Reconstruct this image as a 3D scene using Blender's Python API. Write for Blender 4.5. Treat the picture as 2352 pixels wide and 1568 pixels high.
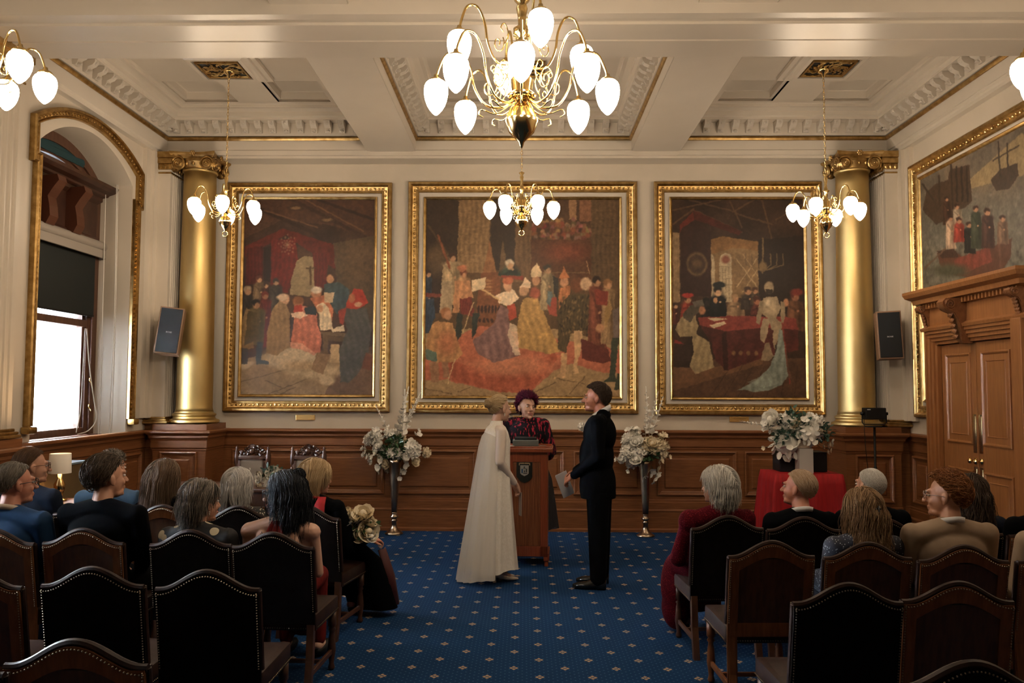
import bpy, bmesh, math, random
import numpy as np
from mathutils import Vector, Matrix, Euler
random.seed(7); np.random.seed(7)
PI = math.pi; C = bpy.context.scene.collection; SC = bpy.context.scene
for o in list(bpy.data.objects): bpy.data.objects.remove(o)
# ---------------------------------------------------------------- camera
YAW, PITCH, ROLL, FPX, EYE = 0.01543, 0.05839, 0.0036, 1860.0, 1.76
_f = Vector((-math.sin(YAW), math.cos(YAW), 0)); _r = Vector((math.cos(YAW), math.sin(YAW), 0)); _u = Vector((0, 0, 1))
_f2 = math.cos(PITCH)*_f + math.sin(PITCH)*_u; _u2 = -math.sin(PITCH)*_f + math.cos(PITCH)*_u
_r3 = math.cos(ROLL)*_r + math.sin(ROLL)*_u2; _u3 = -math.sin(ROLL)*_r + math.cos(ROLL)*_u2
cam = bpy.data.objects.new('camera', bpy.data.cameras.new('camera')); C.objects.link(cam)
M = Matrix.Identity(4)
for i in range(3):
    M[i][0] = _r3[i]; M[i][1] = _u3[i]; M[i][2] = -_f2[i]
M[0][3], M[1][3], M[2][3] = 0, 0, EYE
cam.matrix_world = M; cam.data.sensor_width = 36; cam.data.lens = FPX/2352*36; cam.data.clip_start = .05
SC.camera = cam
def ray(x, y): return _f2*FPX + _r3*(x-1176) - _u3*(y-784)
def at(x, y, Y):
    d = ray(x, y); return d*(Y/d.y) + Vector((0, 0, EYE))
def atX(x, y, X):
    d = ray(x, y); return d*(X/d.x) + Vector((0, 0, EYE))
def atZ(x, y, z):
    d = ray(x, y); return d*((z-EYE)/d.z) + Vector((0, 0, EYE))
# ---------------------------------------------------------------- world, lights, exposure
w = bpy.data.worlds.new('sky'); SC.world = w; w.use_nodes = True
w.node_tree.nodes['Background'].inputs[0].default_value = (.80, .90, 1, 1)
w.node_tree.nodes['Background'].inputs[1].default_value = 1.4
def daylight(name, X, y0, y1, z0, z1, power, col=(.82, .91, 1)):
    l = bpy.data.lights.new(name, 'AREA'); l.shape = 'RECTANGLE'; l.size = y1-y0; l.size_y = z1-z0; l.energy = power; l.color = col
    o = bpy.data.objects.new(name, l); C.objects.link(o); o.location = (X, (y0+y1)/2, (z0+z1)/2)
    # faces +x (into the room)
    o.rotation_euler = Euler((PI/2, 0, -PI/2), 'XYZ')
    return o
WINY = [(7.45, 9.25), (3.35, 5.55), (-.6, 1.6)]
daylight('daylight_far_window', -5.5, 7.3, 9.3, 1.3, 2.7, 800)
daylight('daylight_middle_window', -5.5, 3.4, 5.5, 1.3, 3.6, 210)
SC.view_settings.view_transform = 'Standard'; SC.view_settings.look = 'None'
SC.view_settings.exposure = 2.3; SC.view_settings.gamma = 1; SC.view_settings.use_curve_mapping = False
SC.cycles.max_bounces = 6; SC.cycles.diffuse_bounces = 4; SC.cycles.glossy_bounces = 3; SC.cycles.transmission_bounces = 4
SC.cycles.adaptive_threshold = .02; SC.cycles.caustics_reflective = False; SC.cycles.caustics_refractive = False; SC.cycles.sample_clamp_indirect = 4
GLOBE_E = 8.5
# ---------------------------------------------------------------- materials
def lin(c): 
    return tuple(((v/255)/12.92 if v/255 <= .04045 else ((v/255+.055)/1.055)**2.4) for v in c)
class NT:
    def __init__(s, m): s.t = m.node_tree; s.n = s.t.nodes
    def new(s, kind, **k):
        n = s.n.new(kind)
        for a, b in k.items(): setattr(n, a, b)
        return n
    def put(s, sock, v):
        if isinstance(v, bpy.types.NodeSocket): s.t.links.new(v, sock)
        else: sock.default_value = v
    def m(s, op, a, b=0.0, c=None):
        n = s.new('ShaderNodeMath', operation=op); s.put(n.inputs[0], a); s.put(n.inputs[1], b)
        if c is not None: s.put(n.inputs[2], c)
        return n.outputs[0]
    def mix(s, f, a, b, mode='MIX'):
        n = s.new('ShaderNodeMix', data_type='RGBA', blend_type=mode)
        s.put(n.inputs[0], f)
        for k, v in ((6, a), (7, b)):
            s.put(n.inputs[k], v if isinstance(v, bpy.types.NodeSocket) else (*v[:3], 1))
        return n.outputs[2]
    def noise(s, scale, stretch=(1, 1, 1), detail=3, rough=.55, dist=0.0):
        tc = s.new('ShaderNodeTexCoord'); mp = s.new('ShaderNodeMapping'); mp.inputs['Scale'].default_value = stretch
        s.t.links.new(tc.outputs['Object'], mp.inputs[0]); n = s.new('ShaderNodeTexNoise'); s.t.links.new(mp.outputs[0], n.inputs['Vector'])
        n.inputs['Scale'].default_value = scale; n.inputs['Detail'].default_value = detail; n.inputs['Roughness'].default_value = rough
        n.inputs['Distortion'].default_value = dist
        return n.outputs[0]
    def ramp(s, f, lo, hi):
        n = s.new('ShaderNodeMapRange'); s.put(n.inputs[0], f); n.inputs[1].default_value = lo; n.inputs[2].default_value = hi
        return n.outputs[0]
    def bump(s, h, strength, dist):
        n = s.new('ShaderNodeBump'); n.inputs['Strength'].default_value = strength; n.inputs['Distance'].default_value = dist
        s.put(n.inputs['Height'], h); return n.outputs[0]
MATS = {}
def mat(name, col, rough=.6, metal=0, col2=None, nscale=6, stretch=(1, 1, 1), bump=0, bscale=60, bdist=.004, emit=0, sheen=0, coat=0, spec=.5, lo=.35, hi=.65, trans=0, alpha=1, island=None, detail=3):
    if name in MATS: return MATS[name]
    m = bpy.data.materials.new(name); m.use_nodes = True; t = NT(m); b = t.n['Principled BSDF']
    c = col
    if col2 is not None: c = t.mix(t.ramp(t.noise(nscale, stretch, detail), lo, hi), col, col2)
    if island is not None:
        g = t.new('ShaderNodeNewGeometry'); c = t.mix(g.outputs['Random Per Island'], c if isinstance(c, bpy.types.NodeSocket) else col, island)
    t.put(b.inputs['Base Color'], c if isinstance(c, bpy.types.NodeSocket) else (*c[:3], 1))
    b.inputs['Roughness'].default_value = rough; b.inputs['Metallic'].default_value = metal; b.inputs['Specular IOR Level'].default_value = spec
    if bump: t.put(b.inputs['Normal'], t.bump(t.noise(bscale, stretch), bump, bdist))
    if emit:
        b.inputs['Emission Color'].default_value = (*col[:3], 1); b.inputs['Emission Strength'].default_value = emit
    if sheen: b.inputs['Sheen Weight'].default_value = sheen
    if coat: b.inputs['Coat Weight'].default_value = coat
    if trans: b.inputs['Transmission Weight'].default_value = trans
    if alpha < 1: b.inputs['Alpha'].default_value = alpha
    MATS[name] = m; return m
CREAM = mat('cream_paint', (.64, .57, .475), .5, col2=(.67, .595, .50), nscale=3)
CEIL = mat('ceiling_paint', (.66, .60, .52), .34, col2=(.69, .63, .55), nscale=2, bump=.05, bscale=40, spec=.5)
PLASTER = mat('plaster_ornament', (.62, .57, .50), .6)
GOLD = mat('gilding', (.50, .33, .13), .38, 1, col2=(.30, .18, .06), nscale=14, bump=.25, bscale=120, bdist=.003)
GOLDC = mat('column_gilding', (.53, .39, .17), .47, .9, col2=(.46, .32, .12), nscale=3, stretch=(1, 1, .4), bump=.06, bscale=160, bdist=.002)
BRASS = mat('polished_brass', (.83, .60, .26), .16, 1)
OAK = mat('oak_panelling', (.185, .068, .023), .42, col2=(.25, .10, .036), nscale=5, stretch=(1, 1, 12), bump=.08, bscale=30, detail=6)
OAKH = mat('oak_rail', (.235, .088, .029), .40, col2=(.33, .13, .046), nscale=5, stretch=(.6, .6, 10), bump=.06, detail=6)
DOORW = mat('oak_door', (.30, .125, .043), .40, col2=(.38, .165, .06), nscale=7, stretch=(6, 6, .6), bump=.05, detail=6)
DARKW = mat('dark_walnut', (.045, .018, .009), .4, col2=(.08, .033, .016), nscale=8, bump=.2)
CHW = mat('chair_oak', (.15, .058, .022), .42, spec=.3, col2=(.23, .092, .036), nscale=9, stretch=(5, 5, .6), detail=5, bump=.05)
LEATH = mat('brown_leather', (.014, .006, .004), .5, col2=(.028, .012, .008), nscale=20, bump=.25, bscale=180, bdist=.002, spec=.25)
LEATB = mat('black_leather', (.004, .003, .003), .6, col2=(.007, .005, .004), nscale=20, bump=.25, bscale=180, bdist=.002, spec=.06)
STUD = mat('brass_stud', (.22, .17, .11), .35, 1)
BLACK = mat('black_plastic', (.004, .0045, .005), .55, spec=.3)
GLOBE = mat('opal_glass', (1, .80, .58), .3, emit=GLOBE_E)
SKIN = mat('skin', (.50, .26, .17), .48, col2=(.54, .29, .20), nscale=9, bump=.05, bscale=150, bdist=.001)
SKINP = mat('pale_skin', (.58, .34, .25), .48, col2=(.61, .38, .28), nscale=9)
SKINR = mat('ruddy_skin', (.52, .21, .14), .48, col2=(.54, .26, .18), nscale=12)
WHITEC = mat('white_cloth', (.75, .74, .72), .8)
# ---------------------------------------------------------------- mesh helpers
def nb(): return bmesh.new()
def obj(name, bm, m, parent=None, smooth=False, loc=None, rot=None, **props):
    me = bpy.data.meshes.new(name); 
    if isinstance(bm, bmesh.types.BMesh):
        bmesh.ops.recalc_face_normals(bm, faces=bm.faces[:]); bm.to_mesh(me); bm.free()
    else: me = bm
    for mm in (m if isinstance(m, (list, tuple)) else [m]): me.materials.append(mm)
    if smooth:
        me.polygons.foreach_set('use_smooth', [True]*len(me.polygons))
        if smooth == 'auto':
            try: me.set_sharp_from_angle(angle=.7)
            except Exception: pass
    o = bpy.data.objects.new(name, me); C.objects.link(o)
    if parent is not None: o.parent = parent
    if loc is not None: o.location = loc
    if rot is not None: o.rotation_euler = rot
    for k, v in props.items(): o[k] = v
    return o
def tag(o, label, cat, group=None):
    o['label'] = label; o['category'] = cat
    if group: o['group'] = group
    return o
def thing(name, label, cat, loc=(0, 0, 0), rz=0, group=None):
    o = bpy.data.objects.new(name, None); C.objects.link(o); o.location = loc; o.rotation_euler = (0, 0, rz); o.empty_display_size = .1
    return tag(o, label, cat, group)
def struct(name, bm, m, smooth=False):
    return obj(name, bm, m, None, smooth, kind='structure')
def dup(root, loc=None, rz=None, label=None, group=None):
    def rec(o, par):
        c = o.copy(); C.objects.link(c); c.parent = par
        for ch in o.children: rec(ch, c)
        return c
    r = rec(root, root.parent)
    if loc is not None: r.location = loc
    if rz is not None: r.rotation_euler = (0, 0, rz)
    if label: r['label'] = label
    if group: r['group'] = group
    return r
def quadgrid(bm, rows, closed_u=False, closed_v=False, cap=False, mi=0):
    V = [[bm.verts.new(p) for p in r] for r in rows]
    n = len(V); k = len(V[0])
    for i in range(n if closed_u else n-1):
        for j in range(k if closed_v else k-1):
            a, b = V[i], V[(i+1) % n]
            try:
                f = bm.faces.new((a[j], a[(j+1) % k], b[(j+1) % k], b[j])); f.material_index = mi
            except ValueError: pass
    if cap:
        for r in (V[0], V[-1]):
            try: bm.faces.new(r).material_index = mi
            except ValueError: pass
    return V
def box(bm, x0, x1, y0, y1, z0, z1, bev=0, T=None, mi=0):
    vs = [bm.verts.new(p) for p in ((x0, y0, z0), (x1, y0, z0), (x1, y1, z0), (x0, y1, z0), (x0, y0, z1), (x1, y0, z1), (x1, y1, z1), (x0, y1, z1))]
    fs = [bm.faces.new([vs[i] for i in q]) for q in ((0, 3, 2, 1), (4, 5, 6, 7), (0, 1, 5, 4), (1, 2, 6, 5), (2, 3, 7, 6), (3, 0, 4, 7))]
    for f in fs: f.material_index = mi
    if bev:
        es = list({e for f in fs for e in f.edges})
        r = bmesh.ops.bevel(bm, geom=es, offset=bev, segments=2, affect='EDGES', profile=.6)
        vs = list({v for f in r['faces'] for v in f.verts} | {v for v in vs if v.is_valid})
    if T is not None:
        for v in vs:
            if v.is_valid: v.co = T @ v.co
    return vs
def tube(bm, pts, r, seg=8, cap=True, mi=0):
    pts = [Vector(p) for p in pts]; n = len(pts)
    rr = r if isinstance(r, (list, tuple)) else [r]*n
    rows = []; up = Vector((0, 0, 1)); t0 = (pts[1]-pts[0]).normalized()
    a = t0.orthogonal().normalized() if abs(t0.z) > .9 else t0.cross(up).normalized()
    for i in range(n):
        t = (pts[min(i+1, n-1)]-pts[max(i-1, 0)])
        if t.length < 1e-9: t = t0.copy()
        t.normalize(); a = (a-t*a.dot(t)); 
        if a.length < 1e-6: a = t.orthogonal()
        a.normalize(); b = t.cross(a)
        rows.append([pts[i]+rr[i]*(math.cos(q)*a+math.sin(q)*b) for q in [2*PI*k/seg for k in range(seg)]])
    quadgrid(bm, rows, closed_v=True, cap=cap, mi=mi)
def lathe(bm, prof, c=(0, 0, 0), seg=24, T=None, mi=0, gad=0, ngad=0, cap=True):
    c = Vector(c); rows = []
    for r, z in prof:
        row = []
        for k in range(seg):
            a = 2*PI*k/seg; q = max(r, 1e-4)*(1+gad*math.cos(ngad*a) if gad else 1)
            p = Vector((q*math.cos(a), q*math.sin(a), z))
            if T is not None: p = T @ p
            row.append(p+c)
        rows.append(row)
    quadgrid(bm, rows, closed_v=True, cap=cap, mi=mi)
def ell(bm, c, r, sub=2, R=None, mi=0):
    if not isinstance(r, (list, tuple)): r = (r, r, r)
    T = Matrix.Translation(Vector(c)) @ (R.to_4x4() if R is not None else Matrix.Identity(4)) @ Matrix.Diagonal((*r, 1))
    q = bmesh.ops.create_icosphere(bm, subdivisions=sub, radius=1, matrix=T)
    if mi:
        for v in q['verts']:
            for f in v.link_faces: f.material_index = mi
    return q['verts']
def frame(bm, F, u0, u1, v0, v1, prof, mi=0):
    # mitred rectangular sweep: prof = [(inset, depth)], F(u, v, d) -> point
    rows = [[F(u0+i, v0+i, d), F(u1-i, v0+i, d), F(u1-i, v1-i, d), F(u0+i, v1-i, d)] for i, d in prof]
    quadgrid(bm, rows, closed_v=True, mi=mi)
def sweep(bm, path, prof, closed=False, mi=0):
    # horizontal path of (x, y) mitred, prof = [(out to the left of travel, z)]
    n = len(path); P = [Vector((p[0], p[1], 0)) for p in path]; cols = []
    for i in range(n):
        d1 = (P[i]-P[i-1]).normalized() if (i > 0 or closed) else None
        d2 = (P[(i+1) % n]-P[i]).normalized() if (i < n-1 or closed) else None
        d1 = d1 or d2; d2 = d2 or d1
        n1 = Vector((-d1.y, d1.x, 0)); n2 = Vector((-d2.y, d2.x, 0)); m = n1+n2; m = m/max(m.dot(n1), .2)
        cols.append([P[i]+m*o+Vector((0, 0, z)) for o, z in prof])
    quadgrid(bm, cols, closed_u=closed, mi=mi)
def bez(pts, n=24):
    # Catmull-Rom through points
    P = [Vector(p) for p in pts]; P = [2*P[0]-P[1]]+P+[2*P[-1]-P[-2]]; out = []
    k = len(P)-3
    for i in range(n+1):
        t = i/n*k; j = min(int(t), k-1); t -= j; a, b, c, d = P[j:j+4]
        out.append(.5*((2*b)+(-a+c)*t+(2*a-5*b+4*c-d)*t*t+(-a+3*b-3*c+d)*t**3))
    return out
def blob(name, prims, voxel, m, parent=None, smooth=4, loc=None, rot=None):
    # overlapping closed solids fused to one continuous skin
    bm = nb()
    for p in prims:
        if p[0] == 'e':
            ell(bm, p[1], p[2], 3, p[3] if len(p) > 3 else None)
        else:
            _, a, ra, b, rb = p[:5]; a = Vector(a); b = Vector(b); L = (b-a)
            n = max(2, int(L.length/ max(min(ra, rb)*.8, .004)))
            n = min(n, 14)
            ell(bm, a, ra, 2); ell(bm, b, rb, 2)
            if L.length > 1e-4:
                tube(bm, [a, b], [ra*.985, rb*.985], 14)
    bmesh.ops.recalc_face_normals(bm, faces=bm.faces[:])
    me = bpy.data.meshes.new('tmp'); bm.to_mesh(me); bm.free(); t = bpy.data.objects.new('tmp', me); C.objects.link(t)
    r = t.modifiers.new('r', 'REMESH'); r.mode = 'VOXEL'; r.voxel_size = voxel; r.use_smooth_shade = True
    s = t.modifiers.new('s', 'SMOOTH'); s.factor = .5; s.iterations = smooth
    dg = bpy.context.evaluated_depsgraph_get(); dg.update(); out = bpy.data.meshes.new_from_object(t.evaluated_get(dg))
    bpy.data.objects.remove(t); bpy.data.meshes.remove(me); out.name = name
    out.materials.clear()
    o = obj(name, out, m, parent, True, loc, rot); return o
def BK(d0): return lambda u, v, d: Vector((u, 10.22-d0-d, v))
def LT(d0): return lambda u, v, d: Vector((-4.57+d0+d, u, v))
def RT(d0): return lambda u, v, d: Vector((4.58-d0-d, u, v))
# ================================================================ the room
XL, XR, YB, YF = -4.57, 4.58, 10.22, -2.6
ZS, ZB, ZG = 4.63, 4.71, 4.86
def carpet():
    m = bpy.data.materials.new('blue_carpet'); m.use_nodes = True; t = NT(m); b = t.n['Principled BSDF']
    tc = t.new('ShaderNodeTexCoord'); sp = t.new('ShaderNodeSeparateXYZ'); t.t.links.new(tc.outputs['Object'], sp.inputs[0])
    u = t.m('DIVIDE', t.m('ADD', sp.outputs[0], .062+32.3), .323); v = t.m('DIVIDE', t.m('ADD', sp.outputs[1], 31.66-5.228), .3166)
    def cell(u, v, k, off):
        a = t.m('ABSOLUTE', t.m('SUBTRACT', t.m('FRACT', t.m('ADD', t.m('MULTIPLY', u, k), off)), .5))
        c = t.m('ABSOLUTE', t.m('SUBTRACT', t.m('FRACT', t.m('ADD', t.m('MULTIPLY', v, k), off)), .5))
        return a, c
    def motif(off):
        a, c = cell(u, v, 1, off)
        a = t.m('MULTIPLY', a, .323); c = t.m('MULTIPLY', c, .3166)
        d = t.m('ADD', t.m('DIVIDE', a, .030), t.m('DIVIDE', c, .036))
        p = t.m('LESS_THAN', d, 1)
        cut = t.m('GREATER_THAN', t.m('ABSOLUTE', t.m('SUBTRACT', t.m('DIVIDE', a, .030), t.m('DIVIDE', c, .036))), .12)
        return t.m('MULTIPLY', p, cut)
    mo = t.m('MAXIMUM', motif(.5), motif(0.0))
    def dots(off):
        a, c = cell(u, v, 6, off); return t.m('LESS_THAN', t.m('ADD', t.m('MULTIPLY', a, a), t.m('MULTIPLY', c, c)), .010)
    dt = t.m('MAXIMUM', dots(.5), dots(0.0))
    n = t.noise(1.2, detail=4); n2 = t.noise(260, detail=2)
    base = t.mix(t.ramp(n, .3, .7), (.001, .028, .098), (.002, .038, .130))
    base = t.mix(t.m('MULTIPLY', n2, .5), base, (.001, .018, .058))
    c1 = t.mix(t.m('MULTIPLY', dt, .55), base, (.06, .15, .26)); c2 = t.mix(mo, c1, (.38, .28, .20))
    t.put(b.inputs['Base Color'], c2); b.inputs['Roughness'].default_value = .95; b.inputs['Specular IOR Level'].default_value = .2
    t.put(b.inputs['Normal'], t.bump(n2, .4, .004)); return m
b = nb(); box(b, XL-.9, XR+.4, YF-.2, YB+.2, -.12, 0); struct('floor', b, carpet())
# plain walls with openings
def wallbox(name, boxes, m=CREAM):
    b = nb()
    for q in boxes: box(b, *q)
    return struct(name, b, m)
wallbox('wall_back', [(XL-.9, XR+.4, YB, YB+.2, 0, 5.6)])
wallbox('wall_front', [(XL-.9, XR+.4, YF-.2, YF, 0, 5.6)])
def archz(y, y0, y1, zs, rise):  # segmental arch
    h = (y1-y0)/2; R = (h*h+rise*rise)/(2*rise); q = y-(y0+y1)/2
    return zs-(R-rise)+math.sqrt(max(R*R-q*q, 0))
b = nb(); WT = -5.15; ZSILL = 1.22
edges = [YF]+[e for w_ in sorted(WINY) for e in w_]+[YB]
for i in range(0, len(edges), 2): box(b, WT, XL, edges[i], edges[i+1], 0, 5.6)
for (a, c) in WINY:
    box(b, WT, XL, a, c, 0, ZSILL)
    N = 24; rows = []
    for k in range(N+1):
        y = a+(c-a)*k/N; z = archz(y, a, c, 4.10, .34); rows.append([(WT, y, z), (XL, y, z), (XL, y, 5.6), (WT, y, 5.6)])
    quadgrid(b, rows, closed_v=True, cap=True)
struct('wall_left', b, CREAM)
DY0, DY1, DZ = 7.60, 8.96, 2.26
wallbox('wall_right', [(XR, XR+.3, YF, DY0, 0, 5.6), (XR, XR+.3, DY1, YB, 0, 5.6), (XR, XR+.3, DY0, DY1, DZ, 5.6), (XR+.14, XR+.3, DY0, DY1, 0, DZ)])
# ceiling: beams, coffers
CX = [(-4.485, -1.965), (-1.364, 1.325), (1.926, 4.475)]; CY = [(6.87, 9.93), (2.95, 6.05), (-.9, 2.1)]
b = nb()
box(b, XL-.9, XR+.4, YF-.2, YB+.2, 5.42, 5.55)
struct('ceiling', b, CEIL)
b = nb(); g = nb(); orn = nb()
for (y0, y1) in CY:
    for (x0, x1) in CX:
        F = lambda u, v, d: Vector((u, v, d))
        # (inset, z): beam side, gold bead zone, shelf, fascia, rib level
        frame(b, F, x0, x1, y0, y1, [(.003, ZB+.002), (.003, 4.90), (.035, 4.90), (.035, 5.06), (.17, 5.06), (.17, 5.085), (.20, 5.10), (.20, 5.15), (.26, 5.17), (.30, 5.17), (.30, 5.20), (.33, 5.208), (.38, 5.208)])
        frame(g, F, x0, x1, y0, y1, [(-.002, 4.845), (.018, 4.845), (.030, 4.86), (.034, 4.875), (.028, 4.89), (.012, 4.90), (-.002, 4.90)])
        # ribs and sunk panels
        ix0, ix1, iy0, iy1 = x0+.36, x1-.36, y0+.34, y1-.34; mx, my = (x0+x1)/2, (y0+y1)/2; zr = 5.21
        rw = .24; rwy = .50; s = .42
        for (a0, a1) in ((ix0, mx-rw), (mx+rw, ix1)):
            for (c0, c1) in ((iy0, my-rwy), (my+rwy, iy1)):
                frame(b, F, a0, a1, c0, c1, [(0, zr), (0, 5.24), (.03, 5.25), (.03, 5.33), (.06, 5.34), (3, 5.34)][:5])
                box(b, a0+.05, a1-.05, c0+.05, c1-.05, 5.335, 5.42)
        box(b, mx-rw, mx+rw, iy0-.01, iy1+.01, zr, 5.42); box(b, ix0-.01, ix1+.01, my-rwy, my+rwy, zr+.001, 5.42)
        box(b, mx-s, mx+s, my-s, my+s, 5.17, 5.40)
        frame(b, F, mx-s, mx+s, my-s, my+s, [(.05, 5.17), (.06, 5.15), (.10, 5.15), (.13, 5.13), (.17, 5.13), (.17, 5.165)])
        # modillions
        def mod(px, py, dx, dy):
            # scroll bracket projecting inward (dx,dy), 0.13 deep
            tx, ty = -dy, dx; w2 = .038
            prof = [(0, 4.93), (.03, 4.925), (.05, 4.95), (.055, 4.98), (.10, 5.0), (.125, 5.03), (.125, 5.058), (0, 5.058)]
            rows = [[(px+dx*o+tx*s_*w2, py+dy*o+ty*s_*w2, z) for o, z in prof] for s_ in (-1, 1)]
            quadgrid(orn, rows, closed_v=True, cap=True)
            ell(orn, (px+dx*.045, py+dy*.045, 4.945), (.03+.012*abs(ty), .03+.012*abs(tx), .022), 1)
            ell(orn, (px+dx*.11, py+dy*.11, 5.03), .026, 1)
        sp = .185
        nx = int((x1-x0-.1)/sp); ny = int((y1-y0-.1)/sp)
        if y1 < 3: continue
        for k in range(nx+1):
            x = x0+.05+(x1-x0-.1)*(k+.5)/(nx+1); mod(x, y1-.035, 0, -1); 
        for k in range(ny+1):
            y = y0+.05+(y1-y0-.1)*(k+.5)/(ny+1); mod(x0+.035, y, 1, 0); mod(x1-.035, y, -1, 0)
# longitudinal and cross beams
for (a, c) in ((CX[0][1], CX[1][0]), (CX[1][1], CX[2][0])): box(b, a, c, YF, 9.93, ZB, 5.5)
box(b, XL-.1, CX[0][0], YF, YB, ZB, 5.5); box(b, CX[2][1], XR+.1, YF, YB, ZB, 5.5)
box(b, XL-.1, XR+.1, 9.93, YB+.02, ZS+.03, 5.5)
for yb0, yb1 in ((6.05, 6.87), (2.1, 2.95)):
    box(b, XL-.1, XR+.1, yb0, yb1, ZS, 5.5); box(b, XL-.1, XR+.1, yb0+.14, yb1-.40, ZS-.022, ZS)
    box(b, XL-.1, XR+.1, yb0+.47, yb1-.04, ZS-.012, ZS)
box(b, XL-.1, XR+.1, YF, -.9, ZS, 5.5)
for (a, c) in CX:
    sweep(b, [(a-.03, 9.925), (c+.03, 9.925)], [(0, ZS+.03), (-.012, ZS+.03), (-.012, ZS+.09), (0, ZS+.10)])
# perimeter architrave on the walls
pro = [(0, ZS-.001), (-.075, ZS-.001), (-.075, ZS+.035), (-.095, ZS+.05), (-.095, ZB+.02)]
sweep(b, [(XL, YF), (XL, YB)], [(-o, z) for o, z in []] or [(o, z) for o, z in pro])
sweep(b, [(XR, YB), (XR, YF)], pro)
box(b, XL+.0, XR-.0, 9.95, YB, ZS, ZS+.03)
struct('trim_1', b, CEIL); struct('trim_2', g, GOLD, 'auto'); struct('trim_3', orn, PLASTER, 'auto')
# pilasters with flutes on the side walls
def pilaster(bm, side, y0, y1, z0, z1):
    X = XL if side < 0 else XR; d = -side
    def Q(dep, y): return X+d*dep, y
    nf = 8; pts = [Q(0, y0-.22), Q(.05, y0-.22), Q(.05, y0-.10), Q(.09, y0-.10), Q(.09, y0), Q(.24, y0)]
    w_ = (y1-y0); m_ = .05
    for k in range(nf):
        a = y0+m_+(w_-2*m_)*k/nf; st = (w_-2*m_)/nf
        pts += [Q(.24, a+.1*st), Q(.226, a+.2*st), Q(.219, a+.5*st), Q(.226, a+.8*st), Q(.24, a+.9*st)]
    pts += [Q(.24, y1)]
    if y1 < YB-.05: pts += [Q(.09, y1), Q(.09, y1+.10), Q(.05, y1+.10), Q(.05, y1+.22), Q(0, y1+.22)]
    quadgrid(bm, [[(p[0], p[1], z) for p in pts] for z in (z0, z1)])
PIL = nb()
for sd in (-1, 1):
    pilaster(PIL, sd, 9.70, YB, 1.40, ZS)
    pilaster(PIL, sd, 6.10, 6.80, 1.40, ZS)
    pilaster(PIL, sd, 2.15, 2.85, 1.40, ZS)
struct('trim_4', PIL, CREAM)
# gilt pilaster capitals and bases
g = nb()
for sd in (-1, 1):
    for (y0, y1) in ((9.70, YB-.0), (6.10, 6.80), (2.15, 2.85)):
        X = XL if sd < 0 else XR
        def bx(dep, e, z0, z1, bev=.006):
            a, c = sorted((X, X-sd*dep)); box(g, a, c, y0-e, min(y1+e, YB), z0, z1, bev)
        bx(.30, .05, 4.56, ZS+.005); bx(.285, .035, 4.49, 4.56); bx(.265, .018, 4.42, 4.49, .015); bx(.25, .008, 4.37, 4.39, .004)
        for k in range(9):
            y = y0+(y1-y0)*(k+.5)/9; ell(g, (X-sd*.265, y, 4.455), (.022, .026, .038), 1)
        for k in range(4): ell(g, (X-sd*(.06+.055*k), y0-.018, 4.455), (.022, .018, .038), 1)
        bx(.30, .05, 1.33, 1.36); bx(.285, .04, 1.36, 1.385, .012); bx(.262, .02, 1.385, 1.41, .008)
        if y1 > 9: ell(g, (X-sd*.26, y0+.06, 4.50), (.10, .05, .10), 2)
struct('trim_5', g, GOLD, 'auto')
# ---------------------------------------------------------------- oak wainscot
ZD = 1.245
RAIL = [(0, 1.255), (-.075, 1.255), (-.085, 1.245), (-.085, 1.225), (-.065, 1.205), (-.05, 1.19), (-.05, 1.165), (-.035, 1.15), (-.03, 1.13), (-.03, 1.05), (-.018, 1.035), (-.018, 1.02), (-.012, 1.01),
        (-.012, .40), (-.022, .39), (-.022, .37), (-.035, .36), (-.035, .28), (-.05, .265), (-.05, .255), (-.042, .25), (-.042, .045), (-.06, .03), (-.06, 0)]
wn = nb()
PED = [(-4.30, -3.80), (3.80, 4.30)]
path_back = [(XL+.12, 9.70), (-4.32, 9.70), (-3.80, 9.70), (-3.80, 9.98), (-3.68, 9.98), (-3.68, 10.19)]
sweep(wn, [(-3.80, 10.19), (3.80, 10.19)], RAIL)   # travel +x: left normal is +y, so negative goes into the room
def panel(bm, F, u0, u1, v0, v1):
    frame(bm, F, u0, u1, v0, v1, [(-.006, .012), (0, .026), (.012, .030), (.022, .022), (.030, .010), (.040, .008), (.048, .002)])
    frame(bm, F, u0, u1, v0, v1, [(.085, .002), (.095, .012), (.10, .014)])
    q = [F(u0+.10, v0+.10, .014), F(u1-.10, v0+.10, .014), F(u1-.10, v1-.10, .014), F(u0+.10, v1-.10, .014)]
    bm.faces.new([bm.verts.new(p) for p in q])
for (a, c) in ((-3.66, -2.76), (-2.68, -1.75), (-1.64, -.60), (-.52, .50), (.62, 1.50), (1.66, 2.64), (2.74, 3.66)):
    panel(wn, BK(.042), a, c, .45, .99)
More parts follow.
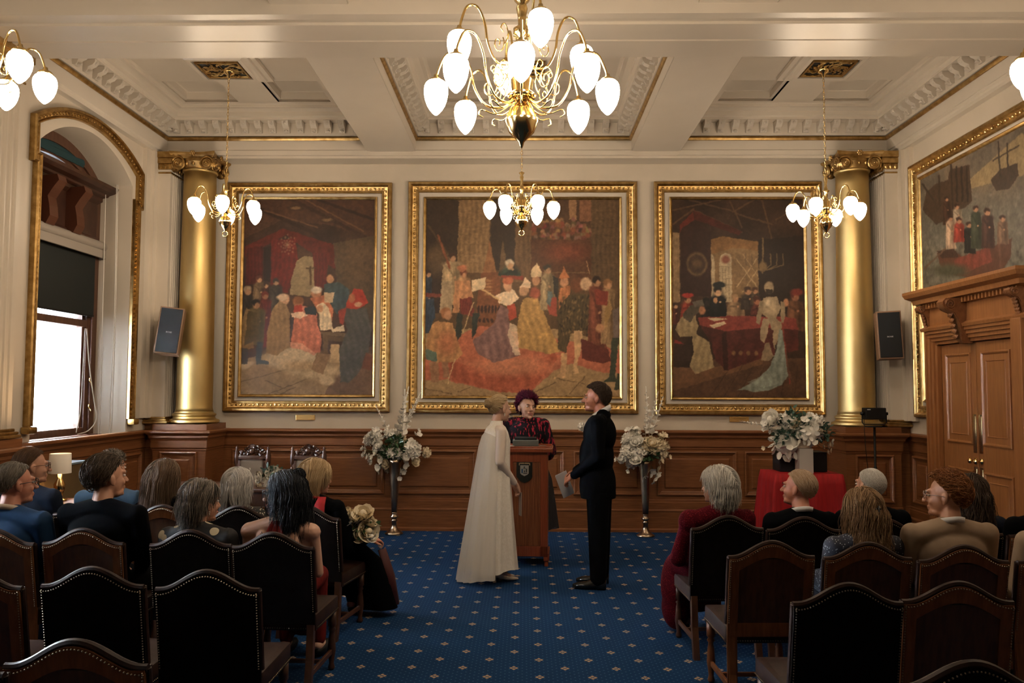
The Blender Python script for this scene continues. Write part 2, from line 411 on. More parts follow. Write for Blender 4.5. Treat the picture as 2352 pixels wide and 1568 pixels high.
# pedestals under the columns, joined to the side wall
for sd in (-1, 1):
    xo = 4.32; xi = 3.79; Yp = 9.62
    pth = [(sd*4.60, Yp+.12), (sd*(xo+.08), Yp+.12), (sd*(xo+.08), Yp), (sd*xi, Yp), (sd*xi, YB)]
    if sd > 0: pth = [(x, y) for x, y in pth][::-1]
    prof = [(.6, 1.315), (.0, 1.315), (-.0, 1.245)]+[(o*1.0, z) for o, z in RAIL[1:]]
    sweep(wn, pth, [(o+.0, z) for o, z in ([(.3, 1.325), (-.02, 1.325), (-.02, 1.256), (0, 1.255)]+RAIL[1:])])
    Fp = lambda u, v, d, Yp=Yp: Vector((u, Yp-.012-d, v))
    a, c = sorted((sd*(xi+.09), sd*(xo-.0))); panel(wn, Fp, a, c, .45, 1.00)
    box(wn, *sorted((sd*xi, sd*(xo+.06))), Yp+.02, YB, 1.24, 1.325)
    box(wn, *sorted((sd*(xo+.02), sd*4.6)), Yp+.1, YB, 1.24, 1.325)
# side walls, pedestals under middle pilasters
def side_run(sd, y0, y1):
    X = XL if sd < 0 else XR
    pth = [(X, y0), (X, y1)] if sd < 0 else [(X, y1), (X, y0)]
    sweep(wn, pth, RAIL)
def side_panels(sd, ys):
    for (a, c) in ys: panel(wn, (LT if sd < 0 else RT)(.014), a, c, .45, .99)
side_run(-1, YF, YB); side_run(1, YF, DY0-.2); side_run(1, DY1+.13, YB)
side_panels(-1, [(7.08, 7.6), (7.7, 8.7), (8.8, 9.6), (5.0, 5.8), (4.0, 4.9), (3.1, 3.9)]); side_panels(1, [(9.22, 9.62), (5.0, 5.8), (4.0, 4.9)])
for sd in (-1, 1):
    for (y0, y1) in ((6.06, 6.84), (2.11, 2.89)):
        X = XL if sd < 0 else XR; p4 = [(X, y0-.02), (X-sd*.27, y0-.02), (X-sd*.27, y1+.02), (X, y1+.02)]
        # the profile's negative side must face the room: travel so that its right hand is the room side
        pth = p4 if sd < 0 else p4[::-1]
        pth = [(x, y) for x, y in pth]
        sweep(wn, pth if sd < 0 else pth, [(.2, 1.325), (-.02, 1.325), (-.02, 1.256), (0, 1.255)]+RAIL[1:])
        box(wn, *sorted((X, X-sd*.25)), y0, y1, 1.2, 1.325)
struct('trim_6', wn, OAK)
# ================================================================ windows
WOODW = mat('window_wood', (.08, .036, .022), .45, col2=(.13, .06, .035), nscale=6, stretch=(6, 6, .7), bump=.06)
GLASS = mat('window_glass', (1, 1, 1), .03, trans=1, spec=.5)
def window(n, a, c, detailed):
    g = nb(); X = -5.0
    N = 20
    def arch(inset): return [(a+inset+(c-a-2*inset)*k/N, archz(a+inset+(c-a-2*inset)*k/N, a, c, 4.10, .34)-inset*1.05) for k in range(N+1)]
    def ring(i0, i1, x0, x1, z0):
        o = [(a+i0, z0)]+arch(i0)+[(c-i0, z0)]; i = [(a+i1, z0)]+arch(i1)+[(c-i1, z0)]
        rows = [[(x0, y, z) for y, z in o], [(x1, y, z) for y, z in o], [(x1, y, z) for y, z in i], [(x0, y, z) for y, z in i]]
        quadgrid(g, rows, closed_u=True)
    ring(-.01, .10, X-.1, X+.06, ZSILL); ring(.10, .17, X-.1, X+.035, ZSILL); ring(.17, .22, X-.1, X+.01, ZSILL)
    box(g, X-.1, X+.03, a+.1, c-.1, ZSILL, ZSILL+.09, .01)
    box(g, X-.06, X+.16, a-.0, c+.0, ZSILL-.06, ZSILL+.015, .012); box(g, X-.06, X+.10, a, c, ZSILL-.2, ZSILL-.06, .012)
    box(g, X-.1, X+.03, a+.1, c-.1, 2.44, 2.52, .01)
    ym = (a+c)/2
    for z in (3.98,): box(g, X-.1, X+.05, a+.05, c-.05, z, z+.1, .01)
    o = struct('window_%d' % n, g, WOODW)
    p = nb(); box(p, X-.06, X-.052, a+.1, c-.1, ZSILL, 4.42); q = obj('pane', p, GLASS, o)
    if detailed:
        h = nb()
        for z in (1.55, 1.85):
            ell(h, (X+.07, c-.13, z), (.012, .01, .03), 1); tube(h, [(X+.075, c-.13, z-.02), (X+.10, c-.14, z-.05), (X+.085, c-.13, z-.07)], .006, 6)
        obj('catch', h, BRASS, o, True)
    return o
for n, (a, c) in enumerate(sorted(WINY, reverse=True)): window(n+1, a, c, n == 0)
# stone wall across the street, seen bleached through the glass
STN = mat('pale_stone_outside', (.8, .82, .85), .9, col2=(.68, .70, .74), nscale=.8)
b = nb(); box(b, -9.4, -9.0, 2, 18, -3, 4.2); box(b, -9.0, -8.85, 11.2, 12.4, -3, 4.2); struct('trim_7', b, STN)
# gilded arched moulding round each opening
g = nb()
for (a, c) in WINY[:2]:
    a2, c2 = a-.16, c+.16
    zz = lambda y: archz(y, a2, c2, 4.28, .31)
    N = 40; top = [(a2+(c2-a2)*k/N, zz(a2+(c2-a2)*k/N)) for k in range(N+1)]
    path = [(a2+.06, 1.40), (a2+.06, 3.86), (a2, 3.86), (a2, 4.28)]+top[1:-1]+[(c2, 4.28), (c2, 3.86), (c2-.06, 3.86), (c2-.06, 1.40)]
    P2 = [Vector((y, z)) for y, z in path]; rows = []
    for i, p in enumerate(P2):
        d1 = (P2[i]-P2[i-1]).normalized() if i else (P2[1]-P2[0]).normalized(); d2 = (P2[i+1]-P2[i]).normalized() if i < len(P2)-1 else d1
        n1 = Vector((d1.y, -d1.x)); n2 = Vector((d2.y, -d2.x)); m_ = n1+n2; m_ = m_/max(m_.dot(n1), .5)
        rows.append([(XL+d, p.x+m_.x*o, p.y+m_.y*o) for o, d in ((-.012, 0), (-.012, .05), (0, .062), (.018, .06), (.022, .035), (.07, .022), (.08, .04), (.092, .035), (.092, 0))])
    quadgrid(g, rows)
    for i in range(len(P2)-1):
        L = (P2[i+1]-P2[i]).length
        k = max(1, int(L/.05)); d = (P2[i+1]-P2[i]).normalized(); n_ = Vector((d.y, -d.x))
        for j in range(k):
            q = P2[i]+(P2[i+1]-P2[i])*((j+.5)/k)+n_*.045
            ell(g, (XL+.034, q.x, q.y), (.016, .019, .019), 1)
    for yy in (a2+.02, c2-.13):
        box(g, XL, XL+.09, yy-.01, yy+.12, 1.33, 1.40, .02)
struct('trim_8', g, GOLD, 'auto')
# roller blind with housing, cords
a, c = WINY[0]
t = thing('roller_blind', 'dark roller blind pulled halfway down the arched window, with a pale roller tube', 'blind', (-4.90, 8.3, 3.38))
b = nb(); lathe(b, [(0, -.96), (.055, -.96), (.06, -.94), (.06, .94), (.055, .96), (0, .96)], seg=20, T=Matrix.Rotation(PI/2, 4, 'X')); obj('roller_tube', b, mat('grey_roller', (.33, .29, .25), .5), t, 'auto')
b = nb(); box(b, -.03, -.022, -.84, .84, -.80, 0); obj('blind_fabric', b, mat('blind_fabric', (.006, .010, .010), .8), t)
b = nb(); box(b, -.035, -.015, -.84, .84, -.82, -.80, .004); obj('bottom_bar', b, BLACK, t)
b = nb(); box(b, .02, .05, -.94, .94, -.14, -.045, .008); obj('valance', b, mat('grey_roller', (.5, .45, .4), .5), t)
CORD = mat('white_cord', (.75, .72, .66), .6)
blind_ = t
def cord(name, pts, r):
    b = nb(); tube(b, [p-blind_.location for p in bez(pts, 30)], r, 5); return obj(name, b, CORD, blind_, True)
cord('blind_cord', [(-4.93, 9.02, 2.42), (-4.9, 9.05, 2.0), (-4.86, 9.10, 1.6), (-4.84, 9.12, 1.40), (-4.86, 9.0, 1.28), (-4.9, 8.85, 1.245)], .006)
cord('blind_cord', [(-4.93, 8.99, 2.42), (-4.93, 8.97, 1.9), (-4.93, 8.95, 1.5), (-4.92, 8.86, 1.26)], .005)
cord('blind_chain', [(-4.84, 9.16, 4.0), (-4.83, 9.16, 2.5), (-4.83, 9.155, 1.22), (-4.82, 9.165, 1.14), (-4.82, 9.175, 1.22), (-4.83, 9.17, 2.5), (-4.84, 9.165, 4.0)], .0035)
cord('blind_chain', [(-4.72, 9.17, 4.1), (-4.70, 9.17, 2.6), (-4.71, 9.16, 1.35), (-4.70, 9.17, 1.12), (-4.69, 9.18, 1.35), (-4.69, 9.18, 2.6), (-4.71, 9.18, 4.1)], .0055)
# carved wooden hood in front of the upper window
t = thing('window_hood', 'carved dark wooden hood with scroll brackets above the roller blind', 'hood', (-5.0, 8.35, 3.40))
b = nb(); sweep(b, [(0, -.86), (.06, -.86), (.06, .80), (0, .80)][::1], [(0, 0), (-.03, 0), (-.03, .06), (-.01, .08), (-.01, .46), (-.05, .50), (-.05, .54), (-.09, .56), (-.10, .58), (-.16, .60), (-.20, .63), (-.21, .66), (0, .66)])
box(b, -.02, .06, -.86, .80, 0, .66); obj('cornice', b, mat('hood_wood', (.035, .013, .008), .4, col2=(.06, .022, .012), nscale=8), t)
for yb in (-.25, .25):
    b = nb(); pr = [(.06, .50), (.26, .52), (.28, .46), (.22, .38), (.17, .30), (.19, .2), (.20, .1), (.16, .02), (.06, 0)]
    quadgrid(b, [[(x, yb+s*.075, z) for x, z in pr] for s in (-1, 1)], closed_v=True, cap=True); obj('bracket', b, mat('bracket_wood', (.09, .028, .014), .4), t)
# the dark shade behind the lunette, with its curved free edge
b = nb(); rows = []
for k in range(9):
    z = 4.22+.38*k/12; ye = 8.78-.55*(k/12)**2*1.0+.10; rows.append([(-4.98, 7.6, z), (-4.97, (7.6+ye)/2, z), (-4.96+.02*math.sin(k), ye, z)])
quadgrid(b, rows); sm = obj('lunette_shade', b, mat('teal_shade', (.010, .045, .055), .8)); sm.modifiers.new('s', 'SOLIDIFY').thickness = .01
tag(sm, 'dark teal fabric shade behind the arched top of the window', 'shade')
# ================================================================ door
D = struct('door_1', (lambda b: (box(b, XR+.03, XR+.10, DY0, DY1, 0, DZ), b)[1])(nb()), DOORW)
FD = lambda u, v, d: Vector((XR+.03-d, u, v))
for i, (y0, y1) in enumerate(((DY0+.005, (DY0+DY1)/2-.004), ((DY0+DY1)/2+.004, DY1-.005))):
    b = nb(); box(b, XR+.0, XR+.03, y0, y1, .01, DZ-.01, .003)
    for (z0, z1) in ((1.22, 2.14), (.14, .94)):
        F = lambda u, v, d: Vector((XR+.0-d, u, v))
        frame(b, F, y0+.10, y1-.10, z0, z1, [(-.012, 0), (-.008, .012), (.004, .016), (.014, .010), (.022, .002)])
        frame(b, F, y0+.17, y1-.17, z0+.08, z1-.08, [(0, .0005), (.006, .008), (.012, .0005)])
    leaf = obj('door_leaf', b, DOORW, D)
    yk = y1-.05 if i == 0 else y0+.05
    k = nb(); lathe(k, [(0, 0), (.03, 0), (.03, .008), (.010, .015), (.010, .04), (.026, .05), (.030, .062), (.022, .078), (0, .082)], seg=16, T=Matrix.Translation((XR, yk, 1.05)) @ Matrix.Rotation(-PI/2, 4, 'Y')); obj('door_knob', k, BRASS, leaf, True)
    for (z0, z1) in ((1.13, 1.52), (.62, .99)):
        k = nb(); box(k, XR-.008, XR+.001, yk-.035, yk+.03, z0, z1, .003); box(k, XR-.014, XR-.007, yk-.02, yk+.016, z0+.02, z1-.02, .004); obj('finger_plate', k, mat('aged_brass', (.55, .46, .32), .22, 1), leaf, 'auto')
b = nb()
for (y0, y1) in ((DY1, DY1+.14), (DY0-.14, DY0)):
    for k, (e0, e1, d) in enumerate(((0, .14, .05), (.035, .14, .075), (.075, .14, .095), (.115, .14, .115))):
        if y0 >= DY1: box(b, XR-d, XR+.05, y0+e0, y0+e1, 0, DZ+e0, .006)
        else: box(b, XR-d, XR+.05, y1-e1, y1-e0, 0, DZ+e0, .006)
for e0, d in ((0, .05), (.035, .075), (.075, .095), (.115, .115)): box(b, XR-d, XR+.05, DY0-.14, DY1+.14, DZ+e0, DZ+.16, .006)
box(b, XR-.14, XR+.05, DY0-.30, DY0-.14, 0, DZ+.16, .008)
obj('architrave', b, DOORW, D)
b = nb(); y0, y1 = DY0-.30, DY1+.14
box(b, XR-.09, XR+.05, y0, y1, DZ+.16, DZ+.44)
sweep(b, [(XR, y1), (XR-.10, y1), (XR-.10, y0), (XR, y0)], [(0, DZ+.40), (-.0, DZ+.44), (-.09, DZ+.455), (-.10, DZ+.50), (-.15, DZ+.53), (-.17, DZ+.57), (-.17, DZ+.60), (0, DZ+.61)])
for k in range(30):
    y = y0+.02+(y1-y0-.04)*k/29; box(b, XR-.155, XR-.09, y-.012, y+.012, DZ+.395, DZ+.445)
sweep(b, [(XR, y1), (XR-.09, y1), (XR-.09, y0), (XR, y0)], [(0, DZ+.15), (-.04, DZ+.15), (-.05, DZ+.18), (-.02, DZ+.20), (0, DZ+.21)])
obj('entablature', b, DOORW, D)
CARV = mat('carved_oak', (.27, .115, .045), .45, col2=(.20, .08, .03), nscale=20, bump=.5, bscale=60, bdist=.01)
for yc, wd, z0, z1, dep in (((DY0+DY1)/2+.06, .17, DZ-.02, DZ+.44, .30), (y1-.05, .09, DZ+.16, DZ+.43, .20), (y0+.06, .12, DZ+.16, DZ+.43, .20)):
    b = nb(); h = z1-z0
    pr = [(0, 1), (.9, 1), (1, .92), (.98, .82), (.86, .74), (.66, .68), (.52, .55), (.46, .4), (.42, .22), (.40, .08), (.30, 0), (0, 0)]
    for s_, f_ in ((1, 1), (.8, 1.06)):
        rows = [[(XR-.02-dep*.95*x*f_, yc+q*wd/2*s_*(.55+.45*z), z0+h*z) for x, z in pr] for q in (-1, 1)]
        quadgrid(b, rows, closed_v=True, cap=True)
    for q in (-1, 1):
        sp_ = [(XR-.02-dep*(.78+.16*(1-k/22)*math.cos(k*.62)), yc+q*wd*.5, z0+h*(.86+.12*(1-k/22)*math.sin(k*.62))) for k in range(20)]; tube(b, sp_, .008, 6)
    for k in range(5): ell(b, (XR-.02-dep*(.5+.04*k), yc, z0+h*(.15+.12*k)), (.02, wd*.3, .03), 1)
    obj('console_bracket', b, CARV, D, 'auto')
# ================================================================ columns
def column(x, y, label):
    t = thing('gilded_column', label, 'column', (x, y, 1.325), 0, 'gilded columns')
    b = nb(); r = .212
    prof = [(r+.085, .03), (r+.085, .02), (r+.075, .0)][::-1]
    lathe(b, [(0, 0), (r+.065, 0), (r+.085, .02), (r+.08, .045), (r+.05, .055), (r+.035, .065), (r+.03, .085), (r+.045, .10), (r+.045, .115), (r+.02, .13), (r+.012, .135), (r+.012, .15), (0, .15)], seg=48)
    obj('column_base', b, GOLDC, t, 'auto')
    b = nb(); H = 3.09; L = [(r, .15)]+[(r*(1-.10*(k/20)**1.6), .15+(H-.15)*k/20) for k in range(1, 21)]
    L[0] = (r+.01, .15); L.insert(1, (r, .19)); rt = r*.90; L += [(rt, H), (rt+.018, H+.01), (rt+.018, H+.03), (rt, H+.035)]
    lathe(b, L, seg=48); obj('shaft', b, GOLDC, t, True)
    b = nb(); z = H+.03
    lathe(b, [(rt, z-.01), (rt+.02, z+.03), (rt+.055, z+.08), (rt+.05, z+.11), (.0, z+.11)], seg=32)
    for k in range(16):
        a_ = 2*PI*k/16; ell(b, ((rt+.035)*math.cos(a_), (rt+.035)*math.sin(a_), z+.06), (.022, .022, .036), 1)
    # abacus with concave sides
    S_ = .285; pts = []
    for q in range(4):
        A_ = PI/4+q*PI/2; c0 = Vector((math.cos(A_), math.sin(A_)))*S_*1.38; c1 = Vector((math.cos(A_+PI/2), math.sin(A_+PI/2)))*S_*1.38; n_ = (c0+c1).normalized()
        for k in range(8):
            f_ = k/8; pts.append(c0.lerp(c1, f_)-n_*.05*math.sin(PI*f_))
    rows = []
    for e, zz in ((.90, z+.115), (.92, z+.14), (.97, z+.15), (1, z+.165), (1, z+.19)): rows.append([(p.x*e, p.y*e, zz) for p in pts])
    quadgrid(b, rows, closed_v=True, cap=True)
    for q in range(4):
        A_ = PI/4+q*PI/2; d = Vector((math.cos(A_), math.sin(A_), 0)); ln = Vector((-d.y, d.x, 0)); c_ = d*(rt+.10)
        for s_ in (-1, 1):   # scrolls on the two faces beside each corner
            fd = (d*math.cos(PI/4)+ln*s_*math.sin(PI/4)).normalized(); tdir = (d-fd*d.dot(fd)).normalized()
            cc = fd*(rt+.045)+tdir*(rt*.80+.02)+Vector((0, 0, z+.045))
            sp_ = []
            for k in range(40):
                a_ = k*.40; rr = .085*(1-k/44); sp_.append(cc+tdir*rr*math.cos(a_)+Vector((0, 0, rr*math.sin(a_)))+fd*(.012+.0006*k))
            tube(b, sp_, [.014*(1-k/60) for k in range(40)], 6)
            R_ = Matrix((tdir, fd, Vector((0, 0, 1)))).transposed(); ell(b, cc, (.078, .028, .078), 2, R_); ell(b, cc+fd*.03, .016, 1)
        m_ = Vector((math.cos(A_+PI/4), math.sin(A_+PI/4), 0))*(rt+.07)
        for k in range(6):
            a_ = k*PI/3; pd = Vector((-math.sin(A_+PI/4), math.cos(A_+PI/4), 0)); ell(b, m_+Vector((0, 0, z+.165))+pd*.024*math.cos(a_)+Vector((0, 0, .024*math.sin(a_))), .016, 1)
        ell(b, m_+Vector((0, 0, z+.165)), .018, 1)
    obj('capital', b, GOLD, t, 'auto')
    return t
column(-4.05, 9.91, 'gilded round column in the left corner, between the window wall and the first painting')
column(4.03, 9.91, 'gilded round column in the right corner, behind the black monitor stand')
# ================================================================ paintings
def noise2(h, w_, cells, seed):
    r = np.random.RandomState(seed); out = np.zeros((h, w_)); amp = 1; tot = 0
    for o in range(4):
        c_ = int(cells*2**o)+2; cx = max(2, int(c_*w_/max(h, w_))+2); cy = max(2, int(c_*h/max(h, w_))+2)
        g = r.rand(cy+1, cx+1); y = np.linspace(0, cy-1e-6, h); x = np.linspace(0, cx-1e-6, w_); yi = y.astype(int); xi = x.astype(int); fy = (y-yi)[:, None]; fx = (x-xi)[None]
        fy = fy*fy*(3-2*fy); fx = fx*fx*(3-2*fx)
        out += amp*((g[yi][:, xi]*(1-fx)+g[yi][:, xi+1]*fx)*(1-fy)+(g[yi+1][:, xi]*(1-fx)+g[yi+1][:, xi+1]*fx)*fy); tot += amp; amp *= .55
    return out/tot-.5
class Canvas:
    def __init__(s, U0, U1, V0, V1, step, bg, mapf):
        s.W = int((U1-U0)/step)+1; s.H = int((V1-V0)/step)+1; s.u = np.linspace(U0, U1, s.W); s.v = np.linspace(V0, V1, s.H)
        s.X, s.Y = np.meshgrid(s.u, s.v); s.X, s.Y = mapf(s.X, s.Y)   # spec coordinates (x right, y down)
        wp = (s.X.max()-s.X.min())*.012; s.X = s.X+wp*noise2(s.H, s.W, 45, 501)+wp*.5*noise2(s.H, s.W, 130, 502); s.Y = s.Y+wp*noise2(s.H, s.W, 45, 503)+wp*.5*noise2(s.H, s.W, 130, 504)
        s.im = np.zeros((s.H, s.W, 3)); s.im[:] = bg; s.nz = noise2(s.H, s.W, 50, s.H)
    def put(s, m, col):
        s.im = s.im*(1-m[..., None])+np.array(col, float)*m[..., None]
    def ell(s, x, y, rx, ry, col, soft=.25, ang=0, a=1):
        c_, q = math.cos(ang), math.sin(ang); dx = s.X-x; dy = s.Y-y; d = np.sqrt(((dx*c_+dy*q)/rx)**2+((-dx*q+dy*c_)/ry)**2)
        s.put(a*np.clip((1+soft/2-d)/soft, 0, 1), col)
    def poly(s, P, col, a=1, folds=0, seed=0):
        P = [(float(x), float(y)) for x, y in P]; xs = [p[0] for p in P]; ys = [p[1] for p in P]
        ins = np.zeros(s.X.shape, bool); n = len(P)
        for i in range(n):
            x1, y1 = P[i]; x2, y2 = P[(i+1) % n]
            if y1 == y2: continue
            c_ = ((s.Y > y1) != (s.Y > y2)) & (s.X < (x2-x1)*(s.Y-y1)/(y2-y1)+x1); ins ^= c_
        m = ins.astype(float)*a
        if folds:
            r = np.random.RandomState(seed+n); ph = r.rand()*6
            sl = r.uniform(-.25, .25); f = np.sin((s.X+sl*s.Y)/max(6, (max(xs)-min(xs))/folds)*PI*2+ph+1.5*np.sin(s.Y/60))*.5
            k = 1+.13*f+.22*s.nz
            s.im = s.im*(1-m[..., None])+np.clip(np.array(col, float)*k[..., None], 0, 255)*m[..., None]
        else: s.put(m, col)
    def line(s, x1, y1, x2, y2, wd, col, a=1):
        L = max(math.hypot(x2-x1, y2-y1), 1e-6); t_ = np.clip(((s.X-x1)*(x2-x1)+(s.Y-y1)*(y2-y1))/L/L, 0, 1)
        d = np.hypot(s.X-(x1+t_*(x2-x1)), s.Y-(y1+t_*(y2-y1))); s.put(a*np.clip((wd-d)/wd*2, 0, 1), col)
    def grad(s, f, col): s.put(np.clip(f, 0, 1), col)
    def rough(s, amp, cells, seed, tint=(1, 1, 1)):
        n = noise2(s.H, s.W, cells, seed)[..., None]; s.im = np.clip(s.im*(1+amp*n*np.array(tint)), 0, 255)
    def man(s, x, y, hr, wd, ht, body, hair=(60, 40, 30), skin=(190, 140, 105), folds=5, lean=0):
        # standing or kneeling robed figure: x, y = head centre
        s.poly([(x-hr*.5, y+hr*.8), (x-wd*.45, y+hr*1.8), (x-wd*.5+lean*.5, y+ht*.5), (x-wd*.55+lean, y+ht), (x+wd*.55+lean, y+ht), (x+wd*.5+lean*.5, y+ht*.5), (x+wd*.45, y+hr*1.8), (x+hr*.5, y+hr*.8)], body, 1, folds, int(x+y))
        s.ell(x, y+hr*1.6, wd*.48, hr*.8, [c_*.95 for c_ in body], .5, 0, .8); s.ell(x-wd*.22, y+ht*.45, wd*.13, ht*.36, [min(255, c_*1.35+8) for c_ in body], 1.2, 0, .6); s.ell(x+wd*.26, y+ht*.5, wd*.16, ht*.42, [c_*.55 for c_ in body], 1.2, 0, .6); s.line(x-wd*.3, y+hr*2.2, x+wd*.12, y+ht*.42, hr*.35, [c_*.7 for c_ in body], .6); s.ell(x+wd*.14, y+ht*.42, hr*.32, hr*.28, skin, .5)
        s.ell(x, y, hr*.85, hr*1.05, skin, .3); s.ell(x-hr*.1, y-hr*.4, hr*.95, hr*.8, hair, .4); s.ell(x+hr*.15, y+hr*.25, hr*.55, hr*.6, skin, .5)
    def build(s, F, parent, gain):
        N_ = s.H*s.W
        sm = lambda a: (np.roll(a, 1, 0)+np.roll(a, -1, 0)+np.roll(a, 1, 1)+np.roll(a, -1, 1)+4*a)/8
        e = s.im.copy(); e[1:-1, 1:-1] = sm(s.im)[1:-1, 1:-1]; s.im = e
        lum = (s.im @ np.array([.3, .59, .11]))[..., None]; s.im = np.clip(s.im*.66+lum*np.array([1.16, .96, .76])*.34, 0, 255)
        s.im = np.clip(s.im*(1+.22*noise2(s.H, s.W, 120, 77)[..., None]), 0, 255)

        p00 = np.array(F(s.u[0], s.v[0], 0)); pu = np.array(F(s.u[-1], s.v[0], 0)); pv = np.array(F(s.u[0], s.v[-1], 0))
        fu = np.linspace(0, 1, s.W)[None, :, None]; fv = np.linspace(0, 1, s.H)[:, None, None]
        co = p00+(pu-p00)*fu+(pv-p00)*fv
        idx = np.arange(N_).reshape(s.H, s.W); q = np.stack([idx[:-1, :-1], idx[:-1, 1:], idx[1:, 1:], idx[1:, :-1]], -1).reshape(-1, 4)
        me = bpy.data.meshes.new('canvas'); me.vertices.add(N_); me.vertices.foreach_set('co', co.reshape(-1).astype(np.float32)); nf = len(q)
        me.loops.add(nf*4); me.loops.foreach_set('vertex_index', q.reshape(-1).astype(np.int32)); me.polygons.add(nf); me.polygons.foreach_set('loop_start', np.arange(0, nf*4, 4, dtype=np.int32))
        me.update(calc_edges=True)
        ca = me.color_attributes.new('paint', 'FLOAT_COLOR', 'POINT'); c_ = s.im/255; c_ = np.where(c_ <= .04045, c_/12.92, ((c_+.055)/1.055)**2.4)*gain
        ca.data.foreach_set('color', np.concatenate([c_, np.ones((s.H, s.W, 1))], -1).reshape(-1).astype(np.float32))
        o = bpy.data.objects.new('canvas', me); C.objects.link(o); me.materials.append(PAINTM); o.parent = parent; return o
PAINTM = bpy.data.materials.new('oil_paint'); PAINTM.use_nodes = True; _t = NT(PAINTM); _a = _t.new('ShaderNodeAttribute', attribute_name='paint'); _b = _t.n['Principled BSDF']
_t.put(_b.inputs['Base Color'], _a.outputs['Color']); _b.inputs['Roughness'].default_value = .55; _b.inputs['Specular IOR Level'].default_value = .3
PG = .98
def crop(ox, oy, sc, X0, Y0):  # world u,v on the back wall -> crop pixels, through the wall's own scale (linear)
    return ox, oy, sc
def backmap(cx0, cx1, cy0, cy1, U0, U1, V0, V1):
    return lambda U, V: (cx0+(U-U0)/(U1-U0)*(cx1-cx0), cy1-(V-V0)/(V1-V0)*(cy1-cy0))
def gilt_frame(name, F, u0, u1, v0, v1, cu0, cu1, cv0, cv1, label):
    t = thing(name, label, 'painting')
    b = nb()
    frame(b, F, u0, u1, v0, v1, [(0, .0), (0, .055), (.012, .068), (.035, .070), (.045, .060), (.050, .045), (.060, .036), (.105, .030), (.112, .040), (.124, .040), (.128, .028), (.135, .02)])
    for (p, q, horiz) in ((u0, u1, 1), (v0, v1, 0)):
        L = q-p-.17; n = int(L/.055)
        for k in range(n):
            s_ = p+.085+L*(k+.5)/n
            for e in ((v0+.083, v1-.083) if horiz else (u0+.083, u1-.083)):
                P_ = F(s_, e, .036) if horiz else F(e, s_, .036)
                big = k % 2
                if big: ell(b, P_, .0165, 1)
                else:
                    R3 = (Matrix.Rotation(.7 if k % 4 else -.7, 3, 'Y'))
                    ell(b, P_, (.026, .012, .012), 1, R3); ell(b, P_, (.012, .012, .026), 1, R3)
    obj('outer_frame', b, GOLD, t, 'auto')
    b = nb(); frame(b, F, u0+.13, u1-.13, v0+.13, v1-.13, [(0, .012), (.02, .014), (cu0-u0-.13, .014)]); obj('slip', b, mat('slip_paint', (.66, .60, .52), .55), t)
    b = nb(); frame(b, F, cu0-.035, cu1+.035, cv0-.035, cv1+.035, [(0, .012), (0, .036), (.01, .042), (.02, .036), (.03, .030), (.036, .016)]); obj('inner_frame', b, GOLD, t, 'auto')
    return t
def clouds(c_, cols, cells, seed, a=.6):
    n = noise2(c_.H, c_.W, cells, seed)
    for i, q in enumerate(cols): c_.grad(np.clip((n*(1 if i % 2 == 0 else -1)-.02)*6, 0, 1)*a, q)
# --- left painting: interior with red canopy, seated scribe and monks
U0, U1, V0, V1 = -3.585, -1.92, 1.68, 4.165; F = BK(.0)
T1 = gilt_frame('framed_painting', F, -3.80, -1.695, 1.465, 4.38, U0, U1, V0, V1, 'gilt-framed painting of robed figures before dark red curtains, left of the three')
P = Canvas(U0, U1, V0, V1, .0062, (62, 38, 26), backmap(175, 1000, 172, 1408, U0, U1, V0, V1))
clouds(P, [(88, 56, 38), (45, 28, 22)], 5, 3)
P.poly([(175, 172), (175, 420), (420, 300), (700, 330), (1000, 420), (1000, 172)], (84, 50, 34), .75)
P.line(175, 190, 700, 420, 16, (52, 30, 22)); P.line(480, 172, 960, 420, 14, (58, 34, 25)); P.line(640, 172, 1000, 300, 12, (50, 30, 22)); P.line(560, 172, 930, 372, 6, (110, 70, 48)); P.line(300, 240, 640, 350, 6, (104, 66, 46))
for x, y in ((500, 225), (700, 300)): P.ell(x, y, 55, 22, (66, 42, 30)); P.ell(x, y, 30, 10, (120, 90, 62), .6)
P.poly([(180, 470), (420, 355), (780, 470), (760, 620), (440, 400), (180, 540)], (104, 24, 18), .9)
P.poly([(195, 480), (295, 470), (300, 700), (190, 720)], (88, 20, 16), 1, 5); P.poly([(345, 430), (500, 420), (520, 560), (460, 770), (350, 740)], (112, 22, 18), 1, 6); P.poly([(610, 510), (715, 520), (700, 740), (620, 720)], (100, 22, 18), 1, 5)
P.poly([(510, 560), (560, 530), (615, 540), (630, 740), (600, 790), (470, 780), (480, 680)], (142, 124, 92)); P.poly([(300, 480), (345, 470), (345, 700), (305, 690)], (40, 24, 20))
for k in range(40): P.ell(450+55*math.cos(k*2.4)*(k/40), 460+70*math.sin(k*2.4)*(k/40), 6, 6, (150, 110, 84), .8, 0, .6)
P.poly([(740, 450), (1000, 400), (1000, 1000), (780, 800)], (78, 62, 44), .9); P.ell(900, 560, 120, 150, (112, 80, 54), .9, 0, .5)
P.line(598, 600, 604, 712, 9, (84, 60, 40)); P.line(575, 612, 625, 606, 5, (84, 60, 40))
P.poly([(175, 1190), (420, 1130), (700, 1160), (1000, 1150), (1000, 1410), (160, 1410)], (150, 128, 102)); P.poly([(820, 1180), (1000, 1100), (1000, 1410), (700, 1410)], (98, 68, 52), .8)
for a_ in ((175, 1330, 620, 1210), (340, 1410, 640, 1290), (330, 1320, 430, 1365), (420, 1410, 520, 1360), (620, 1280, 800, 1400)): P.line(*a_, 3, (98, 80, 62))
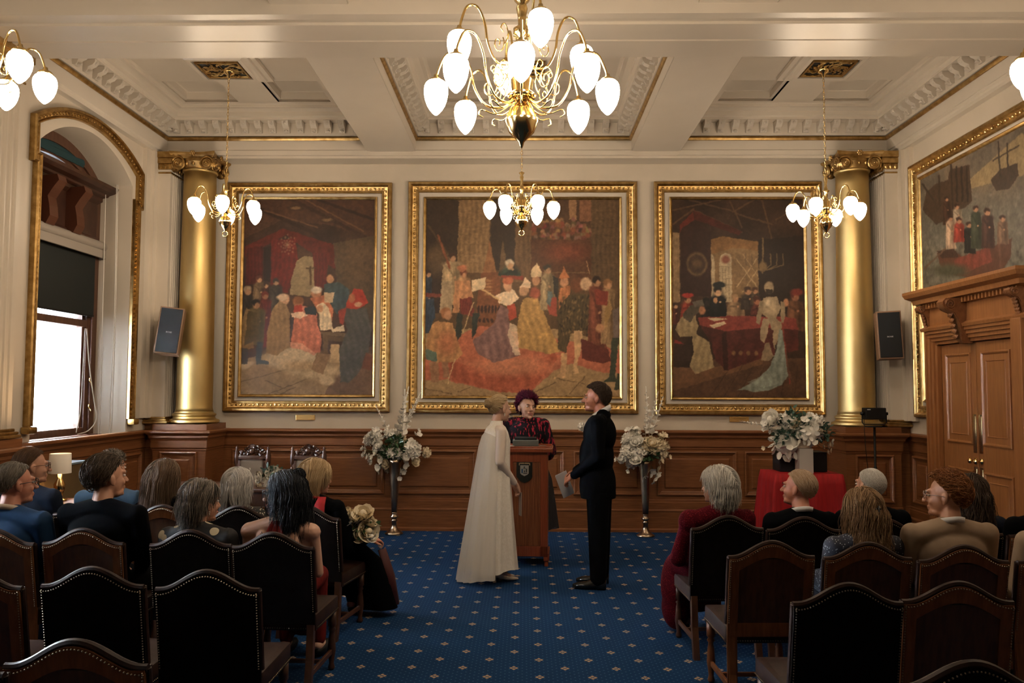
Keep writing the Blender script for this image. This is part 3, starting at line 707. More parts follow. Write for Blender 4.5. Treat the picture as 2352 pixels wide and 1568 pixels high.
P.ell(500, 1180, 190, 75, (196, 182, 158), .4); P.ell(640, 1260, 170, 50, (182, 164, 136), .5); P.ell(720, 1320, 50, 30, (196, 178, 150), .5); P.ell(210, 1225, 45, 20, (186, 170, 146), .4, -.4); P.ell(560, 1225, 120, 30, (168, 138, 104), .8, 0, .6)
P.man(278, 680, 20, 80, 200, (104, 82, 60), (96, 50, 36)); P.man(322, 720, 17, 60, 150, (70, 34, 30)); P.man(382, 700, 20, 90, 220, (58, 52, 46), (46, 42, 38), (170, 130, 100))
P.man(206, 755, 27, 70, 300, (48, 40, 34), (150, 130, 104), (180, 130, 96)); P.man(318, 785, 24, 80, 330, (112, 34, 30), (120, 40, 30), (168, 108, 80)); P.man(262, 840, 28, 130, 260, (96, 84, 56), (34, 28, 26), (176, 122, 88), 4, -20)
P.poly([(200, 860), (240, 900), (250, 1120), (180, 1130), (170, 960)], (150, 118, 76), .8); P.poly([(210, 880), (290, 900), (275, 1070), (190, 1100)], (84, 70, 46)); P.poly([(270, 1080), (310, 1080), (300, 1190), (350, 1205), (345, 1222), (265, 1218)], (52, 56, 58)); P.poly([(172, 1120), (215, 1120), (215, 1215), (172, 1220)], (60, 50, 42))
P.ell(438, 808, 34, 36, (196, 150, 122), .3); P.poly([(405, 820), (360, 880), (335, 1010), (330, 1150), (400, 1165), (440, 1130), (480, 1110), (475, 900), (450, 840)], (150, 120, 88), 1, 5); P.ell(425, 795, 34, 24, (206, 180, 156), .4)
P.ell(528, 832, 30, 34, (192, 120, 84), .3); P.ell(526, 815, 34, 26, (146, 84, 52), .4); P.poly([(500, 860), (560, 850), (640, 870), (650, 960), (680, 1060), (670, 1160), (560, 1130), (480, 1110), (500, 950)], (206, 112, 98), 1, 5); P.poly([(480, 895), (560, 885), (590, 910), (540, 930), (490, 922)], (226, 196, 176))
P.poly([(500, 850), (550, 845), (555, 885), (495, 890)], (196, 54, 46)); P.poly([(565, 860), (650, 850), (640, 910), (575, 900)], (34, 44, 48)); P.poly([(480, 1080), (560, 1090), (640, 1150), (640, 1166), (560, 1130), (485, 1115)], (220, 150, 134))
P.ell(640, 770, 32, 34, (190, 120, 88), .3); P.ell(640, 748, 34, 22, (208, 200, 188), .4); P.poly([(600, 800), (700, 780), (750, 870), (740, 960), (650, 880)], (196, 104, 76), 1, 3)
P.ell(724, 680, 24, 30, (186, 130, 94), .3); P.poly([(690, 710), (790, 700), (850, 745), (830, 890), (770, 900), (690, 770)], (52, 74, 80), 1, 4); P.poly([(690, 765), (755, 765), (745, 830), (690, 830)], (190, 168, 140))
P.poly([(640, 850), (680, 828), (720, 860), (735, 920), (750, 1000), (670, 1005), (660, 920)], (208, 196, 172), 1, 4); P.ell(664, 868, 20, 24, (196, 138, 106), .3)
P.poly([(740, 1000), (820, 968), (822, 1012), (745, 1016)], (206, 196, 172)); P.poly([(665, 1010), (850, 1025), (850, 1048), (670, 1030)], (112, 92, 70)); P.poly([(684, 1030), (716, 1035), (722, 1150), (690, 1150)], (104, 82, 60)); P.poly([(716, 1036), (830, 1048), (826, 1078), (720, 1070)], (88, 68, 50))
P.poly([(650, 1145), (735, 1155), (690, 1285), (615, 1250)], (142, 112, 86)); P.poly([(735, 1090), (790, 1090), (800, 1210), (735, 1210)], (180, 156, 122))
P.poly([(840, 800), (880, 740), (930, 745), (970, 830), (940, 850), (880, 880), (820, 870)], (186, 46, 36)); P.ell(864, 800, 22, 30, (176, 96, 66), .3); P.poly([(790, 860), (880, 870), (960, 860), (990, 1000), (970, 1180), (900, 1290), (850, 1335), (800, 1330), (790, 1130), (840, 1000)], (74, 76, 74), 1, 5); P.ell(905, 840, 26, 16, (200, 150, 120), .4); P.poly([(780, 880), (830, 860), (815, 970), (790, 960)], (160, 52, 44))
P.poly([(960, 1140), (1000, 1170), (1000, 1260), (930, 1240)], (110, 60, 44))
P.rough(.35, 60, 11); P.rough(.25, 14, 12)
P.build(BK(.018), T1, PG)
# --- centre painting: coronation-like ceremony in a church
U0, U1, V0, V1 = -1.255, 1.195, 1.67, 4.165
T2 = gilt_frame('framed_painting', F, -1.485, 1.425, 1.456, 4.393, U0, U1, V0, V1, 'wide gilt-framed painting of a church ceremony on a pink carpet, middle of the three')
P = Canvas(U0, U1, V0, V1, .0066, (96, 70, 46), backmap(160, 1400, 172, 1424, U0, U1, V0, V1))
P.poly([(160, 172), (375, 172), (375, 900), (160, 900)], (60, 44, 32)); P.line(175, 340, 360, 620, 8, (84, 62, 44)); P.ell(230, 560, 60, 90, (98, 76, 54), .8)
P.poly([(370, 172), (575, 172), (560, 640), (360, 640)], (138, 106, 70), 1, 7); P.poly([(575, 172), (740, 172), (740, 650), (575, 620)], (58, 44, 34)); P.poly([(735, 300), (840, 300), (850, 700), (730, 700)], (112, 82, 54), 1, 4)
P.poly([(840, 172), (1225, 172), (1225, 430), (840, 430)], (84, 58, 40)); P.poly([(1080, 172), (1130, 172), (1130, 300), (1080, 300)], (150, 108, 74), 1, 9); P.poly([(1148, 172), (1222, 172), (1222, 310), (1150, 310)], (134, 86, 60), 1, 9)
r_ = random.Random(4)
for k in range(60):
    x = r_.uniform(850, 1215); y = r_.uniform(300, 425); P.ell(x, y, 13, 15, (r_.randint(120, 175), r_.randint(80, 120), r_.randint(60, 90)), .6); P.ell(x, y+24, 18, 16, (r_.randint(80, 150), r_.randint(50, 85), 50), .7)
P.poly([(835, 430), (1225, 430), (1225, 700), (835, 700)], (98, 58, 38)); P.ell(1060, 510, 130, 60, (136, 60, 40), .9, 0, .8); P.line(835, 640, 1225, 640, 5, (120, 88, 58))
P.poly([(1222, 172), (1400, 172), (1400, 700), (1222, 700)], (98, 74, 50), 1, 6)
for y in (250, 300, 350, 400, 460, 520, 580): P.line(370, y, 570, y, 2, (108, 82, 54), .6); P.line(1225, y, 1400, y, 2, (76, 56, 38), .6)
P.poly([(570, 430), (612, 640), (525, 640)], (150, 96, 58)); P.poly([(515, 640), (640, 640), (640, 1010), (480, 1010), (490, 820)], (132, 74, 46)); P.poly([(655, 420), (690, 640), (630, 640)], (104, 80, 56))
for k in range(7): P.ell(500+22*k, 875, 8, 26, (60, 34, 26), .4)
for k in range(5): P.ell(510+26*k, 945, 9, 14, (64, 36, 28), .4); P.ell(560, 690+22*k, 26, 8, (170, 112, 70), .7)
P.poly([(160, 1010), (420, 1000), (1000, 1000), (1400, 1100), (1400, 1424), (160, 1424)], (168, 136, 94))
P.poly([(330, 1060), (520, 980), (1000, 1060), (1400, 1130), (1400, 1280), (1270, 1270), (1100, 1215), (980, 1265), (830, 1405), (640, 1400), (350, 1340), (300, 1320), (160, 1330), (160, 1180)], (200, 100, 74)); P.poly([(300, 1200), (700, 1290), (980, 1150), (1010, 1180), (830, 1405), (640, 1400), (340, 1330)], (190, 82, 58), .9, 9); P.ell(720, 1235, 240, 60, (214, 126, 94), .8, 0, .8)
for a_ in ((980, 1310, 1180, 1345), (1080, 1410, 1180, 1300), (370, 1400, 450, 1370), (860, 1400, 1000, 1340), (160, 1380, 330, 1410)): P.line(*a_, 3, (112, 86, 58))
P.man(330, 545, 25, 130, 300, (172, 148, 112), (70, 44, 34), (190, 138, 104), 9); P.line(236, 400, 312, 610, 9, (150, 78, 52)); P.man(176, 650, 20, 50, 380, (52, 66, 84)); P.poly([(160, 770), (270, 780), (262, 800), (160, 800)], (128, 56, 46)); P.poly([(262, 700), (330, 690), (330, 900), (250, 900)], (176, 156, 126), 1, 9); P.poly([(165, 810), (215, 810), (225, 930), (190, 1000), (165, 1030)], (48, 68, 92), 1, 3)
P.man(405, 650, 24, 90, 170, (196, 140, 96), (120, 60, 40), (196, 136, 100), 4); P.ell(395, 612, 32, 22, (198, 110, 76), .4); P.poly([(345, 690), (440, 690), (465, 800), (380, 815), (375, 900), (335, 900)], (196, 132, 90), 1, 3); P.poly([(378, 810), (455, 800), (470, 880), (460, 920), (385, 905)], (132, 48, 42), 1, 6); P.poly([(365, 900), (400, 905), (392, 1020), (370, 1085), (352, 1040)], (48, 56, 50)); P.poly([(460, 900), (505, 900), (490, 1020), (462, 1070)], (44, 54, 48)); P.poly([(455, 690), (550, 672), (540, 745), (455, 765)], (216, 196, 160)); P.line(470, 830, 400, 1020, 4, (200, 170, 120))
P.ell(290, 900, 34, 40, (178, 110, 70), .3); P.ell(305, 915, 24, 30, (200, 140, 104), .4); P.poly([(240, 950), (330, 960), (370, 1080), (400, 1160), (340, 1210), (235, 1215), (165, 1160), (170, 1060), (200, 980)], (190, 132, 82), 1, 5); P.ell(300, 1090, 60, 70, (196, 90, 66), .9, 0, .5); P.poly([(165, 1130), (235, 1150), (235, 1215), (165, 1190)], (84, 118, 108)); P.poly([(190, 1210), (250, 1215), (248, 1340), (200, 1340)], (168, 116, 84)); P.poly([(270, 1210), (310, 1210), (320, 1310), (280, 1310)], (160, 108, 80)); P.line(352, 1190, 306, 1345, 3, (216, 190, 140))
P.man(700, 590, 30, 130, 70, (44, 64, 54), (190, 180, 160), (192, 146, 110), 3); P.poly([(645, 655), (790, 665), (790, 690), (645, 675)], (150, 56, 44))
P.poly([(650, 770), (720, 745), (760, 800), (700, 860), (640, 840), (600, 790)], (228, 208, 180)); P.ell(688, 728, 28, 34, (206, 150, 116), .3); P.ell(688, 692, 36, 22, (198, 96, 64), .3); P.poly([(680, 850), (735, 840), (745, 930), (700, 945)], (204, 68, 48)); P.poly([(640, 850), (690, 870), (700, 1000), (770, 1165), (700, 1190), (600, 1215), (500, 1160), (465, 1075), (560, 1000), (600, 960)], (136, 96, 98), 1, 6); P.poly([(700, 960), (750, 980), (755, 1060), (770, 1160), (730, 1170), (690, 1040)], (220, 200, 176), .8)
P.line(520, 745, 640, 822, 6, (214, 176, 120)); P.ell(790, 755, 30, 38, (200, 150, 112), .3); P.poly([(765, 735), (800, 672), (830, 700), (828, 740)], (216, 190, 160)); P.poly([(800, 800), (880, 800), (920, 900), (960, 1000), (1030, 1140), (960, 1160), (860, 1140), (760, 1120), (750, 960), (770, 850)], (184, 140, 76), 1, 6)
P.ell(866, 690, 26, 34, (186, 130, 94), .3); P.poly([(830, 640), (870, 578), (905, 630), (900, 665), (840, 670)], (204, 180, 142)); P.ell(860, 770, 34, 36, (176, 80, 60), .5); P.man(942, 620, 26, 90, 260, (148, 130, 98), (60, 56, 50), (186, 140, 104), 5); P.poly([(975, 660), (1010, 680), (1010, 820), (985, 780)], (52, 52, 50)); P.poly([(940, 800), (1000, 800), (1000, 920), (950, 910)], (176, 70, 56)); P.poly([(948, 760), (975, 760), (960, 860), (935, 830)], (90, 116, 124))
P.ell(1048, 700, 28, 32, (196, 134, 98), .3); P.poly([(1015, 680), (1048, 598), (1080, 675)], (196, 108, 62)); P.poly([(1020, 740), (1085, 720), (1090, 900), (1010, 900)], (190, 110, 66), 1, 4); P.ell(1130, 720, 42, 48, (120, 66, 42), .3)
P.poly([(1090, 780), (1200, 780), (1235, 880), (1230, 1010), (1225, 1150), (1190, 1010), (1120, 1010), (1100, 1000), (1060, 1150), (1010, 1130), (1005, 900), (1040, 820)], (82, 68, 44), 1, 12)
for k in range(90): P.ell(r_.uniform(1020, 1225), r_.uniform(790, 1040), 5, 12, (140, 112, 70) if k % 2 else (50, 42, 32), .6, r_.uniform(-.5, .5), .7)
P.poly([(1110, 1010), (1165, 1010), (1155, 1130), (1130, 1230), (1140, 1280), (1108, 1285), (1115, 1150)], (206, 164, 118)); P.poly([(1030, 1150), (1070, 1150), (1060, 1280), (1055, 1305), (975, 1318), (1025, 1280)], (204, 160, 114))
P.ell(1188, 712, 38, 42, (196, 160, 128), .3); P.man(1258, 700, 30, 110, 460, (124, 60, 44), (50, 36, 30), (190, 132, 96), 6); P.man(1330, 715, 30, 90, 380, (150, 116, 78), (150, 100, 60), (196, 140, 100), 6); P.poly([(1240, 745), (1330, 760), (1325, 850), (1250, 840)], (148, 52, 42)); P.poly([(1155, 1060), (1330, 1130), (1345, 1205), (1280, 1215), (1160, 1190)], (112, 44, 38)); P.ell(1275, 995, 26, 28, (190, 130, 92), .4)
P.poly([(1300, 900), (1345, 800), (1350, 900), (1310, 1000)], (162, 124, 70)); P.poly([(1358, 880), (1400, 860), (1400, 1060), (1360, 1060)], (112, 96, 92)); P.poly([(1350, 1055), (1395, 1055), (1385, 1160), (1372, 1300), (1390, 1330), (1290, 1335), (1335, 1300), (1345, 1160)], (56, 68, 52)); P.poly([(1385, 1280), (1400, 1280), (1400, 1385), (1366, 1380)], (56, 68, 52)); P.line(1188, 565, 1215, 650, 3, (186, 140, 96))
P.rough(.30, 70, 21); P.rough(.22, 16, 22)
P.build(BK(.018), T2, PG)
# --- right painting: council table, armoured knight with pale blue banner
U0, U1, V0, V1 = 1.87, 3.525, 1.665, 4.165
T3 = gilt_frame('framed_painting', F, 1.64, 3.755, 1.445, 4.393, U0, U1, V0, V1, 'gilt-framed painting of an armoured knight beside a red-clothed table, right of the three')
P = Canvas(U0, U1, V0, V1, .0062, (58, 38, 27), backmap(188, 1034, 172, 1428, U0, U1, V0, V1))
clouds(P, [(78, 52, 38), (42, 28, 21)], 4, 9)
for a_ in ((188, 240, 500, 172), (300, 172, 600, 250), (560, 180, 640, 350), (580, 250, 720, 172), (770, 172, 840, 470), (600, 260, 830, 330), (860, 300, 1034, 200), (330, 240, 640, 380), (190, 330, 330, 230)): P.line(*a_, 7, (96, 66, 46), .8)
P.poly([(235, 335), (325, 245), (330, 300), (235, 385)], (112, 34, 26)); P.poly([(330, 240), (640, 375), (620, 400), (330, 300)], (84, 30, 24)); P.poly([(245, 360), (330, 300), (440, 380), (435, 790), (240, 790)], (56, 32, 26)); P.poly([(190, 380), (235, 385), (235, 830), (190, 830)], (142, 112, 78), 1, 4)
P.ell(345, 585, 68, 76, (104, 82, 56), .2); P.ell(345, 585, 55, 62, (72, 50, 38), .2); P.ell(345, 585, 30, 30, (98, 72, 50), .6)
P.poly([(436, 425), (520, 408), (740, 440), (740, 800), (436, 800)], (132, 102, 66)); P.poly([(436, 425), (520, 408), (740, 440), (740, 500), (590, 480), (440, 520)], (136, 94, 52))
P.poly([(490, 560), (500, 525), (530, 512), (560, 525), (570, 560), (570, 830), (490, 830)], (176, 160, 128)); P.ell(530, 555, 26, 26, (140, 74, 58), .6); P.poly([(438, 520), (458, 540), (460, 800), (438, 800)], (172, 156, 124))
for x in (510, 530, 550): P.line(x, 600, x, 820, 1.6, (120, 104, 80))
for y in (600, 640, 680, 720): P.line(490, y, 570, y, 1.6, (120, 104, 80))
for k in (-1, 1):
    P.line(600, 640-k*90, 730, 640+k*90, 4, (176, 146, 104)); P.line(640, 640-k*120, 735, 640+k*20, 3, (170, 140, 98))
P.poly([(740, 430), (1034, 400), (1034, 900), (740, 900)], (44, 30, 24)); P.line(770, 420, 770, 640, 7, (120, 96, 62))
for x in (660, 700, 860, 900, 820): P.line(770, 630, x, 590, 4, (116, 92, 60)); P.line(x, 520, x, 590, 5, (110, 86, 58))
P.ell(770, 600, 26, 34, (124, 98, 62), .4)
P.poly([(188, 1290), (440, 1190), (1034, 1180), (1034, 1428), (188, 1428)], (88, 58, 40)); P.poly([(188, 1240), (440, 1240), (760, 1180), (760, 1220), (420, 1320), (188, 1390)], (112, 74, 48))
for k in range(7): P.line(420+90*k, 1428, 560+70*k, 1230, 2, (60, 40, 28), .8)
P.man(285, 810, 26, 90, 120, (150, 44, 34), (60, 40, 30), (180, 122, 88)); P.ell(284, 785, 38, 16, (192, 40, 38), .3); P.man(205, 850, 18, 40, 120, (84, 36, 32)); P.man(405, 830, 26, 60, 120, (30, 28, 30), (24, 22, 24), (40, 34, 34)); P.man(478, 760, 28, 105, 160, (22, 24, 28), (30, 28, 30), (206, 160, 122), 3); P.ell(486, 718, 42, 20, (28, 36, 36), .3); P.ell(462, 815, 14, 20, (196, 140, 100), .4)
P.man(590, 805, 24, 110, 120, (142, 112, 82), (170, 130, 90), (186, 132, 94), 4); P.man(672, 755, 24, 90, 120, (54, 44, 38), (72, 50, 38), (190, 132, 96)); P.man(718, 755, 20, 60, 90, (72, 56, 44), (90, 56, 40), (186, 128, 94)); P.man(730, 820, 26, 80, 90, (96, 40, 34), (80, 40, 30), (180, 104, 74))
P.man(975, 790, 30, 110, 220, (104, 62, 40), (96, 36, 30), (150, 90, 66)); P.ell(985, 762, 40, 24, (132, 40, 34), .4); P.ell(915, 830, 18, 26, (186, 120, 84), .4)
P.poly([(350, 925), (560, 915), (900, 920), (975, 930), (990, 1000), (900, 1010), (520, 1010), (360, 980)], (150, 52, 48)); P.poly([(360, 975), (520, 1012), (750, 990), (990, 1000), (990, 1130), (760, 1180), (530, 1260), (460, 1200), (430, 1080)], (88, 34, 30), 1, 6); P.poly([(500, 1030), (530, 1010), (540, 1260), (510, 1260)], (58, 26, 24))
for x in (575, 620, 670, 720): P.ell(x, 1150, 13, 15, (128, 90, 56), .6)
P.poly([(420, 975), (520, 950), (530, 965), (450, 995)], (206, 190, 156)); P.poly([(410, 930), (470, 925), (540, 935), (450, 950)], (190, 176, 144))
P.poly([(245, 920), (330, 900), (350, 980), (340, 1030), (420, 1080), (450, 1240), (330, 1285), (290, 1230), (320, 1150), (310, 1040), (230, 1050), (200, 1000)], (148, 130, 94), 1, 6); P.poly([(250, 905), (300, 850), (380, 830), (370, 880), (330, 910), (300, 960), (260, 930)], (78, 72, 62)); P.ell(378, 880, 22, 26, (186, 118, 82), .4); P.poly([(310, 830), (380, 808), (390, 850), (330, 860)], (96, 92, 84)); P.poly([(195, 1060), (260, 1095), (255, 1115), (195, 1110)], (150, 40, 42)); P.poly([(195, 1090), (310, 1100), (300, 1200), (200, 1200)], (58, 38, 30))
P.poly([(770, 800), (855, 790), (880, 860), (850, 930), (890, 960), (880, 1010), (820, 1000), (800, 930), (760, 900)], (150, 134, 108)); P.ell(808, 735, 32, 40, (158, 140, 112), .25); P.poly([(785, 745), (832, 745), (828, 775), (790, 775)], (52, 42, 34)); P.ell(812, 850, 44, 52, (172, 154, 124), .5); P.ell(800, 830, 14, 22, (206, 190, 158), .8)
P.poly([(765, 930), (810, 930), (800, 1000), (780, 1060), (770, 1090), (745, 1060), (750, 990)], (158, 140, 112)); P.poly([(830, 940), (890, 950), (880, 1010), (850, 1090), (845, 1150), (825, 1080), (830, 1010)], (150, 132, 104)); P.poly([(775, 1090), (800, 1080), (830, 1170), (800, 1200), (750, 1195)], (130, 112, 88)); P.poly([(745, 820), (775, 810), (760, 900), (740, 970), (720, 960)], (140, 124, 98)); P.poly([(880, 820), (905, 830), (910, 910), (890, 980), (875, 900)], (140, 124, 98)); P.poly([(840, 1100), (870, 1090), (870, 1180), (840, 1200)], (60, 50, 42))
P.poly([(868, 1000), (890, 1000), (905, 1120), (920, 1290), (880, 1350), (800, 1385), (700, 1395), (640, 1380), (590, 1385), (720, 1320), (800, 1240), (850, 1130)], (116, 138, 134), 1, 8); P.poly([(720, 1310), (800, 1260), (870, 1340), (760, 1370), (660, 1330)], (132, 156, 152), .6, 5); P.line(888, 960, 930, 1340, 6, (142, 48, 40)); P.poly([(905, 1080), (925, 1240), (945, 1310), (920, 1310)], (110, 70, 56))
P.rough(.32, 60, 31); P.rough(.25, 12, 32)
P.build(BK(.018), T3, PG)
# --- painting on the right wall: rowing boat and sailing ships
U0, U1, V0, V1 = 7.05, 9.29, 1.66, 4.18; FR = RT(.0)
T4 = gilt_frame('framed_painting', FR, 6.86, 9.50, 1.45, 4.39, U0, U1, V0, V1, 'gilt-framed painting of people in a rowing boat before sailing ships, above the oak door')
def rmap(U, V):   # wall coordinates -> photo pixels of this canvas, plain rectilinear drawing coordinates
    s_ = FPX/U; return 1204+4.56*s_, 895-(V-EYE)*s_
P = Canvas(U0, U1, V0, V1, .0068, (116, 108, 98), rmap)
P.grad((P.Y-360)/400, (96, 98, 90)); clouds(P, [(138, 122, 100), (92, 88, 82)], 4, 5, .5)
P.poly([(2352, 300), (2240, 400), (2190, 440), (2352, 400), (2420, 330)], (168, 148, 104), .8); P.grad(np.clip((P.Y-430)/60, 0, 1)*.8, (104, 108, 102))
rr = noise2(P.H, P.W, 40, 8); P.grad(np.clip(rr*4, 0, 1)*(P.Y > 440)*.35, (150, 156, 150)); P.grad(np.clip(-rr*4, 0, 1)*(P.Y > 560)*.5, (58, 62, 50))
P.poly([(2130, 440), (2150, 420), (2180, 410), (2185, 385), (2230, 375), (2235, 460), (2180, 500), (2150, 515), (2120, 480)], (76, 58, 46)); P.line(2188, 360, 2190, 510, 3, (60, 44, 36)); P.line(2160, 400, 2160, 470, 3, (64, 48, 38)); P.line(2122, 420, 2145, 455, 3, (60, 48, 40))
for x in (2200, 2212, 2224): P.line(x, 380, x, 460, 3, (52, 40, 34))
P.poly([(2278, 410), (2300, 385), (2340, 370), (2342, 400), (2320, 430), (2290, 435)], (74, 58, 48)); P.line(2298, 320, 2300, 400, 2.5, (64, 52, 44)); P.line(2318, 325, 2318, 395, 2.5, (64, 52, 44)); P.line(2285, 365, 2345, 330, 2, (70, 58, 50))
P.poly([(2150, 580), (2185, 575), (2215, 592), (2290, 560), (2322, 545), (2318, 590), (2296, 622), (2240, 640), (2190, 632), (2160, 620)], (98, 56, 42)); P.poly([(2190, 595), (2270, 565), (2275, 600), (2215, 625), (2190, 620)], (136, 58, 48), 1, 5); P.line(2292, 545, 2296, 632, 4, (110, 70, 54)); P.poly([(2150, 575), (2190, 570), (2200, 590), (2160, 592)], (66, 42, 34)); P.line(2122, 615, 2196, 545, 2.4, (104, 82, 60))
for x, y, bd, hr_, h_ in ((2176, 455, (72, 44, 34), 5, 60), (2199, 472, (150, 140, 124), 6, 50), (2183, 500, (176, 150, 130), 6, 70), (2203, 505, (168, 50, 42), 7, 50), (2226, 515, (30, 32, 32), 7, 66), (2242, 478, (54, 66, 50), 7, 92), (2268, 485, (70, 40, 36), 8, 84), (2302, 500, (120, 90, 72), 7, 60)):
    P.man(x, y, hr_, hr_*3.6, h_, bd, (60, 34, 28), (190, 134, 102), 3)
P.ell(2180, 620, 40, 14, (70, 76, 58), .8); P.rough(.30, 50, 41)
P.build(RT(.018), T4, PG*.9)
# the doorcase stands in front of this painting's lower corner: the frame stops against it
for ch in T4.children:
    bm = bmesh.new(); bm.from_mesh(ch.data); G_ = lambda: bm.verts[:]+bm.edges[:]+bm.faces[:]
    bmesh.ops.bisect_plane(bm, geom=G_(), plane_co=(0, 9.075, 0), plane_no=(0, 1, 0)); bmesh.ops.bisect_plane(bm, geom=G_(), plane_co=(0, 0, 2.83), plane_no=(0, 0, 1))
    bmesh.ops.delete(bm, geom=[f for f in bm.faces if f.calc_center_median().y < 9.075 and f.calc_center_median().z < 2.83], context='FACES'); bm.to_mesh(ch.data); bm.free()
# brass plaques under the paintings
PLQ = mat('plaque_brass', (.72, .45, .16), .35, .7)
for x0, x1, lab in ((-2.88, -2.64, 'small brass plaque under the left painting'), (-.145, .10, 'small brass plaque behind the celebrant, under the middle painting'), (2.565, 2.81, 'small brass plaque under the right painting')):
    t = thing('name_plaque', lab, 'plaque', ((x0+x1)/2, 10.22, 1.39), 0, 'plaques below the paintings'); b = nb(); box(b, -.12, .12, -.018, .0, -.033, .033, .004); obj('plate', b, PLQ, t)
    b = nb()
    for k in range(4):
        L = (.07, .085, .06, .04)[k]; box(b, -L, L, -.0195, -.0175, .017-.011*k, .0185-.011*k)
    for q in (-.11, .11): ell(b, (q, -.019, 0), .003, 1)
    obj('engraving', b, mat('engraving', (.22, .12, .04), .6), t)
# ceiling roses (pierced gilt grilles)
DRK = mat('dark_void', (.02, .016, .012), .9)
def rose_grille(x, y, label):
    t = thing('ceiling_grille', label, 'grille', (x, y, 5.165), 0, 'gilt grilles in the coffer centres')
    b = nb(); box(b, -.22, .22, -.20, .20, -.005, .004); obj('backing', b, DRK, t)
    b = nb(); R_ = random.Random(int(x*7+9)); F_ = lambda u, v, d: Vector((u, v, -d))
    frame(b, F_, -.23, .23, -.21, .21, [(0, 0), (0, .03), (.02, .03), (.025, .012)])
    for q in range(4):
        for k in range(11):
            a = PI/2*q+R_.uniform(0, PI/2); r = R_.uniform(.05, .22); p = Vector((max(-.2, min(.2, r*math.cos(a)*1.1)), max(-.18, min(.18, r*math.sin(a))), -.018)); d = Vector((math.cos(a+.8), math.sin(a+.8), 0))*.035
            tube(b, bez([p-d, p+Vector((d.y, -d.x, 0))*.5, p+d, p+d*1.5+Vector((d.y, -d.x, 0))*.6], 6), [.008, .011, .012, .011, .009, .007, .005], 5)
    for k in range(8):
        a = k*PI/4; tube(b, [(0, 0, -.016), (.16*math.cos(a), .15*math.sin(a), -.016)], .007, 5)
    obj('pierced_scrollwork', b, GOLD, t, 'auto')
for (x0, x1), lab in zip(CX, ('left', 'middle', 'right')):
    rose_grille((x0+x1)/2, 8.42, 'square gilt pierced grille in the %s ceiling coffer nearest the end wall' % lab)
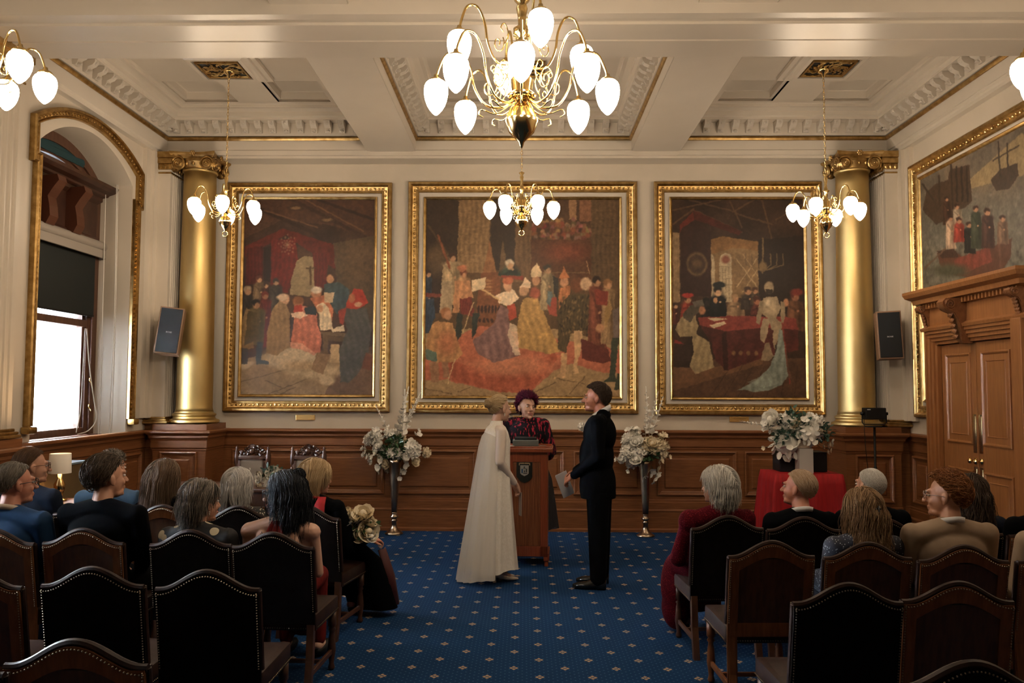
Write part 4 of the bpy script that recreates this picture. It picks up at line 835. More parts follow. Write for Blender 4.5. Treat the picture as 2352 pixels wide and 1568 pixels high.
# ================================================================ chandeliers
def globe_mesh(bm, c, r=.070, h=.20):
    prof = [(0, -h*.58), (.12, -.565*h), (.30, -.51*h), (.52, -.42*h), (.74, -.29*h), (.90, -.13*h), (.985, .03*h), (1.0, .14*h), (.96, .25*h), (.84, .345*h), (.66, .40*h), (.5, .42*h), (0, .42*h)]
    lathe(bm, [(a*r, z) for a, z in prof], c, 20)
def chandelier(name, label, x, y, zball, zhub, R, ths, ztop, big=False, arms_only=None):
    t = thing(name, label, 'chandelier', (x, y, zball), 0, 'brass chandeliers'); s = 1 if not big else 1.48
    b = nb(); rb = .062*s; h = zhub-zball
    lathe(b, [(0, -rb*1.75), (.010, -rb*1.6), (.016, -rb*1.35), (.03*s, -rb*1.05), (rb*.8, -rb*.72), (rb, -rb*.15), (rb*1.05, 0), (rb, rb*.15), (rb*.8, rb*.7), (rb*.45, rb*1.0), (.018*s, rb*1.15), (.024*s, rb*1.3)], seg=40, gad=0 if big else .03, ngad=12)
    obj('ball', b, BRASS, t, True)
    if not big: 
        b = nb(); tube(b, [(.028*math.cos(a), 0, -rb*1.6-.03+.028*math.sin(a)) for a in [2*PI*k/16 for k in range(17)]], .005, 6); obj('pull_ring', b, BRASS, t, True)
    b = nb(); z0 = rb*1.25
    st = [(.022*s, z0), (.035*s, z0+.02*s), (.05*s, h-.045*s), (.058*s, h-.03*s), (.04*s, h-.015*s), (.045*s, h+.03*s), (.03*s, h+.05*s), (.02*s, h+.07*s), (.02*s, h+.13*s), (.04*s, h+.15*s), (.02*s, h+.165*s), (.017*s, h+.19*s)]
    if big: st += [(.02, h+.30), (.05, h+.31), (.05, h+.35), (.022, h+.37), (.024, h+.42), (.034, h+.47), (.026, h+.50), (.045, h+.52), (.05, h+.56), (.035, h+.60), (.015, h+.66), (.010, h+.70)]
    else: st += [(.012, h+.22), (.022, h+.28), (.012, h+.30), (.03, h+.325), (.006, h+.34)]
    zt = st[-1][1]; lathe(b, [(0, z0)]+st+[(0, zt+.002)], seg=24); obj('stem', b, BRASS, t, True)
    b = nb(); n = int((ztop-zball-zt)/.036)
    for k in range(n):
        z = zt+.01+.036*k+.01; v = k % 2
        P_ = [((.009*math.cos(a) if v else 0), (0 if v else .009*math.cos(a)), z+.022*math.sin(a)) for a in [2*PI*q/10 for q in range(11)]]; tube(b, P_, .0028, 4, cap=False)
    obj('chain', b, BRASS, t, True)
    b = nb(); H = ztop-zball; lathe(b, [(0, H-.10), (.008, H-.09), (.02, H-.05), (.05, H-.035), (.06, H-.01), (.06, H), (0, H)], seg=24); obj('ceiling_cup', b, BRASS, t, True)
    def arm(th, R, hz, s):
        d = Vector((math.cos(th), math.sin(th), 0)); up = Vector((0, 0, 1)); q = lambda r, z: d*(r*R)+up*(hz+z*s)
        b = nb(); pts = bez([q(.09, .0), q(.22, -.045), q(.42, -.035), q(.55, .04), (q(.60, .13)), q(.72, .20), q(.88, .195), q(.97, .13), q(1, .085)], 32)
        tube(b, pts, .0065*s**.5, 7)
        sc = [q(.38+.10*(1-k/22)*math.cos(k*.42+2.4), .045+.045*(1-k/24)*math.sin(k*.42+2.4)) for k in range(20)]; tube(b, sc, .004, 5)
        tube(b, bez([q(.30, .03), q(.22, .09), q(.28, .14), q(.34, .12), q(.30, .10)], 12), .004, 5)
        tube(b, bez([q(.12, -.03), q(.30, -.075), q(.46, -.055), q(.50, -.075), q(.45, -.09)], 12), .004, 5)
        a_ = obj('arm', b, BRASS, t, True)
        b = nb(); lathe(b, [(0, .03), (.012, .025), (.016, .008), (.038, -.004), (.046, -.018), (.040, -.022), (0, -.02)], q(1, .085), 16); obj('gallery', b, BRASS, a_, True)
        b = nb(); globe_mesh(b, q(1, .085)-up*.098, .0685 if s < 1.2 else .0705, .182 if s < 1.2 else .205); obj('glass_shade', b, GLOBE, a_, True)
    for th in ths: arm(math.radians(th), R, h-.055, 1 if not big else 1.3)
    if big:
        for th in (-74, 16, 106, 196): arm(math.radians(th), .37, h+.19, 1.3)
    return t
chandelier('chandelier', 'six-light brass chandelier hanging in front of the left gilded column', -3.175, 8.45, 3.515, 3.705, .336, [-75+60*k for k in range(6)], 5.15)
chandelier('chandelier', 'six-light brass chandelier hanging before the middle painting, below the large one', -.034, 8.45, 3.525, 3.715, .336, [60*k for k in range(6)], 5.15)
chandelier('chandelier', 'six-light brass chandelier hanging beside the right gilded column', 3.16, 8.45, 3.505, 3.695, .336, [-127+60*k for k in range(6)], 5.15)
chandelier('chandelier', 'large two-tier brass chandelier with twelve opal lights, top centre', -.020, 4.6, 3.305, 3.50, .497, [-90+45*k for k in range(8)], 5.15, big=True)
chandelier('chandelier', 'six-light brass chandelier cut by the left edge of the photo', -3.20, 4.6, 3.47, 3.66, .336, [39+60*k for k in range(6)], 5.15)
chandelier('chandelier', 'six-light brass chandelier cut by the right edge of the photo', 3.23, 4.6, 3.48, 3.67, .336, [-10+60*k for k in range(6)], 5.15)
# ================================================================ loudspeakers
SPW = mat('speaker_wood', (.26, .15, .09), .55)
def speaker(p, yaw, tilt, roll, label):
    t = thing('loudspeaker', label, 'speaker', p, 0); t.rotation_euler = Euler((tilt, roll, yaw), 'XYZ')
    b = nb(); box(b, -.135, .135, -.0, .17, -.28, .28, .008); obj('cabinet', b, SPW, t)
    b = nb(); box(b, -.118, .118, -.012, .002, -.262, .262, .004); g_ = obj('grille', b, BLACK, t)
    cu = bpy.data.curves.new('logo', 'FONT'); cu.body = 'BOSE'; cu.size = .022; cu.align_x = 'CENTER'; cu.extrude = .0008; to = bpy.data.objects.new('tmp', cu); C.objects.link(to)
    me = bpy.data.meshes.new_from_object(to.evaluated_get(bpy.context.evaluated_depsgraph_get())); bpy.data.objects.remove(to)
    lo = obj('logo', me, mat('logo_silver', (.6, .6, .6), .4), t, False, (0, -.0135, -.03), (PI/2, 0, 0)); lo.scale = (1.3, 1, 1)
    b = nb(); box(b, -.03, .03, .17, .30, -.03, .03, .004); box(b, -.05, .05, .29, .30, -.12, .08, .004); obj('wall_bracket', b, BLACK, t)
    return t
speaker((-4.17, 9.42, 2.43), math.radians(16), math.radians(-7), math.radians(6), 'wood-sided black loudspeaker mounted beside the left column')
speaker((4.23, 9.42, 2.40), math.radians(-14), math.radians(-4), math.radians(-2), 'wood-sided black loudspeaker mounted between the right column and the door')
b = nb(); box(b, -4.33, -4.28, 9.60, 9.66, 2.52, 2.60, .004); tag(obj('sensor_box', b, mat('beige_plastic', (.45, .36, .27), .5)), 'small beige box on the pilaster behind the left loudspeaker', 'sensor')
# ================================================================ lectern
LW = mat('mahogany', (.22, .045, .015), .32, col2=(.30, .075, .026), nscale=9, stretch=(8, 8, .5), detail=5, coat=.2)
LWS = mat('mahogany_strips', (.17, .050, .018), .4, col2=(.27, .10, .036), nscale=14, stretch=(9, 9, .2), detail=2, lo=.45, hi=.55)
t = thing('lectern', 'tall mahogany lectern with a shield on its front, between the couple', 'lectern', (.045, 8.36, 0), math.radians(-3))
b = nb(); box(b, -.20, .20, -.19, .19, .13, 1.13, .006); obj('body', b, LW, t)
b = nb(); box(b, -.145, .125, -.196, -.185, .20, 1.03, .003)
for k in range(17): box(b, -.14+.0157*k, -.14+.0157*k+.0125, -.2, -.19, .205, 1.02, .001)
obj('front_panel', b, LWS, t)
b = nb()
for x0, x1 in ((-.20, -.148), (.128, .20)): box(b, x0, x1, -.205, -.188, .10, 1.13, .003)
box(b, -.20, .20, -.205, -.188, .10, .20, .003); box(b, -.20, .20, -.204, -.188, 1.03, 1.13, .003); obj('front_frame', b, LW, t)
b = nb(); box(b, -.26, .25, -.25, .23, 1.13, 1.17, .006); box(b, -.25, .24, -.23, .22, 1.17, 1.185, .004); obj('top', b, LW, t)
b = nb(); 
for x in (-.18, .18):
    box(b, x-.02, x+.035, -.20, .18, .055, .13, .004)
    for y in (-.17, .15): box(b, x-.012, x+.026, y-.015, y+.02, .0, .06, .004)
obj('feet', b, LW, t)
b = nb(); sh = [(-.078, .10), (.078, .10), (.078, -.045), (.045, -.085), (0, -.105), (-.045, -.085), (-.078, -.045)]
quadgrid(b, [[(x, y, z) for x, z in sh] for y in (-.218, -.20)], closed_v=True, cap=True); cr = obj('crest', b, mat('crest_black', (.006, .010, .008), .3), t, loc=(-.03, 0, .93))
b = nb(); s2 = [(-.042, .070), (.042, .070), (.042, -.01), (.032, -.022), (0, -.038), (-.032, -.022), (-.042, -.01)]
quadgrid(b, [[(x, y, z) for x, z in s2] for y in (-.222, -.217)], closed_v=True, cap=True); obj('silver_shield', b, mat('silver_enamel', (.42, .43, .42), .3, .3), cr)
b = nb(); 
for sg in (-1, 1): box(b, min(sg*.002, sg*.05), max(sg*.002, sg*.05), -.223, -.219, .084, .094); 
for sg in (-1, 1): box(b, sg*.052-.004, sg*.052+.004, -.223, -.219, .068, .09)
obj('ribbon', b, mat('ribbon_gold', (.5, .38, .24), .4), cr)
b = nb(); box(b, -.030, -.016, -.2245, -.2215, -.008, .034); obj('blue_charge', b, mat('crest_blue', (.01, .08, .2), .4), cr)
b = nb(); box(b, -.012, .028, -.2245, -.2215, -.014, -.006); box(b, .014, .026, -.2245, -.2215, .0, .036); box(b, -.004, .006, -.2245, -.2215, .0, .018); ell(b, (-.002, -.2225, .05), (.008, .002, .008), 1); box(b, -.012, .012, -.2245, -.2215, .034, .040); obj('dark_charges', b, mat('crest_dark', (.02, .025, .03), .4), cr)
t = thing('document_box', 'low grey box with a black lid standing on the lectern top', 'box', (.02, 8.18, 1.186))
b = nb(); box(b, -.135, .125, -.0, .20, 0, .06, .006); obj('tray', b, mat('grey_metal', (.13, .15, .145), .4), t); b = nb(); box(b, -.115, .105, .012, .19, .055, .085, .004); obj('lid', b, BLACK, t)
b = nb(); box(b, -.17, -.10, -.02, .05, 0, .004); o = tag(obj('paper_sheet', b, WHITEC, None, False, (.0, 8.17, 1.187)), 'white sheet of paper on the left corner of the lectern top', 'paper')
b = nb(); tube(b, [(.15, -.0, .006), (.22, .01, .006)], .004, 6); o = tag(obj('pen', b, mat('pen_silver', (.4, .4, .4), .3, 1), None, False, (.0, 8.17, 1.187)), 'slim silver pen lying at the right end of the lectern top', 'pen')
# ================================================================ chairs
def backcurve(x, w_, zc, zs):   # camel back: peak in the middle, low shoulders
    q = abs(x)/(w_/2); return zs+(zc-zs)*(.5+.5*math.cos(min(1, q/.92)*PI))
def make_chair(kind):
    W = .475; zc, zs = .93, .845; t = thing('upholstered_chair', 'x', 'chair'); yb = -.22
    lean = lambda z: -.085*max(0, (z-.42))/.5
    def sheet(x0, x1, zb, f, y0, y1, bm, n=20, ztop=0.0):
        rows = []
        for k in range(n+1):
            x = x0+(x1-x0)*k/n; zt = f(x)+ztop; m_ = 5
            front = [(x, yb+y0+lean(zb+(zt-zb)*j/m_), zb+(zt-zb)*j/m_) for j in range(m_+1)]; back = [(x, yb+y1+lean(zb+(zt-zb)*j/m_), zb+(zt-zb)*j/m_) for j in range(m_, -1, -1)]
            rows.append(front+back)
        quadgrid(bm, rows, closed_v=True, cap=True)
    f = lambda x: backcurve(x, W, zc, zs)
    # padded leather front and top edge
    b = nb(); sheet(-W/2, W/2, .47, f, -.008, .028, b); 
    pts = [(x, yb+.0+lean(f(x)), f(x)-.004) for x in [-W/2+W*k/24 for k in range(25)]]; tube(b, pts, .015, 8)
    for s_ in (-1, 1): tube(b, [(s_*(W/2-.006), yb+.005+lean(z), z) for z in (.47, .6, .72, .84)], .014, 8)
    backb = b
    b = nb()
    if kind == 'wood':
        hw = W/2-.004
        for s_ in (-1, 1):   # stiles
            rows = [[(s_*x, yb+y+lean(z), z) for x, y in ((hw, -.020), (hw, -.008), (hw-.055, -.008), (hw-.055, -.020))] for z in (.0, .2, .42, .55, .7, .838)]
            quadgrid(b, rows, closed_v=True, cap=True)
        rows = []
        for k in range(21):
            x = -hw+2*hw*k/20; zt = f(x)-.012; zb = zs-.075+.075*math.cos(min(1, abs(x)/(hw-.05))*PI/2); rows.append([(x, yb-.0215+lean(zt), zt), (x, yb-.008+lean(zt), zt), (x, yb-.008+lean(zb), zb), (x, yb-.0215+lean(zb), zb)])
        quadgrid(b, rows, closed_v=True, cap=True)
        box(b, -hw, hw, yb-.022, yb-.006, .40, .48, .004)
        obj('back_frame', b, CHW, t, 'auto')
        b = nb(); sheet(-hw+.04, hw-.04, .44, lambda x: zs+.0, -.012, -.006, b, 4, -.01)
        obj('back_panel', b, mat('dark_oak_panel', (.050, .020, .009), .45, col2=(.085, .036, .016), nscale=9, stretch=(5, 5, .6)), t)
    else:
        sheet(-W/2+.002, W/2-.002, .40, f, -.018, -.006, b, 20, -.010); obj('leather_back', b, LEATB, t, 'auto')
        b = nb()
        for s_ in (-1, 1): box(b, s_*(W/2-.026)-.024, s_*(W/2-.026)+.024, yb-.02, yb+.028, 0, .42, .004)
        obj('rear_legs', b, CHW, t) if False else b.free()
    b = nb(); L = [(x, yb-.022+lean(f(x)), f(x)-.020) for x in [-W/2+.008+(W-.016)*k/38 for k in range(39)]]
    L += [(s_*(W/2-.010), yb-.024+lean(z), z) for s_ in (-1, 1) for z in [.48+.0125*k for k in range(29)]]
    b.free(); b = backb
    for p in L: ell(b, p, .0037, 1, mi=1)
    obj('backrest', b, [LEATH, STUD], t, 'auto'); seatL = L
    L = [(-W/2+.01+k*.014, yb-.008, .375) for k in range(33)]+[(s_*(W/2+.001), yb+.03+.015*k, .375) for s_ in (-1, 1) for k in range(29)]
    b = nb()
    for p in L: ell(b, p, .0038, 1, mi=1)
    box(b, -W/2, W/2, yb+.0, .24, .355, .455, .02)
    rows = []
    for j in range(9):
        y = yb+.02+(.455-.02)*j/8; rows.append([(-W/2+.012+(W-.024)*i/8, y, .452+.028*math.sin(PI*i/8)**.5*math.sin(PI*j/8)**.5 if 0 < i < 8 and 0 < j < 8 else .448) for i in range(9)])
    quadgrid(b, rows); obj('seat', b, [LEATH, STUD], t, 'auto')
    LM = CHW if kind == 'wood' else DARKW
    for s_ in (-1, 1):
        b = nb(); x = s_*(W/2-.03); lathe(b, [(0, 0), (.016, 0), (.022, .015), (.015, .04), (.017, .06), (.026, .12), (.020, .20), (.015, .235), (.024, .25), (.016, .262), (.026, .275), (.026, .37), (0, .37)], (x, .205, 0), 14); obj('leg', b, LM, t, True)
        b = nb(); rows = [[(x+a_, yb+c_+o_, z) for a_, c_ in ((-.02, -.02), (.02, -.02), (.02, .02), (-.02, .02))] for z, o_ in ((0, -.05), (.2, -.01), (.40, 0))]; quadgrid(b, rows, closed_v=True, cap=True); obj('leg', b, LM, t)
    b = nb()
    for s_ in (-1, 1): box(b, s_*(W/2-.03)-.009, s_*(W/2-.03)+.009, yb, .2, .10, .13, .003)
    box(b, -W/2+.03, W/2-.03, -.01, .012, .105, .128, .003); obj('stretcher', b, LM, t)
    return t
CH = {'wood': make_chair('wood'), 'leather': make_chair('leather')}; used = {'wood': 0, 'leather': 0}
def place_chair(px, ytop, kind, yaw, label, z=.93):
    Y = FPX*(EYE-z)/(ytop-893)+.0; p = at(px, ytop, Y); q = CH[kind]
    loc = (p.x, Y+.30, 0)
    a = math.radians(yaw); off = Vector((0, -.30)); off = Vector((off.x*math.cos(a)-off.y*math.sin(a), off.x*math.sin(a)+off.y*math.cos(a))); loc = (p.x-off.x, Y-off.y, 0)
    if not used[kind]: used[kind] = 1; q.location = loc; q.rotation_euler = (0, 0, a); q['label'] = label; q['group'] = 'leather chairs set in rows'; return q
    return dup(q, loc, a, label, 'leather chairs set in rows')
K = place_chair
CHAIRS = [
 (28, 1158, 'leather', -2, 'studded leather chair in the front left row, under the man in round glasses'),
 (198, 1157, 'leather', 0, 'studded leather chair in the front left row, behind the pale blue shoulder'),
 (374, 1162, 'wood', 0, 'studded leather chair holding the woman with very long brown hair'),
 (549, 1163, 'leather', 0, 'studded leather chair holding the grey-bobbed woman with pearls'),
 (706, 1162, 'leather', -10, 'studded leather chair holding the blonde woman in black and red'),
 (-14, 1219, 'wood', 0, 'wooden-framed chair holding the grey-haired man in the navy suit'),
 (191, 1217, 'wood', 0, 'wooden-framed chair behind the young man in the black suit'),
 (438, 1219, 'leather', 0, 'leather-backed chair behind the woman in the black top with pale dots'),
 (627, 1223, 'leather', -3, 'leather-backed chair behind the bare-shouldered woman in the red dress'),
 (-68, 1309, 'wood', 0, 'chair cut by the left edge, beside an empty dark-backed chair'),
 (213, 1304, 'leather', 0, 'empty dark-backed chair, left of the pair in the second row from the camera'),
 (477, 1309, 'leather', 0, 'empty dark-backed chair, right of the pair, nearest the aisle'),
 (175, 1467, 'wood', 0, 'empty chair with orange-brown frame nearest the camera at lower left'),
 (-160, 1486, 'leather', 0, 'chair of which a shoulder shows at the lower left corner'),
 (1671, 1179, 'leather', 3, 'leather-backed chair on the aisle behind the white-haired woman in red'),
 (1846, 1181, 'leather', 0, 'leather chair behind the sandy-haired older man'),
 (2032, 1184, 'leather', 0, 'leather chair behind the man with cropped white hair'),
 (2216, 1187, 'leather', 0, 'leather chair behind the woman with dark wavy hair by the door'),
 (2404, 1190, 'wood', 0, 'wooden-framed chair at the right edge behind the black sleeve'),
 (1772, 1235, 'wood', 2, 'empty wooden-framed chair on the right aisle, showing its side and turned leg'),
 (1993, 1237, 'wood', 0, 'wooden-framed chair behind the woman with the hair claw'),
 (2213, 1242, 'wood', 0, 'wooden-framed chair behind the ginger man in the beige jacket'),
 (2440, 1242, 'wood', 0, 'chair beyond the right edge holding the person in the beige sleeve'),
 (1947, 1328, 'leather', 2, 'empty chair with a black back, left of the second row at right'),
 (2199, 1323, 'wood', -1, 'empty chair with a brown wooden back, right of the black-backed one'),
 (2232, 1497, 'leather', 0, 'chair nearest the camera at lower right, only its curved top in view'),
]
for c_ in CHAIRS: K(*c_)
# ================================================================ carved armchairs and registry table
def carved_chair(px, label):
    p = at(px, 1040, 9.55); t = thing('carved_armchair', label, 'chair', (p.x, 9.55, -.0), PI, 'carved ceremonial armchairs')
    b = nb(); w_ = .19
    for s_ in (-1, 1):
        lathe(b, [(0, 0), (.026, 0), (.026, .42), (.02, .45), (.03, .5), (.022, .56), (.027, .62), (.027, .80), (.018, .83), (.03, .86), (.032, .95), (.02, .98), (.028, 1.0), (.012, 1.02), (.02, 1.035), (0, 1.07)], (s_*w_, -.22, 0), 14)
    obj('back_posts', b, DARKW, t, True)
    b = nb(); R_ = random.Random(3)
    box(b, -w_, w_, -.24, -.20, .88, .95, .01)
    for s_ in (-1, 1): box(b, min(s_*w_, s_*(w_-.07)), max(s_*w_, s_*(w_-.07)), -.24, -.20, .50, .92, .01)
    for k in range(110):
        a = PI*R_.random(); r = R_.uniform(.05, .165); ell(b, (r*math.cos(a), -.22+R_.uniform(-.012, .012), .945+.125*math.sin(a)*(r/.165)), (R_.uniform(.014, .028), .02, R_.uniform(.012, .024)), 1, Matrix.Rotation(R_.uniform(0, 3), 3, 'Y'))
    for k in range(9):
        a = PI*(.25+.5*k/8); tube(b, [(.03*math.cos(a), -.215, 1.0+.02*math.sin(a)), (.06*math.cos(a), -.20, 1.0+.09*math.sin(a))], [.012, .006], 6)
    ell(b, (0, -.20, 1.0), (.035, .03, .045), 2)
    obj('carved_crest', b, DARKW, t, 'auto')
    b = nb(); box(b, -.135, .135, -.215, -.185, .50, .90, .03); obj('back_pad', b, mat('grey_upholstery', (.36, .33, .31), .8), t, 'auto')
    b = nb(); box(b, -.26, .26, -.22, .24, .38, .46, .02); obj('seat', b, mat('grey_upholstery', (.36, .33, .31), .8), t, 'auto')
    for s_ in (-1, 1):
        b = nb(); lathe(b, [(0, 0), (.025, 0), (.03, .1), (.02, .2), (.032, .3), (.025, .38), (.022, .6), (0, .64)], (s_*.24, .21, 0), 12); tube(b, bez([(s_*.24, .23, .63), (s_*.24, .05, .66), (s_*.23, -.1, .65), (s_*.22, -.21, .66)], 10), .022, 8); obj('armrest', b, DARKW, t, True)
carved_chair(566, 'dark carved armchair with leafy crest, left of the two against the panelling')
carved_chair(697, 'dark carved armchair with leafy crest, right of the two against the panelling')
t = thing('registry_table', 'dark wooden registry table in front of the carved armchairs', 'table', (-3.12, 8.55, 0)); b = nb(); box(b, -.62, .62, -.32, .32, .70, .74, .01); obj('tabletop', b, DARKW, t)
b = nb(); box(b, -.57, .57, -.29, .29, .56, .70, .006)
obj('apron', b, DARKW, t)
for x in (-.53, .53):
    for y in (-.26, .26): b = nb(); lathe(b, [(0, 0), (.025, 0), (.035, .2), (.03, .5), (.035, .56), (0, .56)], (x, y, 0), 12); obj('leg', b, DARKW, t, True)
# ================================================================ left corner: cabinet, lamp
t = thing('cabinet', 'plain olive-brown cabinet standing under the window', 'cabinet', (-4.35, 7.33, 0)); b = nb(); box(b, -.17, .19, -.37, .37, .0, 1.05, .006); obj('carcass', b, mat('olive_board', (.10, .062, .022), .7, col2=(.13, .08, .03), nscale=3), t); b = nb(); box(b, -.175, .20, -.38, .38, 1.05, 1.068, .003); obj('cabinet_top', b, mat('blue_grey_top', (.20, .27, .33), .35), t)
# the lamp stands on a low side table
t = thing('side_table', 'small dark side table carrying the lamp with the white drum shade', 'table', (-3.90, 6.85, 0)); b = nb(); box(b, -.20, .22, -.2, .2, .77, .80, .006); obj('tabletop', b, DARKW, t)
for x in (-.19, .19):
    for y in (-.17, .17): b = nb(); box(b, x-.015, x+.015, y-.015, y+.015, 0, .77, .003); obj('leg', b, DARKW, t)
t = thing('table_lamp', 'table lamp with a white drum shade, in front of the round-glasses man', 'lamp', (-3.93, 6.85, .80))
b = nb(); lathe(b, [(0, 0), (.06, 0), (.065, .015), (.02, .03), (.04, .09), (.045, .14), (.02, .19), (.012, .26), (0, .27)], seg=20); obj('lamp_base', b, BRASS, t, True)
b = nb(); lathe(b, [(.088, .235), (.083, .40), (.080, .40), (.085, .235)], seg=32, cap=False); obj('lamp_shade', b, mat('lampshade', (.80, .74, .66), .8), t, True)
b = nb(); ell(b, (0, 0, .31), .03, 2); obj('bulb', b, mat('bulb', (1, .66, .36), .5, emit=130), t, True)
# ================================================================ right: red cloth table, plinth, monitor on stand
RED = mat('red_cloth', (.42, .006, .010), .75, col2=(.30, .004, .008), nscale=7, stretch=(6, 6, .3))
def cloth(name, x0, x1, y0, y1, zt, drop, m, label, seed=3):
    b = nb(); n = 26; R_ = random.Random(seed); per = []
    for (ax, ay, bx_, by_) in ((x0, y0, x1, y0), (x1, y0, x1, y1), (x1, y1, x0, y1), (x0, y1, x0, y0)):
        for k in range(n): f_ = k/n; per.append((ax+(bx_-ax)*f_, ay+(by_-ay)*f_))
    cx, cy = (x0+x1)/2, (y0+y1)/2; rows = [[(cx, cy, zt)]*len(per), [(x, y, zt) for x, y in per]]
    for j in range(1, 9):
        d = j/8; row = []
        for i, (x, y) in enumerate(per):
            f_ = math.sin(i*.9)*.018*d+math.sin(i*.37+1)*.014*d; o = .012+.04*d; corner = min(abs(i % n), n-abs(i % n)); o += .07*d*math.exp(-(corner/2.5)**2)
            vx, vy = x-cx, y-cy; L = math.hypot(vx, vy); row.append((x+vx/L*(o+f_), y+vy/L*(o+f_), zt-drop*d))
        rows.append(row)
    quadgrid(b, rows, closed_v=True); return tag(obj(name, b, m, None, True), label, 'tablecloth')
p0 = atZ(1745, 1088, .86); 
cloth('tablecloth', 2.68, 3.40, 8.75, 9.30, .862, .80, RED, 'bright red cloth draped to the floor over the flower table')
t = thing('draped_table', 'square table hidden beneath the red cloth at right', 'table', (3.04, 9.02, 0)); b = nb(); box(b, -.34, .34, -.255, .255, .82, .855, .004); obj('tabletop', b, DARKW, t)
for x in (-.3, .3):
    for y in (-.22, .22): b = nb(); box(b, x-.02, x+.02, y-.02, y+.02, 0, .82); obj('leg', b, DARKW, t)
b = nb(); box(b, 2.80, 3.32, 8.98, 9.24, .865, 1.08, .008); tag(obj('black_box', b, BLACK), 'wide black box standing on the red-clothed table behind the white plinth', 'box')
b = nb(); box(b, 2.955, 3.105, 8.80, 8.95, .865, 1.13, .004); tag(obj('plinth', b, mat('white_plinth', (.60, .57, .54), .6)), 'small white block plinth on the red-clothed table', 'plinth')
b = nb(); rows = []
for k in range(20): pass
lathe(b, [(0, 0), (.075, 0), (.078, .01), (.080, .085), (.074, .09), (.07, .07), (0, .06)], (3.015, 8.875, 1.131), 24); PV = tag(obj('flower_bowl', b, mat('textured_gold_bowl', (.62, .52, .40), .5, bump=.6, bscale=200, bdist=.004), None, True), 'round textured pale gold bowl on the white plinth', 'bowl')
p = at(2008, 960, 9.2); t = thing('monitor_stand', 'thin black stand holding up the small black monitor', 'stand', (p.x+.0, 9.2, 0))
b = nb(); tube(b, [(0, 0, .06), (0, 0, 1.36)], .014, 8); tube(b, [(0, 0, .5), (0, 0, .9)], .02, 8); obj('pole', b, BLACK, t, True)
for k in range(3): b = nb(); a = PI/2+2*PI*k/3; tube(b, [(0, 0, .35), (.30*math.cos(a), .30*math.sin(a), .012)], .010, 6); obj('leg', b, BLACK, t, True)
b = nb(); box(b, -.09, .06, -.06, .06, 1.345, 1.36, .003); obj('top_plate', b, BLACK, t)
t = thing('monitor', 'small black monitor box with a handle frame, on the thin stand', 'monitor', (p.x, 9.2, 1.372)); b = nb(); box(b, -.115, .115, -.05, .06, .06, .19, .008); obj('housing', b, BLACK, t)
b = nb(); tube(b, [(-.135, 0, .125), (-.135, 0, .03), (-.12, 0, .004), (.12, 0, .004), (.135, 0, .03), (.135, 0, .125)], .007, 6); lathe(b, [(0, -.15), (.018, -.15), (.018, -.118), (0, -.118)], (0, 0, .125), 12, Matrix.Rotation(PI/2, 4, 'Y')); lathe(b, [(0, .15), (.018, .15), (.018, .118), (0, .118)], (0, 0, .125), 12, Matrix.Rotation(PI/2, 4, 'Y')); obj('bracket', b, BLACK, t, True)
b = nb(); box(b, -.098, -.06, -.0515, -.049, .166, .176); obj('badge', b, mat('badge_white', (.5, .5, .5), .5), t)
b = nb(); tube(b, bez([(p.x-.115, 9.2, 1.50), (p.x-.12, 9.17, 1.2), (p.x-.10, 9.16, .9), (p.x-.03, 9.18, .5), (p.x-.06, 9.1, .01)], 24), .004, 5); tag(obj('power_cable', b, BLACK, None, True), 'thin black cable dropping from the monitor to the floor', 'cable')
# tall metal vases
VASE = mat('pewter_vase', (.33, .25, .18), .28, 1, col2=(.42, .33, .24), nscale=5)
def vase(px, py, label):
    p = atZ(px, py, 0); t = thing('trumpet_vase', label, 'vase', (p.x, p.y, 0), 0, 'tall metal vases')
    b = nb(); lathe(b, [(0, 0), (.105, 0), (.11, .012), (.085, .03), (.045, .06), (.032, .10), (.028, .15), (.045, .16), (.028, .175), (.028, .19), (.05, .205), (.05, .215), (.03, .23), (.03, .25), (.036, .26)], seg=28); obj('foot', b, VASE, t, True)
    b = nb(); lathe(b, [(0, .26), (.034, .26), (.042, .40), (.052, .60), (.064, .76), (.078, .86), (.085, .90), (.078, .90), (.06, .80), (0, .70)], seg=28); obj('trumpet', b, VASE, t, True)
    return p
VL = vase(905, 1226, 'tall trumpet-shaped metal vase of white flowers left of the bride'); VR = vase(1483, 1231, 'tall trumpet-shaped metal vase of white flowers right of the groom')
